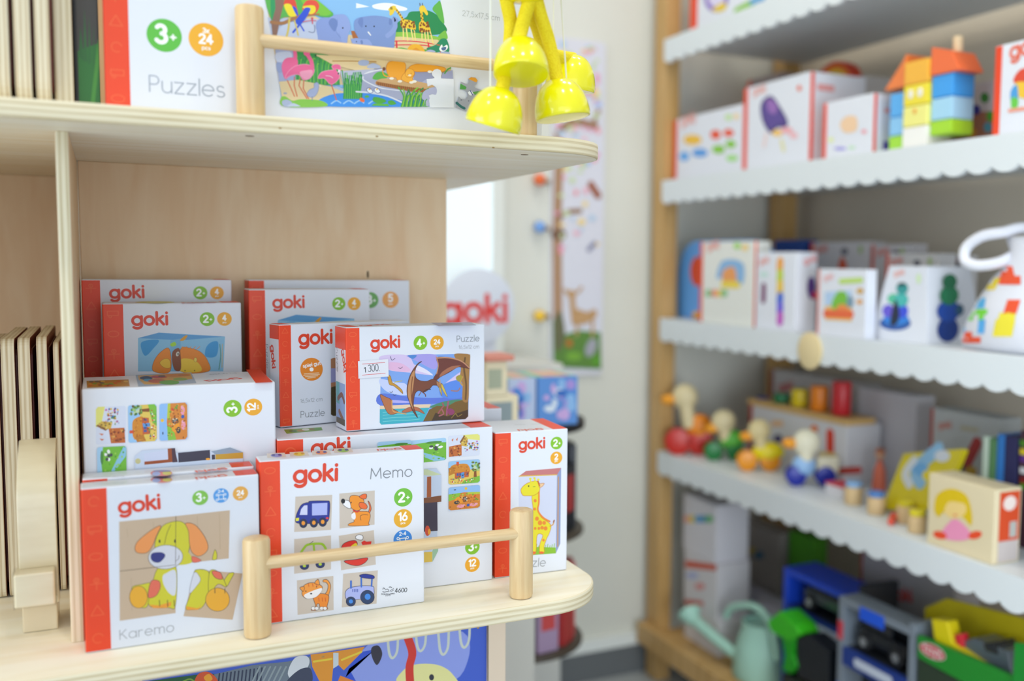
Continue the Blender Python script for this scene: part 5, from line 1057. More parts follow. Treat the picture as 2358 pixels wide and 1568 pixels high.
a.blob([(1755, 240), (1775, 225), (1795, 250), (1812, 285), (1790, 290), (1775, 302), (1758, 275)], '#5A4496', '#4A3A80', 5); a.blob([(1768, 228), (1790, 240), (1785, 262), (1770, 255)], '#9A6AB8'); a.ell(1790, 306, 12, 8, '#F6C86A'); a.ell(1812, 300, 14, 8, '#F4B0B8'); a.ell(1828, 312, 10, 8, '#F2C0C8'); a.line([(1765, 310), (1760, 335)], 7, '#F0D8D8'); a.line([(1800, 325), (1805, 345)], 7, '#E8E4B0'); a.ell(1841, 203, 5, 7, '#EE6A4A'); a.text('goki', (1735, 218), (1762, 212), '#F2B0A8', .16); a.build('printed_picture')
a = art(r, 'right', lift=.0006); a.raw([(.02, .17), (.07, .17), (.07, .185), (.02, .185)], '#E8A0A0'); a.build('logo')
r = rackbox('toy_box', 'smaller white box with an orange toy picture, between the purple-print box and the block tower', 1897, 2012, 226, 1.468, ZS[1], .12, band=.08, group=GR_, rightband=.01)
a = art(r, 'front', lift=.0006); a.step = .00002
a.blob([(1935, 285), (1950, 268), (1972, 270), (1972, 300), (1945, 305)], '#F6CFA8'); a.ell(1990, 303, 6, 5, '#F09AA8'); a.ell(1935, 342, 14, 4, '#A8A0E8'); a.ell(1962, 340, 8, 4, '#C8E8C8'); a.ell(1914, 322, 6, 6, '#E8F0A8'); a.build('printed_picture')
a = art(r, 'right', lift=.0006); a.raw([(.03, .01), (.05, .01), (.05, .03), (.03, .03)], '#4A3AB0'); a.raw([(.03, .09), (.07, .09), (.07, .10), (.03, .10)], '#E8A0A0'); a.build('logo')
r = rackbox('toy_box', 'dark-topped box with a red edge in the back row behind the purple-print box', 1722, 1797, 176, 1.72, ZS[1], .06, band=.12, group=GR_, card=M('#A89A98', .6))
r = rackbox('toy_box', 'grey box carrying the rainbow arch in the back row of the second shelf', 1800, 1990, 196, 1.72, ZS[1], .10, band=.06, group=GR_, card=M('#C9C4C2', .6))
# rainbow arch toy
pc = on(1918, 210, 'X', 1.76); rb = thing('rainbow_arch', 'wooden rainbow arch toy in the back row behind the purple-print box', 'toy', (1.76, pc.y, r.location.z+r['dims'][1]))
kk = mpp(pc)
for i, c in enumerate(('#D8421E', '#F08A22', '#F2C82E', '#5AA83A', '#3A7AC8')):
    R1 = kk*(72-i*12); R0 = kk*(60-i*12); b = MB(); poly = circle(0, 0, R1, R1*.78, 18, 0, 180)+list(reversed(circle(0, 0, R0+.0006, R0*.78+.0006, 18, 0, 180)))
    n = 19
    for h0, h1 in ((0, .03),):
        lo = [(h0, p[0], p[1]) for p in poly]; hi = [(h1, p[0], p[1]) for p in poly]; m_ = M(c, .5)
        for j in range(18):
            for L in (lo, hi): b.face([L[j], L[j+1], L[2*n-2-j], L[2*n-1-j]], m_)
        for j in range(2*n): b.face([lo[j], lo[(j+1) % (2*n)], hi[(j+1) % (2*n)], hi[j]], m_)
    b.build('arch_band', rb)
# stacking block house
tw = thing('block_tower', 'colourful wooden stacking house with an orange roof, standing on the second shelf', 'toy', (0, 0, ZS[1]))
pL = on(2050, 300, 'X', 1.475); pR = on(2172, 300, 'X', 1.475)
# turned a little: front (left) side faces the aisle, right side faces the viewer
def tb(name, y0, y1, x0, x1, v0, v1, c, um=2110):
    z1 = on(um, v0, 'X', 1.475).z-ZS[1]; z0 = max(0, on(um, v1, 'X', 1.475).z-ZS[1]); b = MB(); b.box(x0, x1, y1+.0005, y0-.0005, z0+.0003, z1-.0003, M(c, .35)); return b.build(name, tw, bevel=.003)
ya = on(2048, 250, 'X', 1.475).y; yb_ = on(2083, 250, 'X', 1.475).y; yc_ = on(2140, 250, 'X', 1.475).y
tb('block', ya, yb_, 1.475, 1.536, 306, 345, '#A6E03A'); tb('block', ya, yb_, 1.475, 1.536, 262, 306, '#8CC8F4'); tb('block', ya, yb_, 1.475, 1.536, 205, 262, '#5AB0F2')
tb('block', yb_, yc_, 1.470, 1.536, 292, 340, '#F6F4F0'); tb('block', yb_, yc_, 1.470, 1.536, 244, 292, '#F6F08A'); tb('block', yb_, yc_, 1.470, 1.536, 195, 244, '#F6E23A'); tb('block', yb_, yc_, 1.470, 1.536, 140, 195, '#F8B83A')
yd_ = yc_-.003
tb('block', yc_, yd_-.055, 1.478, 1.536, 285, 318, '#A8DC2E'); tb('block', yc_, yd_-.055, 1.478, 1.536, 235, 285, '#A8D8F4'); tb('block', yc_, yd_-.055, 1.478, 1.536, 182, 235, '#3FA2F0')
b = MB(); z0 = on(2110, 197, 'X', 1.475).z-ZS[1]; z1 = on(2110, 132, 'X', 1.475).z-ZS[1]
for (q0, q1, q2, q3, c) in ((ya+.018, yb_+.0005, 0, .010, '#F0803A'),):
    b.prism([(q0, z0+.002), (q1, z0+.002), (q1, z1+.012), (q1+.008, z1)], 1.474, 1.538, lambda aa, bb, h: (h, aa, bb), M(c, .35))
b.build('roof_block', tw, bevel=.002)
b = MB(); b.prism([(yc_-.0005, z0+.012), (yd_-.075, z0+.012), (yd_-.05, z1-.004), (yc_-.0005, z1+.012)], 1.474, 1.538, lambda aa, bb, h: (h, aa, bb), M('#F2703A', .35)); b.build('roof_block', tw, bevel=.002)
pch = on(2176, 155, 'X', 1.50); b = MB(); b.cyl((1.51, yc_-.035, z1-.001), (1.51, yc_-.035, z1+.03), .0095, M('#EED2A8', .5), 16, rim=.002); b.build('chimney', tw)
b = MB()
for sx in (-.013, .013): b.ball((1.4695, (yb_+yc_)/2+sx, on(2110, 215, 'X', 1.47).z-ZS[1]), (.001, .008, .010), M('#F6F2E6', .4), 14)
b.ball((1.4695, (yb_+yc_)/2, on(2110, 256, 'X', 1.47).z-ZS[1]), (.001, .005, .006), M('#F2A83A', .4), 12); b.build('face_print', tw)
r = rackbox('toy_box', 'brown-fronted box with round coloured prints, half hidden behind the block tower', 2196, 2300, 192, 1.60, ZS[1], .09, group=GR_, card=M('#C9C3C6', .6))
a = art(r, 'front', lift=.0006); a.step = .00002; a.poly([(2196, 262), (2300, 255), (2300, 330), (2196, 330)], '#B47A62')
for x, y, c in ((2268, 225, '#3E8A3E'), (2248, 253, '#3A3AA0'), (2220, 255, '#B8404A'), (2282, 268, '#4EA83A'), (2275, 293, '#5AA0B8'), (2240, 305, '#D8923A')): a.ell(x, y, 10, 12, c)
a.build('printed_picture')
r = rackbox('toy_box', 'tall white orange-edged box at the right end of the second rack shelf', 2294, 2490, 84, 1.475, ZS[1], .14, band=.09, group=GR_)
a = art(r, 'front', lift=.0006); a.step = .00002; a.text('goki', (2328, 135), (2400, 112), '#E8705A', .17); a.blob([(2335, 190), (2350, 160), (2380, 160), (2385, 190)], '#E0482E'); a.blob([(2340, 190), (2385, 195), (2380, 225), (2345, 222)], '#F4C63A'); a.blob([(2328, 210), (2342, 195), (2345, 230), (2330, 238)], '#4AA0E0'); a.blob([(2330, 225), (2345, 228), (2342, 250), (2330, 250)], '#6ACB4A'); a.line([(2325, 255), (2360, 250)], 7, '#F0A08A'); a.build('printed_picture')
# ---- third shelf
def arch_panel(name, label, uL, uR, vT, X, z, d, c):
    yl = on(uL, vT+60, 'X', X).y; yr = on(uR, vT+60, 'X', X).y; h = on((uL+uR)/2, vT, 'X', X).z-z; w = yl-yr
    t = thing(name, label, 'toy case', (X, yl, z), -math.pi/2)
    rr_ = min(w*.32, h*.45); poly = [(0, 0), (w, 0)]+circle(w-rr_, h-rr_, rr_, rr_, 8, 0, 90)+circle(rr_, h-rr_, rr_, rr_, 8, 90, 180)
    b = MB(); b.prism(poly, 0, d, lambda aa, bb, hh: (aa, hh, bb), M(c, .4)); b.build('shell', t, bevel=.004); t['dims'] = (w, h, d)
    return t
t = arch_panel('activity_case', 'light blue rounded-top toy case behind the first box of the third shelf', 1561, 1772, 553, 1.522, ZS[2], .035, '#6AAEF6')
a = art(t, 'front', lift=.0008); a.step = .00002; a.ell(1606, 625, 16, 34, '#E2502E'); a.ell(1604, 725, 10, 8, '#F2B02E'); a.build('printed_picture')
r = rackbox('toy_box', 'white box with a blue and yellow toy print, in front of the light blue case', 1613, 1738, 556, 1.455, ZS[2], .05, band=.06, group=GR_, card=M('#E9EAE4', .45), rightband=.008)
a = art(r, 'front', lift=.0006); a.step = .00002
a.blob([(1650, 640), (1665, 600), (1710, 605), (1712, 650), (1690, 655), (1668, 640)], '#8AB8E4'); a.blob([(1665, 625), (1690, 615), (1695, 650), (1668, 655)], '#F0A05A'); a.line([(1665, 655), (1700, 656)], 9, '#F2D84A')
for x, c in ((1632, '#8CC68A'), (1646, '#F0907A'), (1658, '#F4D05A'), (1668, '#8CC88A')): a.ell(x, 675, 8, 9, c)
a.ell(1698, 566, 8, 8, '#A8DC6A'); a.ell(1716, 570, 8, 8, '#F6D88A'); a.text('goki', (1630, 575), (1655, 571), '#F2A8A0', .17); a.build('printed_picture')
r = rackbox('toy_box', 'white box with a tall rainbow pencil print, second along the third shelf', 1743, 1834, 581, 1.455, ZS[2], .062, band=.0, group=GR_, rightband=.012)
a = art(r, 'front', lift=.0006); a.step = .00002
for y0, y1, c in ((598, 625, '#F4A83A'), (625, 650, '#C8D83A'), (650, 678, '#F0C83A'), (678, 700, '#3A6AD8'), (700, 722, '#6A5AE0'), (722, 745, '#C85AC8')): a.line([(1797, y0+6), (1796, y1-6)], 15, c, False)
a.line([(1759, 660), (1758, 690)], 11, '#7A3A6A', False); a.ell(1760, 632, 10, 6, '#C8E8E0'); a.text('goki', (1750, 608), (1770, 604), '#F2A8A0', .17); a.build('printed_picture')
a = art(r, 'right', lift=.0006); a.step = .00002; a.ell(1868, 662, 10, 26, '#5A3A8A'); a.ell(1876, 680, 6, 10, '#D83A5A'); a.text('goki', (1852, 608), (1880, 600), '#F0A0A0', .17); a.build('printed_picture')
r = rackbox('toy_box', 'white box with a green and orange scene print above the round wooden tag', 1884, 1997, 620, 1.455, ZS[2], .028, band=.05, group=GR_, bandmat=M('#F2A49A', .45))
a = art(r, 'front', lift=.0006); a.step = .00002
a.poly([(1900, 672), (1962, 668), (1962, 740), (1900, 736)], '#F2C26A'); a.poly([(1900, 672), (1962, 668), (1962, 700), (1900, 705)], '#B8D4F4'); a.blob([(1915, 700), (1930, 672), (1950, 676), (1950, 710), (1925, 715)], '#7AC23A'); a.ell(1940, 712, 14, 12, '#F0904A'); a.ell(1958, 695, 8, 14, '#7A9AB0'); a.line([(1902, 722), (1960, 724)], 12, '#EE6A3A')
a.ell(1981, 670, 8, 7, '#D8A84A'); a.ell(1980, 695, 7, 6, '#E8A85A'); a.line([(1936, 648), (1984, 645)], 8, '#C0E06A'); a.text('goki', (1898, 645), (1918, 642), '#F6B8B8', .17); a.build('printed_picture')
# pyramid box
xb0 = 1.492; yl = on(2000, 795, 'X', xb0).y; yr = on(2135, 795, 'X', xb0).y; ylt = on(2048, 615, 'X', xb0).y; yrt = on(2134, 615, 'X', xb0).y; h = on(2090, 613, 'X', xb0).z-ZS[2]; w = yl-yr
py_ = thing('toy_box', 'white slant-sided box with a blue ring stacker print beside the printed cloth bag', 'box', (xb0, yl, ZS[2]), -math.pi/2, GR_)
b = MB(); q0 = yl-ylt; q1 = yl-yrt
b.face([(0, 0, 0), (w, 0, 0), (q1, .0, h), (q0, .0, h)], CARD); b.face([(w, 0, 0), (w, .16, 0), (q1, .12, h), (q1, 0, h)], CARD); b.face([(0, .16, 0), (0, 0, 0), (q0, 0, h), (q0, .12, h)], M('#EBCB8A', .45)); b.face([(0, .16, 0), (w, .16, 0), (q1, .12, h), (q0, .12, h)], CARD); b.face([(q0, 0, h), (q1, 0, h), (q1, .12, h), (q0, .12, h)], CARD); b.face([(0, 0, 0), (0, .16, 0), (w, .16, 0), (w, 0, 0)], CARD)
b.build('carton', py_, bevel=.001); py_['dims'] = (w, h, .16)
a = art(py_, 'front', lift=.0006); a.step = .00002
a.ell(2062, 744, 36, 17, '#2A5AA8'); a.ell(2064, 735, 30, 14, '#2E86E0'); a.ell(2046, 716, 14, 15, '#6A5AD8'); a.ell(2075, 716, 17, 17, '#3A52E0'); a.ell(2058, 688, 14, 12, '#5AC8A0'); a.ell(2076, 690, 16, 16, '#4ABEB8'); a.ell(2078, 664, 14, 14, '#2E9A9A'); a.blob([(2050, 745), (2062, 690), (2072, 720), (2066, 745)], '#14203A'); a.ell(2077, 655, 10, 4, '#123A3A'); a.text('goki', (2060, 635), (2082, 632), '#F6B8B0', .17); a.ell(2116, 642, 5, 12, '#D8F0C0'); a.build('printed_picture')
a = Art(py_, ((w+.0007, 0, 0), (0, 1, 0), (0, 0, 1), (1, 0, 0)), (0, 0, 1), lift=.0); a.step = .00002
a.raw(circle(.055, .03, .03, .026, 16), '#123A8A'); a.raw(circle(.055, .068, .032, .022, 16), '#164AA8'); a.raw(circle(.055, .1, .026, .02, 16), '#1E7A52'); a.raw(circle(.055, .128, .02, .016, 16), '#1A6A48'); a.raw(circle(.085, .07, .012, .012, 12), '#2A5A7A'); a.build('printed_picture')
# back row of the third shelf
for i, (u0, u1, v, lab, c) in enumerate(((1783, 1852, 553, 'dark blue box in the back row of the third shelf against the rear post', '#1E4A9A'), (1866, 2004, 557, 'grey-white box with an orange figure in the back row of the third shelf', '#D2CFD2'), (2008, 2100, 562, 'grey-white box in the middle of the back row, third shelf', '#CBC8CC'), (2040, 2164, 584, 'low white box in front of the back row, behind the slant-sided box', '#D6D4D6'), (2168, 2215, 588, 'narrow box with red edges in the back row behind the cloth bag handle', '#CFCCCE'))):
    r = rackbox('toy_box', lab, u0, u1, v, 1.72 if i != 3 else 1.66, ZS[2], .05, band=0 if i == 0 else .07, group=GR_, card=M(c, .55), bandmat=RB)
    if i:
        a = art(r, 'front', lift=.0008); a.step = .00002; m_ = (u0+u1)/2; a.text('goki', (u0+12, v+24), (u0+38, v+22), '#E08A80', .17); a.ell(m_+10, v+22, 8, 8, '#5A5A6A'); a.ell(u1-22, v+18, 5, 10, '#A8C080')
        if i == 1: a.blob([(1930, 620), (1940, 590), (1952, 620)], '#D8562E')
        a.build('printed_picture')
# cloth bag with prints
bgt = thing('cloth_bag', 'white drawstring cloth bag printed with bright blocks at the right of the third shelf', 'bag', (0, 0, ZS[2]))
pb0 = on(2166, 800, 'X', 1.465); pb1 = on(2420, 815, 'X', 1.465)
rows = []; Y0, Y1 = pb0.y, pb1.y; yc0 = (Y0+Y1)/2
for tz, hw, dx in ((0, 1.0, .045), (.02, 1.03, .06), (.06, .93, .06), (.10, .78, .055), (.135, .60, .045), (.16, .44, .034), (.18, .36, .028), (.2, .44, .03), (.215, .5, .028)):
    ring = []
    for j in range(28):
        aa = 2*math.pi*j/28; wob = 1+.05*math.sin(5*aa+tz*40)*(tz > .1)
        ring.append((1.53+dx*math.sin(aa)*wob, yc0-.03*(tz/.2)+(Y0-Y1)/2*hw*math.cos(aa)*wob, tz+.0006))
    rows.append(ring)
b = MB(); CL = M('#E4E5EE', .8); b.rings(rows, CL); b.build('sack', bgt, smooth_angle=180)
def bagpt(u, v): 
    p_ = on(u, v, 'X', 1.472); return p_
def patch(P, c, lift=0):
    """printed block laid on the bag front"""
    out = []
    for u, v in smooth_closed(P, 3):
        p_ = on(u, v, 'X', 1.47); tz = p_.z-ZS[2]
        out.append(p_)
    return out
bm_prints = MB()
from mathutils.bvhtree import BVHTree
sack = [o for o in bgt.children][0]; tree = BVHTree.FromPolygons([v.co[:] for v in sack.data.vertices], [p_.vertices[:] for p_ in sack.data.polygons])
def bagprint(P, c, off):
    q = []
    for u, v in P:
        d = ray(u, v).normalized(); e = EYE-Vector((0, 0, ZS[2]+.0004)); hit = tree.ray_cast(e, d)
        if hit[0] is None: return
        q.append(tuple(hit[0]+hit[1]*0-d*off))
    bm_prints.face(q, M(c, .7))
def grid(x0, x1, y0, y1, c, off=.0015, n=4, sk=0):
    for i in range(n):
        for j in range(n):
            def S(a_, b_): return (x0+(x1-x0)*a_+sk*(1-b_), y0+(y1-y0)*b_)
            bagprint([S(i/n, j/n), S((i+1)/n, j/n), S((i+1)/n, (j+1)/n), S(i/n, (j+1)/n)], c, off)
for args in ((2244, 2266, 686, 710, '#5AB8EE', .0016, 4, 4), (2226, 2272, 712, 724, '#7ADC3A', .0016, 4, 2), (2228, 2240, 722, 738, '#7ADC3A', .0016, 3, 2), (2252, 2264, 722, 738, '#7ADC3A', .0016, 3, 2), (2208, 2222, 740, 770, '#5AB0EE', .0016, 4, 3), (2250, 2266, 736, 768, '#5AB0EE', .0016, 4, 3),
             (2202, 2258, 776, 790, '#F0562E', .0016, 4, 0), (2220, 2238, 764, 778, '#F0562E', .0016, 3, 0), (2176, 2196, 745, 790, '#8CE04A', .0016, 4, 12), (2188, 2210, 700, 745, '#E8E84A', .0016, 4, 14), (2262, 2290, 640, 668, '#F2D83A', .0016, 4, 14), (2285, 2330, 735, 775, '#F2E23A', .0016, 4, 8), (2298, 2336, 720, 736, '#F2E23A', .0016, 3, 4), (2310, 2340, 690, 722, '#F0562E', .0016, 4, 10), (2310, 2340, 600, 650, '#F0562E', .0016, 4, -12), (2300, 2350, 635, 655, '#F0562E', .0016, 4, 0)): grid(*args)
bm_prints.build('printed_blocks', bgt)
b = MB(); pts = [on(u, v, 'X', X_) for u, v, X_ in ((2330, 590, 1.52), (2300, 605, 1.49), (2250, 612, 1.47), (2222, 600, 1.465), (2226, 570, 1.47), (2260, 545, 1.48), (2310, 535, 1.50), (2358, 525, 1.53), (2400, 540, 1.55))]
pts = [(p_.x, p_.y, p_.z-ZS[2]) for p_ in pts]; b.tube(smooth_open(pts, 6), .0105, CL, 10); b.build('handle', bgt)
# wooden tag on the valance
pt = on(1866, 808, 'X', XF-.0135); tg = thing('wooden_tag', 'round pale wooden tag hanging on the scalloped edge of the third shelf', 'tag', (pt.x, pt.y, pt.z))
b = MB(); b.cyl((-.004, 0, 0), (.0008, 0, 0), 43*mpp(pt), M('#E8D3A2', .5), 36, rim=.001); b.build('disc', tg)
# ---- fourth shelf
GD = 'pull-along ducks on the fourth shelf'
def duck(label, wheel_u, wheel_v, wr, u2, body, head, beak, wheelc, bodyc, headc, backblock=None):
    p_ = on(wheel_u, wheel_v+wr, 'Z', ZS[3]+.0004); k_ = mpp(p_); R = wr*k_
    t = thing('pull_along_duck', label, 'toy', (p_.x, p_.y, ZS[3]), -YAW, GD)
    L = lambda u, v, y=0: Vector(((u-wheel_u)*k_, y, (wheel_v+wr-v)*k_))
    for x in (0, (u2-wheel_u)*k_):
        for y in (0, .026):
            b = MB(); b.cyl((x, y, R), (x, y+.008, R), R, M(wheelc, .35), 28, rim=.0015); b.build('wheel', t)
        b = MB(); b.cyl((x, .008, R), (x, .026, R), .004, M('#D8B88A', .5), 10); b.build('axle', t)
    bc = L(body[0], body[1], .017); b = MB(); b.ball(tuple(bc), (body[2]*k_, .0215, body[3]*k_), M(bodyc, .35), 24); b.build('body', t)
    hc = L(head[0], head[1], .017); hr = head[2]*k_
    b = MB(); b.ball(tuple(hc), (hr, hr*.62, hr), M(headc, .45), 24); b.build('head', t)
    b = MB(); nb = Vector((hc.x+(bc.x-hc.x)*.35, .017, bc.z)); b.tube([tuple(nb), tuple((nb+hc)/2), tuple(hc)], hr*.55, M(headc, .45), 14); b.build('neck', t)
    bk = L(beak[0], beak[1], .017); b = MB(); b.ball(tuple(bk), (hr*.62, hr*.45, hr*.42), M('#F2A01E', .35), 14); b.build('beak', t)
    if backblock:
        q = L(backblock[0], backblock[1], .017); b = MB(); b.box(q.x-.027, q.x+.027, .008, .026, q.z-.021, q.z+.021, M('#E6DFC4', .5)); b.build('tail_block', t, bevel=.004)
NAT = '#E0D0A4'
duck('tallest duck with red wheels and an orange body, leftmost on the fourth shelf', 1561, 1018, 30, 1612, (1610, 984, 32, 31), (1576, 914, 30), (1538, 921), '#C42010', '#EE8A12', NAT)
duck('duck with dark green wheels and a light green body, second of the ducks', 1643, 1040, 21, 1694, (1686, 1014, 30, 24), (1666, 972, 28), (1640, 988), '#0E7A36', '#5AB83A', NAT)
duck('duck with orange wheels and a yellow body, third of the ducks', 1721, 1062, 23, 1774, (1770, 1042, 38, 24), (1748, 992, 27), (1719, 1006), '#F29A10', '#F2DC10', '#E3D09A')
duck('duck with dark blue wheels and a cream head, rightmost of the ducks', 1834, 1097, 23, 1902, (1853, 1074, 28, 28), (1857, 1020, 32), (1820, 1022), '#1426A0', '#9CC4F0', '#F0EACF', (1908, 1072))
# display box with peg toy on it
dbx = rackbox('toy_box', 'white display box under the row of coloured pegs, behind the ducks', 1724, 1950, 956, 1.640, ZS[3], .11, band=.04, group=GR_, card=M('#D9D8DC', .5), bandmat=M('#B8382A', .5), rightband=.0, vm=1000)
a = art(dbx, 'front', lift=.0008); a.step = .00002; a.line([(1912, 1000), (1912, 1035)], 18, '#D8341E', False); a.ell(1875, 988, 9, 10, '#E8742A'); a.ell(1792, 1010, 10, 10, '#3A2A6A'); a.line([(1780, 975), (1800, 975)], 8, '#E8B88A'); a.line([(1890, 1045), (1925, 1050)], 8, '#E8D08A'); a.line([(1925, 1085), (1980, 1082)], 10, '#B8382A'); a.build('printed_picture')
w_, h_, d_ = dbx['dims']
pg = thing('peg_toy', 'wooden bar of five coloured pegs rising from blue to red, on the display box', 'toy', (1.640, dbx.location.y, ZS[3]+h_+.0006), -math.pi/2)
b = MB(); b.box(-.004, w_+.004, -.004, d_*.8, 0, .016, M('#D8B070', .5)); b.build('bar', pg, bevel=.002)
for u, vt, hw, c in ((1756, 915, 15, '#2A3A9A'), (1800, 905, 19, '#1E7A4A'), (1842, 895, 20, '#E2C810'), (1887, 888, 21, '#EE8614'), (1938, 878, 22, '#C8202A')):
    q = on(u, vt+30, 'X', 1.675); k_ = mpp(q); zt = on(u, vt, 'X', 1.675).z-(ZS[3]+h_+.001)
    b = MB(); b.cyl((dbx.location.y-q.y, .035, .0165), (dbx.location.y-q.y, .035, zt), hw*k_, M(c, .35), 24, rim=.003); b.build('peg', pg)
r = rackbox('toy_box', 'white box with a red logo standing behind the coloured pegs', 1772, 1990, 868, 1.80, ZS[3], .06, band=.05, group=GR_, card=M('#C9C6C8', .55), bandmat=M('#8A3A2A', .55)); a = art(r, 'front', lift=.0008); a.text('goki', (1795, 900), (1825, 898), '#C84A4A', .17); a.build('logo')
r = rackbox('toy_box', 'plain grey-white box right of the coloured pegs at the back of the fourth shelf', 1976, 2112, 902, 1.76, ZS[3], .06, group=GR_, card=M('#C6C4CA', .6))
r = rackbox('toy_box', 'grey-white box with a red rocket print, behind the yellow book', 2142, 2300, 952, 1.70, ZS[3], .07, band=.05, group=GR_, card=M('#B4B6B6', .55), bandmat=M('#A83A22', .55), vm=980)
a = art(r, 'front', lift=.0008); a.step = .00002; a.line([(2250, 1020), (2225, 1070)], 22, '#A83030', False); a.ell(2236, 1085, 14, 12, '#B8902A'); a.text('goki', (2162, 985), (2190, 985), '#C87A6A', .17); a.line([(2215, 985), (2250, 990)], 8, '#B0A890'); a.ell(2205, 1075, 18, 12, '#34403A'); a.build('printed_picture')
for i, (u0, u1, v0, c, lab) in enumerate(((2262, 2276, 1005, '#C8D8C8', 'pale green thin book, first of the books at the right end of the fourth shelf'), (2277, 2294, 1010, '#5A8A5A', 'green thin book among the books at the right end of the fourth shelf'), (2295, 2312, 1000, '#2E7AC8', 'bright blue thin book at the right end of the fourth shelf'), (2313, 2343, 1005, '#2A2A5A', 'dark navy book at the right end of the fourth shelf'))):
    r = rackbox('thin_book', lab, u0, u1-1, v0, 1.60, ZS[3], .07, group='thin books on the fourth shelf', cat='book', card=M(c, .5), vm=1050)
r = rackbox('toy_box', 'dark box with coloured stripes at the right edge of the fourth shelf', 2348, 2460, 1000, 1.60, ZS[3], .08, group=GR_, card=M('#4A2A3A', .5), vm=1050)
a = art(r, 'front', lift=.0008); a.step = .00002
for y, c in ((1012, '#4E8A1E'), (1032, '#E0C81E'), (1048, '#5A2A8A'), (1075, '#D8D8DC'), (1098, '#8A1E1E'), (1112, '#4E8A1E')): a.poly([(2349, y), (2455, y+18), (2455, y+34), (2349, y+14)], c)
a.build('printed_picture')
# yellow board book leaning back
yb_k = thing('board_book', 'yellow board book with a blue bird picture, tilted against the boxes on the fourth shelf', 'book', (0, 0, ZS[3]))
P4 = [on(2042, 1118, 'X', 1.560), on(2178, 1112, 'X', 1.560), on(2216, 1030, 'X', 1.60), on(2092, 990, 'X', 1.60)]
P4 = [Vector((p_.x, p_.y, p_.z-ZS[3]-.0004)) for p_ in P4]; dz = min(p_.z for p_ in P4); 
for p_ in P4: p_.z -= dz-.0002
n_ = (P4[1]-P4[0]).cross(P4[3]-P4[0]).normalized(); n_ = n_ if n_.x < 0 else -n_
P4[2] = P4[1]+(P4[3]-P4[0])
b = MB(); fr = [p_+n_*.012+Vector((0, 0, .0008)) for p_ in P4]; YB_ = M('#DCC80E', .4)
b.face(fr, YB_); b.face(list(reversed(P4)), M('#E6E2C8', .6))
for i in range(4): j = (i+1) % 4; b.face([P4[i], P4[j], fr[j], fr[i]], YB_)
b.build('cover', yb_k)
ax = (fr[1]-fr[0]).normalized(); W2_ = (fr[1]-fr[0]).length; ay = n_.cross(ax).normalized(); ay = ay if ay.z > 0 else -ay; H2_ = (fr[3]-fr[0]).length
a = Art(yb_k, (tuple(fr[0]), tuple(ax), tuple(ay), tuple(n_)), lift=.0006); a.step = .00002
a.line([(2160, 1035), (2130, 1060), (2110, 1085), (2120, 1110)], 26, '#8CBCE0'); a.ell(2170, 1050, 18, 14, '#D8DCE4'); a.line([(2105, 1060), (2085, 1090), (2095, 1115)], 16, '#D8DCE0'); a.blob([(2125, 1065), (2100, 1080), (2125, 1100), (2140, 1085)], '#6AA8DC'); a.ell(2150, 1095, 26, 16, '#E8D21E'); a.build('printed_picture')
# small wooden figures / stampers
for u, v, c, lab in ((1962, 1160, '#8CB4E0', 'small wooden stamper with a light blue cap, left of the four on the fourth shelf'), (2014, 1183, '#5A8AD0', 'small wooden stamper with a deeper blue cap, second of the four'), (2082, 1204, '#E2D020', 'small wooden stamper with a yellow cap standing behind its twin'), (2108, 1226, '#EAD92A', 'small wooden stamper with a yellow cap beside the doll block')):
    p_ = on(u, v, 'Z', ZS[3]+.0004); k_ = mpp(p_); t = thing('wooden_stamper', lab, 'toy', (p_.x+.004, p_.y, ZS[3]), 0, 'small wooden stampers')
    R = 21*k_; b = MB(); b.cyl((0, 0, 0), (0, 0, 40*k_), R, M('#DDBE8E', .5), 22, rim=.002); b.build('body', t); b = MB(); b.cyl((0, 0, 40*k_), (0, 0, 52*k_), R*.9, M(c, .4), 22, rim=.002); b.build('cap', t)
p_ = on(2052, 1206, 'Z', ZS[3]+.0004); k_ = mpp(p_); t = thing('toy_spoon', 'small red wooden spoon lying between the stampers', 'toy', (p_.x, p_.y, ZS[3]))
b = MB(); b.tube([(.016, .010, .008), (.0, 0, .008), (-.012, -.012, .008)], .007, M('#E0503A', .45), 10); b.build('handle', t); b = MB(); b.ball((.026, .018, .009), (.012, .012, .0085), M('#E0503A', .45), 14); b.build('bowl', t)
p_ = on(2024, 1130, 'Z', ZS[3]+.0004); k_ = mpp(p_); t = thing('toy_figure', 'small figure in orange standing left of the yellow book', 'toy', (p_.x, p_.y, ZS[3]))
b = MB(); b.lathe([(.016, 0), (.018, .01), (.014, .05), (.006, .075)], M('#E8785A', .5), 18); b.build('robe', t); b = MB(); b.ball((0, 0, .09), (.012, .012, .014), M('#D8A888', .5), 16); b.build('head', t); b = MB(); b.ball((0, 0, .098), (.013, .013, .009), M('#B06A4A', .5), 14); b.build('hair', t)
p_ = on(1922, 1140, 'Z', ZS[3]+.0004); t = thing('toy_box', 'small flat white box with a red lid edge, lying beside the blue-wheeled duck', 'box', (p_.x-.012, p_.y, ZS[3]), -math.pi/2, GR_)
b = MB(); b.box(-.02, .045, 0, .05, 0, .026, M('#E2DFE4', .5)); b.build('carton', t, bevel=.001); b = MB(); b.box(-.021, .046, -.001, .051, .026, .031, M('#D8304A', .45)); b.build('lid', t, bevel=.001)
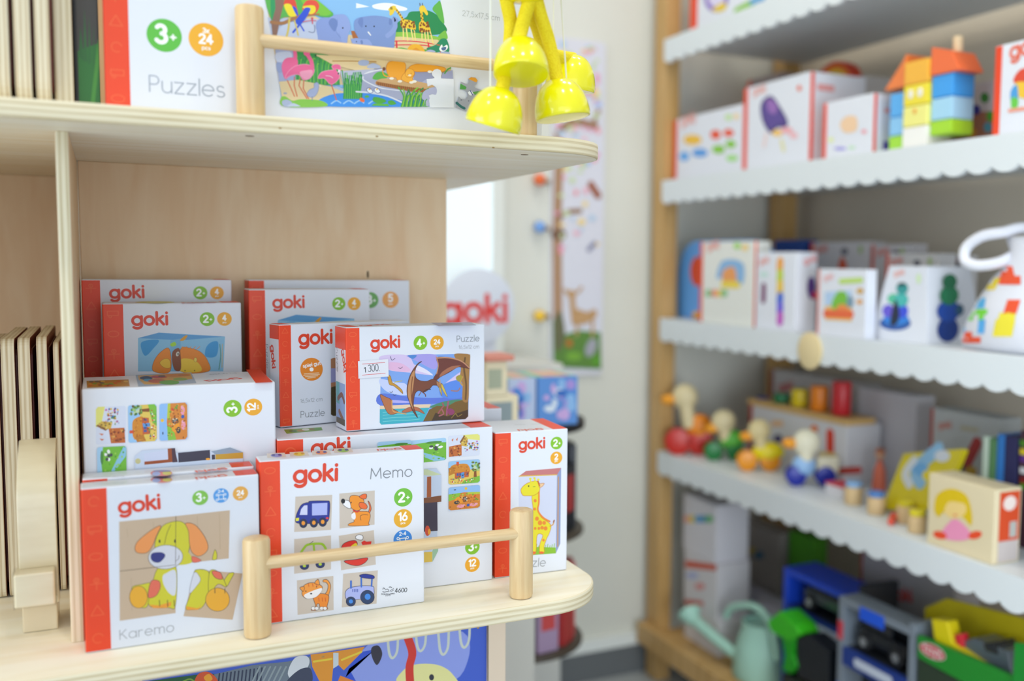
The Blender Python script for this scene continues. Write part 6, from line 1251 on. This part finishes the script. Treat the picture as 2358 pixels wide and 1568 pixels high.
# doll block at the front right
p0 = on(2134, 1255, 'Z', ZS[3]+.0004); Xd = max(p0.x, XF+.004)
r = rackbox('picture_block', 'wooden block with a yellow-haired doll picture on the edge of the fourth shelf', 2136, 2290, 1108, Xd, ZS[3], .068, cat='toy', card=M('#E6D6B2', .5), vm=1190)
a = art(r, 'front', lift=.0006); a.step = .00002
a.blob([(2152, 1175), (2158, 1140), (2190, 1125), (2225, 1140), (2238, 1180), (2236, 1210), (2215, 1190), (2175, 1180), (2160, 1185)], '#E6C416'); a.ell(2200, 1172, 26, 22, '#F6D68A'); a.blob([(2155, 1170), (2165, 1145), (2200, 1140), (2232, 1165), (2215, 1158), (2185, 1156), (2172, 1180), (2160, 1190)], '#E6C416')
a.blob([(2175, 1215), (2198, 1195), (2222, 1210), (2238, 1235), (2215, 1245), (2180, 1242), (2168, 1232)], '#F49AC0'); a.ell(2165, 1232, 16, 9, '#F0502A', 15); a.ell(2246, 1232, 16, 9, '#F0502A', -15); a.ell(2200, 1186, 5, 2, '#E8705A'); a.build('printed_picture')
a = art(r, 'right', lift=.0006); a.step = .00002; w_, h_, d_ = r['dims']; a.raw([(.012, h_*.30), (d_-.004, h_*.30), (d_-.004, h_-.006), (.012, h_-.006)], '#D84A1E'); a.raw(circle(.038, h_*.8, .017, .014, 16), '#F2E0D8'); a.raw([(.04, h_*.34), (.058, h_*.34), (.058, h_*.55), (.04, h_*.55)], '#B8BAB4'); a.raw([(.012, .003), (d_-.004, .003), (d_-.004, h_*.30), (.012, h_*.30)], '#C9BEBB'); a.build('printed_picture')
# ---- base shelf
def bbox(name, label, uL, uR, vT, X, d, z=None, **k): return rackbox(name, label, uL, uR, vT, X, ZB if z is None else z, d, **k)
z_ = on(1605, 1405, 'X', 1.60).z
s1 = bbox('toy_box', 'lowest white box of the stack behind the pine post, bottom shelf', 1576, 1655, 1410, 1.502, .11, group=GR_, card=M('#D9D6D8', .55))
z1 = ZB+s1['dims'][1]+.0006
s2 = rackbox('toy_box', 'white box with a red top edge, middle of the stack behind the pine post', 1575, 1652, 1283, 1.502, z1, .11, group=GR_, card=M('#D2CED2', .55)); a = art(s2, 'front', lift=.0008); a.step = .00002; a.poly([(1578, 1290), (1650, 1300), (1650, 1314), (1578, 1306)], '#C84A2A'); a.poly([(1578, 1380), (1620, 1385), (1620, 1395), (1578, 1392)], '#C84A3A'); a.ell(1594, 1325, 14, 8, '#A8B0D8'); a.ell(1612, 1350, 12, 8, '#D88A8A'); a.build('printed_picture')
z2 = z1+s2['dims'][1]+.0006
s3 = rackbox('toy_box', 'white box with a small coloured row print, topmost of the stack behind the pine post', 1574, 1650, 1150, 1.502, z2, .11, group=GR_, card=M('#D6D3DA', .55)); a = art(s3, 'front', lift=.0008); a.step = .00002
for x, c in ((1584, '#E8A08A'), (1596, '#E0C84A'), (1608, '#4A9AD0'), (1621, '#3A8AB8'), (1634, '#5AB06A')): a.ell(x, 1195, 9, 9, c)
a.build('printed_picture')
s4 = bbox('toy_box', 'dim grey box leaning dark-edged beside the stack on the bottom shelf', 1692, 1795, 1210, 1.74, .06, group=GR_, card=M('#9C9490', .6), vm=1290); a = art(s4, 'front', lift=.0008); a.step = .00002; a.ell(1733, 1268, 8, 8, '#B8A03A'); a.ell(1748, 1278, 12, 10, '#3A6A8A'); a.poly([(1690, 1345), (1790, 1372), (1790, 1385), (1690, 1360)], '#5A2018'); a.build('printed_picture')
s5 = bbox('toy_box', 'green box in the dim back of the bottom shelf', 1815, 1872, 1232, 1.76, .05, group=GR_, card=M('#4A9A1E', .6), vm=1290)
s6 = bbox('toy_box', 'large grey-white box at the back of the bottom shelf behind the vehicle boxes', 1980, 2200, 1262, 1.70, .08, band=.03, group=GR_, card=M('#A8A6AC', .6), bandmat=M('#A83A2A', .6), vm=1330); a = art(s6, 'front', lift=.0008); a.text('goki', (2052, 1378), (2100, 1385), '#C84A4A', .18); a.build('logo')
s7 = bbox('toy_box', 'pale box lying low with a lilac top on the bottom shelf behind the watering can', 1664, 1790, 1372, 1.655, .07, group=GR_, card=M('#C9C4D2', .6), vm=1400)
# watering can
MINT = M('#A9D6C6', .4); wc = thing('watering_can', 'mint green toy watering can on the bottom shelf', 'watering can', (0, 0, ZB))
pc = on(1736, 1568, 'X', 1.52); k_ = mpp(pc); zt = on(1725, 1425, 'X', 1.52).z-ZB; R = 66*k_
T_ = Matrix.Translation((1.545, pc.y, 0)); b = MB(); b.lathe([(R*1.02, 0), (R*1.05, .01), (R*.9, zt*.6), (R*.72, zt*.93), (R*.74, zt), (R*.66, zt), (R*.62, zt*.9)], MINT, 32, T_); b.build('body', wc)
L = lambda u, v, X: Vector((X, on(u, v, 'X', X).y, on(u, v, 'X', X).z-ZB))
b = MB(); b.tube([tuple(L(1700, 1512, 1.50)), tuple(L(1650, 1472, 1.475)), tuple(L(1602, 1430, 1.457))], .0155, MINT, 14); b.build('spout', wc)
q = L(1596, 1425, 1.456); b = MB(); b.cyl(tuple(q+Vector((0, -.008, -.01))), tuple(q+Vector((0, .022, .012))), .016, MINT, 24, r1=.034); b.build('rose', wc)
b = MB(); b.tube(smooth_open([tuple(L(1672, 1420, 1.50)), tuple(L(1688, 1398, 1.50)), tuple(L(1740, 1398, 1.51)), tuple(L(1775, 1440, 1.52)), tuple(L(1790, 1520, 1.52))], 5), .010, MINT, 12); b.build('handle', wc)
# green plastic digger-like toy
gt = thing('toy_digger', 'bright green plastic digger toy leaning beside the watering can', 'toy', (0, 0, ZB)); GP = M('#3CC01E', .35); GP2 = M('#18A014', .35)
def prismx(t, nm, P, X, d, m_, bev=.003):
    out = [(on(u, v, 'X', X).y, max(.0006, on(u, v, 'X', X).z-ZB)) for u, v in P]; b = MB(); b.prism(out, X, X+d, lambda aa, bb, h: (h, aa, bb), m_); return b.build(nm, t, bevel=bev)
prismx(gt, 'cab', [(1766, 1432), (1795, 1408), (1830, 1440), (1842, 1462), (1815, 1478), (1775, 1455)], 1.475, .06, GP)
prismx(gt, 'arm', [(1800, 1470), (1832, 1465), (1825, 1510), (1836, 1535), (1820, 1552), (1800, 1545), (1806, 1510)], 1.478, .05, GP2)
prismx(gt, 'chassis', [(1800, 1550), (1890, 1592), (1890, 1720), (1800, 1690)], 1.480, .055, M('#1E2622', .4))
prismx(gt, 'wheel_guard', [(1832, 1470), (1862, 1462), (1908, 1500), (1908, 1590), (1836, 1560)], 1.482, .05, M('#151A22', .4))
# vehicle window boxes
def vehicle_box(label, P, frame, X, d, inner, carc, strip):
    t = thing('vehicle_box', label, 'box', (0, 0, ZB), 0, 'toy vehicle window boxes')
    prismx(t, 'back_card', P, X+d-.004, .004, M(inner, .5), 0)
    uL, uR = P[0][0], P[1][0]
    out = [(on(u, v, 'X', X).y, max(.0006, on(u, v, 'X', X).z-ZB)) for u, v in P]
    y0, y1 = out[0][0], out[1][0]; zt0, zt1 = out[0][1], out[1][1]
    def lerp(s_): return zt0+(zt1-zt0)*s_
    b = MB(); w_ = .018
    b.box(X, X+d-.0045, y0-w_, y0, 0, zt0, M(frame, .4)); b.build('frame_side', t, bevel=.002)
    b = MB(); b.box(X, X+d-.0045, y1, y1+w_, 0, zt1, M(frame if frame[1] == '7' else '#20242C', .4)); b.build('frame_side', t, bevel=.002)
    if frame[1] == '7':
        for (q0, q1, q2, q3, c) in ((.30, .62, -.017, -.0005, '#1E5AE0'),):
            b = MB(); zz = min(zt0, zt1); b.box(X-.0016, X-.0002, y1+(y0-y1)*(1-q1), y1+(y0-y1)*(1-q0), zz-.03, zz-.001, M(c, .4)); b.build('frame_label', t)
        b = MB(); b.box(X-.0016, X-.0002, y0-w_, y0-.001, .01, zt0*.42, M('#1E5AE0', .4)); b.build('frame_label', t); b = MB(); b.box(X-.0016, X-.0002, y0-w_, y0-.001, zt0*.72, zt0*.84, M('#D03A4A', .4)); b.build('frame_label', t)
    b = MB(); b.box(X, X+d-.0045, y1+w_+.0003, y0-w_-.0003, min(zt0, zt1)-.016, min(zt0, zt1), M(frame, .4)); b.build('frame_top', t, bevel=.002)
    zs = strip; b = MB(); b.box(X-.001, X+.012, y1+w_+.0003, y0-w_-.0003, zs-.04, zs, M('#1E3A8A', .4)); b.build('label_strip', t, bevel=.001)
    A = Art(t, ((X-.0012, y0-w_, zs-.04), (0, -1, 0), (0, 0, 1), (-1, 0, 0)), lift=.0006); A.step = .00002; Wd = y0-y1-2*w_
    A.raw(rrect(Wd*.2, .01, Wd*.8, .03, .008), '#C9D2E4'); A.build('printed_mark')
    # the vehicle: body, cab, wheels
    ym = (y0+y1)/2; L_ = (y0-y1)*.62; zb_ = zs+.004
    b = MB(); b.box(X+.02, X+d-.02, ym-L_/2, ym+L_/2, zb_+.022, zb_+.052, M(carc, .25, coat=.6)); b.box(X+.024, X+d-.024, ym-L_*.15, ym+L_*.42, zb_+.052, zb_+.085, M('#2A2E34', .15, coat=.6)); b.build('vehicle_body', t, bevel=.006)
    for s_ in (-.34, .34):
        b = MB(); b.cyl((X+.014, ym+L_*s_, zb_+.022), (X+.030, ym+L_*s_, zb_+.022), .021, M('#16181C', .5), 20, rim=.003); whl = b.build('vehicle_wheel', t)
        b = MB(); b.cyl((X+.0125, ym+L_*s_, zb_+.022), (X+.0138, ym+L_*s_, zb_+.022), .010, M('#C9CED6', .25, .8), 16); b.build('wheel_hub', whl)
    b = MB(); b.box(X+.004, X+d-.006, y1+w_+.0003, y0-w_-.0003, zs-.006, zs-.001, M('#22262C', .5)); b.build('plinth', t)
    return t
zs1 = on(1880, 1440, 'X', 1.52).z-ZB; vehicle_box('blue-framed window box with a dark toy vehicle, upper left of the vehicle boxes', [(1805, 1305), (1990, 1352), (1990, 1700), (1805, 1640)], '#1E4CD8', 1.545, .11, '#23272E', '#3C444C', zs1)
zs2 = on(2000, 1520, 'X', 1.472).z-ZB; vehicle_box('grey and blue window box with a black vehicle, before the blue-framed one', [(1932, 1372), (2108, 1440), (2108, 1800), (1932, 1700)], '#7C8692', 1.472, .065, '#2A2F36', '#1C2026', zs2)
yv = thing('tractor_box', 'yellow and green window box with a grey toy tractor at the lower right', 'box', (0, 0, ZB), 0, 'toy vehicle window boxes')
prismx(yv, 'back_card', [(2180, 1378), (2420, 1440), (2420, 1800), (2120, 1700), (2130, 1400)], 1.585, .004, M('#C9B80E', .5), 0)
prismx(yv, 'front_strip', [(2113, 1464), (2200, 1500), (2420, 1600), (2420, 1660), (2250, 1590), (2113, 1514)], 1.470, .012, M('#1E8A2A', .4), .001)
prismx(yv, 'crane', [(2144, 1425), (2180, 1432), (2192, 1480), (2262, 1530), (2255, 1548), (2180, 1505), (2150, 1470)], 1.486, .03, M('#E6D210', .35))
prismx(yv, 'side_card', [(2336, 1480), (2420, 1490), (2420, 1640), (2330, 1600)], 1.462, .006, M('#178A2E', .4), .001)
prismx(yv, 'tray', [(2113, 1514), (2250, 1592), (2420, 1664), (2420, 1760), (2113, 1700)], 1.474, .105, M('#2A3A2A', .5), .001)
prismx(yv, 'tractor_body', [(2212, 1478), (2240, 1470), (2320, 1500), (2330, 1560), (2300, 1568), (2215, 1520)], 1.500, .06, M('#56626C', .35, coat=.5))
prismx(yv, 'tractor_cab', [(2262, 1482), (2290, 1478), (2300, 1510), (2268, 1500)], 1.498, .055, M('#20242A', .2, coat=.5))
prismx(yv, 'tractor_lamp', [(2196, 1462), (2214, 1460), (2216, 1498), (2204, 1502)], 1.492, .02, M('#D82A3A', .35))
A = Art(yv, ((1.470, 0, 0), (0, -1, 0), (0, 0, 1), (-1, 0, 0)), lift=.0012); A.step = .00004
A.ell(2148, 1500, 34, 16, '#C9B8B4', 28); A.ell(2148, 1500, 31, 13, '#C8283A', 28); A.text('toys', (2128, 1498), (2168, 1516), '#E8D8D8', .14); A.build('printed_mark')
# ================================================================ things along the back wall
# growth chart panel
gc0 = on(1273, 92, 'Y', YW-.012); gc1 = on(1386, 862, 'Y', YW-.012)
gcw = gc1.x-gc0.x; gch = gc0.z-gc1.z+.01
ch = thing('growth_chart', 'tall narrow wall panel printed with a tree, blossoms and a fawn', 'wall chart', (gc0.x, YW-.012, gc1.z))
b = MB(); b.prism(rrect(0, 0, gcw, gch, .012), 0, .0115, lambda aa, bb, h: (aa, h, bb), M('#DDDDE8', .5)); b.build('panel', ch); ch['dims'] = (gcw, gch, .0115)
a = art(ch, 'front', lift=.0008); a.step = .00002; TR = '#B08A6A'
a.poly([(1276, 380), (1296, 380), (1293, 520), (1296, 800), (1274, 800), (1272, 560)], TR); a.poly([(1276, 360), (1298, 380), (1300, 330), (1276, 300)], TR); a.line([(1286, 500), (1310, 488), (1335, 486)], 11, '#9A7656'); a.line([(1280, 540), (1292, 540)], 22, '#7A5A44'); a.line([(1290, 300), (1320, 280), (1370, 290)], 16, '#A07A5A'); a.line([(1365, 290), (1378, 255)], 9, '#A07A5A')
rn = random.Random(3)
for i in range(90):
    x = 1280+rn.random()*98; y = 100+rn.random()*300 if i < 72 else 400+rn.random()*190
    if 30 < 0: pass
    a.ell(x, y, 4+rn.random()*5, 4+rn.random()*5, rn.choice(['#F2B8C8', '#F29AA8', '#A8C0F0', '#C8D8A8', '#F4D890', '#E8A0C0', '#B8D0E8', '#D0E0B0']), n=10)
a.line([(1360, 425), (1376, 450)], 15, '#A05A3A'); a.line([(1355, 575), (1368, 560)], 9, '#8A8AA8')
a.poly([(1272, 740), (1290, 715), (1300, 770), (1330, 760), (1382, 765), (1384, 850), (1274, 845)], '#5E8A3A'); a.blob([(1275, 740), (1292, 720), (1300, 780), (1280, 810)], '#6A6A4A'); a.ell(1360, 800, 12, 22, '#A8A8B4', 20); a.ell(1320, 820, 18, 10, '#7AB03A'); a.ell(1372, 830, 10, 12, '#5EA02E'); a.ell(1310, 790, 8, 10, '#B8702A')
FW = '#C49A6A'; a.blob([(1318, 735), (1325, 712), (1350, 718), (1370, 712), (1372, 728), (1355, 742), (1325, 748)], FW); a.line([(1322, 740), (1318, 700), (1316, 680)], 13, FW); a.ell(1315, 676, 12, 8, FW); a.line([(1305, 672), (1300, 668)], 7, FW); a.line([(1330, 672), (1338, 662)], 6, FW)
for x in (1328, 1364): a.line([(x, 740), (x-1, 772)], 6, FW)
a.build('printed_picture')
for u, v, c, nm in ((1243, 414, '#F0703A', 'orange'), (1243, 523, '#7AA8E8', 'light blue'), (1243, 728, '#F4C63A', 'yellow')):
    pk = on(u, v, 'Y', YW-.03); t = thing('wall_peg', nm+' round knob on a short wooden arm beside the growth chart', 'peg', (pk.x, YW-.03, pk.z), 0, 'round wall pegs')
    b = MB(); b.ball((0, 0, 0), .017, M(c, .4), 20); b.build('knob', t); b = MB(); b.tube([(0, .017, 0), (0, .0290, 0)], .008, M('#B08A60', .5), 12); b.tube([(.012, .021, 0), (.038, .022, -.003)], .0065, M('#A88A6A', .5), 10); b.build('arm', t)
# round sign
YS = 2.43; pc = on(1103, 706, 'Y', YS); k_ = mpp(pc); R = 87*k_; pbase = on(1125, 835, 'Y', YS)
SG_Z = pbase.z
sg = thing('round_sign', 'white round standing sign with red lettering behind the display unit', 'sign', (pc.x, YS, SG_Z))
b = MB(); b.cyl((0, 0, pc.z-SG_Z), (0, .012, pc.z-SG_Z), R, M('#DCE2F0', .5), 48, rim=.001); b.build('disc', sg); b = MB(); b.box(-.05, .05, .0125, .03, 0, pc.z-SG_Z, M('#D8DCE6', .5)); b.box(-.07, .07, -.03, .07, 0, .008, M('#D8DCE6', .5)); b.build('foot', sg)
a = Art(sg, ((0, 0, pc.z-SG_Z), (1, 0, 0), (0, 0, 1), (0, -1, 0)), lift=.001); a.step = .00002; a.text('goki', (1020, 742), (1163, 738), '#E03A34', .165, .18); a.build('lettering')
# white cabinet carrying the sign, wooden play house and gift boxes
cab = thing('low_cabinet', 'pale cabinet along the back behind the display unit', 'cabinet', (.60, 2.345, 0))
b = MB(); b.box(0, .45, 0, .25, 0, SG_Z, M('#D9D8D2', .55)); b.build('body', cab, bevel=.003)
ph = thing('play_house', 'cream wooden play house with square windows beside the round sign', 'toy', (on(1118, 900, 'Y', 1.80).x, 1.80, 0))
px0 = on(1118, 900, 'Y', 1.80).x; 
zt = on(1140, 832, 'Y', 1.80).z; zm = on(1150, 912, 'Y', 1.80).z; x1 = on(1168, 870, 'Y', 1.80).x-px0; x2 = on(1194, 940, 'Y', 1.80).x-px0; zb = .70
cab2 = thing('plinth_box', 'white plinth under the play house', 'stand', (px0-.02, 1.77, 0)); b = MB(); b.box(0, x2+.045, 0, .098, 0, zb-.001, M('#C9C8C2', .6)); b.build('body', cab2, bevel=.002)
CRM = M('#EADFC0', .5)
b = MB(); b.box(0, x2, 0, .06, zb, zm, CRM); ls = b.build('lower_storey', ph, bevel=.002); b = MB(); b.box(0, x1, 0, .06, zm+.0005, zt, CRM); us = b.build('upper_storey', ph, bevel=.002)
b = MB(); b.box(x1*.12, x1*.75, -.001, .0, zm+.015, zt-.015, M('#A8B09A', .5)); b.build('window_pane', us); b = MB(); b.box(x2*.1, x2*.8, -.001, .0, zm-.05, zm-.012, M('#8A9AA0', .5)); b.build('window_pane', ls)
b = MB(); b.box(-.004, x1+.012, -.008, .07, zt+.0005, zt+.012, M('#D88A78', .5)); b.build('roof', ph, bevel=.002)
# rotating book stand with colourful boxes on it
XC, YC = .840, 2.12; RS = .150
tops = on(1250, 985, 'Y', YC-RS).z
st = thing('book_stand', 'dark round revolving book stand at the back behind the display unit', 'stand', (XC, YC, 0)); DKM = M('#1C1C22', .5)
b = MB(); b.cyl((0, 0, 0), (0, 0, .10), RS*.95, DKM, 40, rim=.004); b.build('base', st); b = MB(); b.cyl((0, 0, .1), (0, 0, tops-.02), .035, DKM, 20); b.build('column', st)
zring = on(1250, 1515, 'Y', YC-RS).z
for z0 in (zring, zring+.26): b = MB(); b.cyl((0, 0, z0-.012), (0, 0, z0), RS, M('#4A4238', .5), 44, rim=.003); b.build('tier', st)
b = MB(); b.cyl((0, 0, tops-.02), (0, 0, tops), RS, DKM, 44, rim=.003); b.build('top_tier', st)
rn = random.Random(11); BC = ['#3A4A8A', '#C84A4A', '#6A7AA8', '#A890B0', '#2E6A98', '#C8B0C0', '#2A2E3A', '#8A98B8', '#B83A3A', '#4A5A8A', '#C8C0C8', '#3A5A80']
for tier, z0 in enumerate((zring, zring+.26)):
    for i in range(11):
        aa = math.radians(-178+i*32.5); hb = .15+rn.random()*.04
        t = thing('picture_book', ('upper' if tier else 'lower')+' tier picture book of the revolving stand', 'book', (XC+math.cos(aa)*RS*.78, YC+math.sin(aa)*RS*.78, z0+.0006), aa+math.pi/2, 'books on the revolving stand '+('upper' if tier else 'lower')+' tier')
        b = MB(); b.box(-.027, .027, -.012, .006, 0, hb, M(BC[(i*5+tier*3) % 12] if not tier else ['#1E2028', '#2A2E3A', '#23304A', '#2E2630'][i % 4], .45)); cv = b.build('cover', t, bevel=.001)
        b = MB(); b.box(-.018, .018, -.0128, -.0122, hb*.3, hb*.85, M(BC[(i*7+4) % 12], .45)); b.build('picture', cv)
# bright boxes on the stand
GB_ = 'gift boxes on the revolving stand'
for u0, u1, v0, v1, y, c, c2, lab in ((1172, 1236, 872, 985, 1.99, '#B8C8E8', '#2E3440', 'pale lilac gift box with a dark corner, left on the revolving stand'), (1238, 1332, 868, 985, 1.985, '#5A90D8', '#A8C8F0', 'icy blue gift box with purple patches, right on the revolving stand')):
    q0 = on(u0, 930, 'Y', y); q1 = on(u1, 930, 'Y', y); zt = on((u0+u1)/2, v0, 'Y', y).z
    r = carton('gift_box', lab, (q0.x, y, tops), 0, q1.x-q0.x-.002, zt-tops, .12, group=GB_, card=M(c, .45), icons=False)
    a = art(r, 'front', lift=.0008); a.step = .00002
    for i in range(16): a.ell(u0+16+rn.random()*(u1-u0-32), v0+16+rn.random()*(v1-v0-40), 5+rn.random()*9, 6+rn.random()*12, rn.choice(['#2E6AC0', '#8AB8E8', '#C8A8E0', '#D8E4F4', '#4A8AD8', '#A890D8']))
    if '#2E3440' == c2: a.poly([(1172, 905), (1188, 915), (1200, 945), (1172, 935)], '#2E3440')
    a.build('printed_picture')
    w_, h_, d_ = r['dims']; a = art(r, 'top', lift=.0008); a.step = .00002
    for i, c in enumerate(('#8CE0B0', '#F2C8A0', '#F0A8B0', '#F4E0A0', '#F29AA0', '#A8E0C0')): a.raw(rrect(w_*i/6+.001, .004, w_*(i+1)/6-.001, d_-.004, .003), c)
    a.build('lid_print')
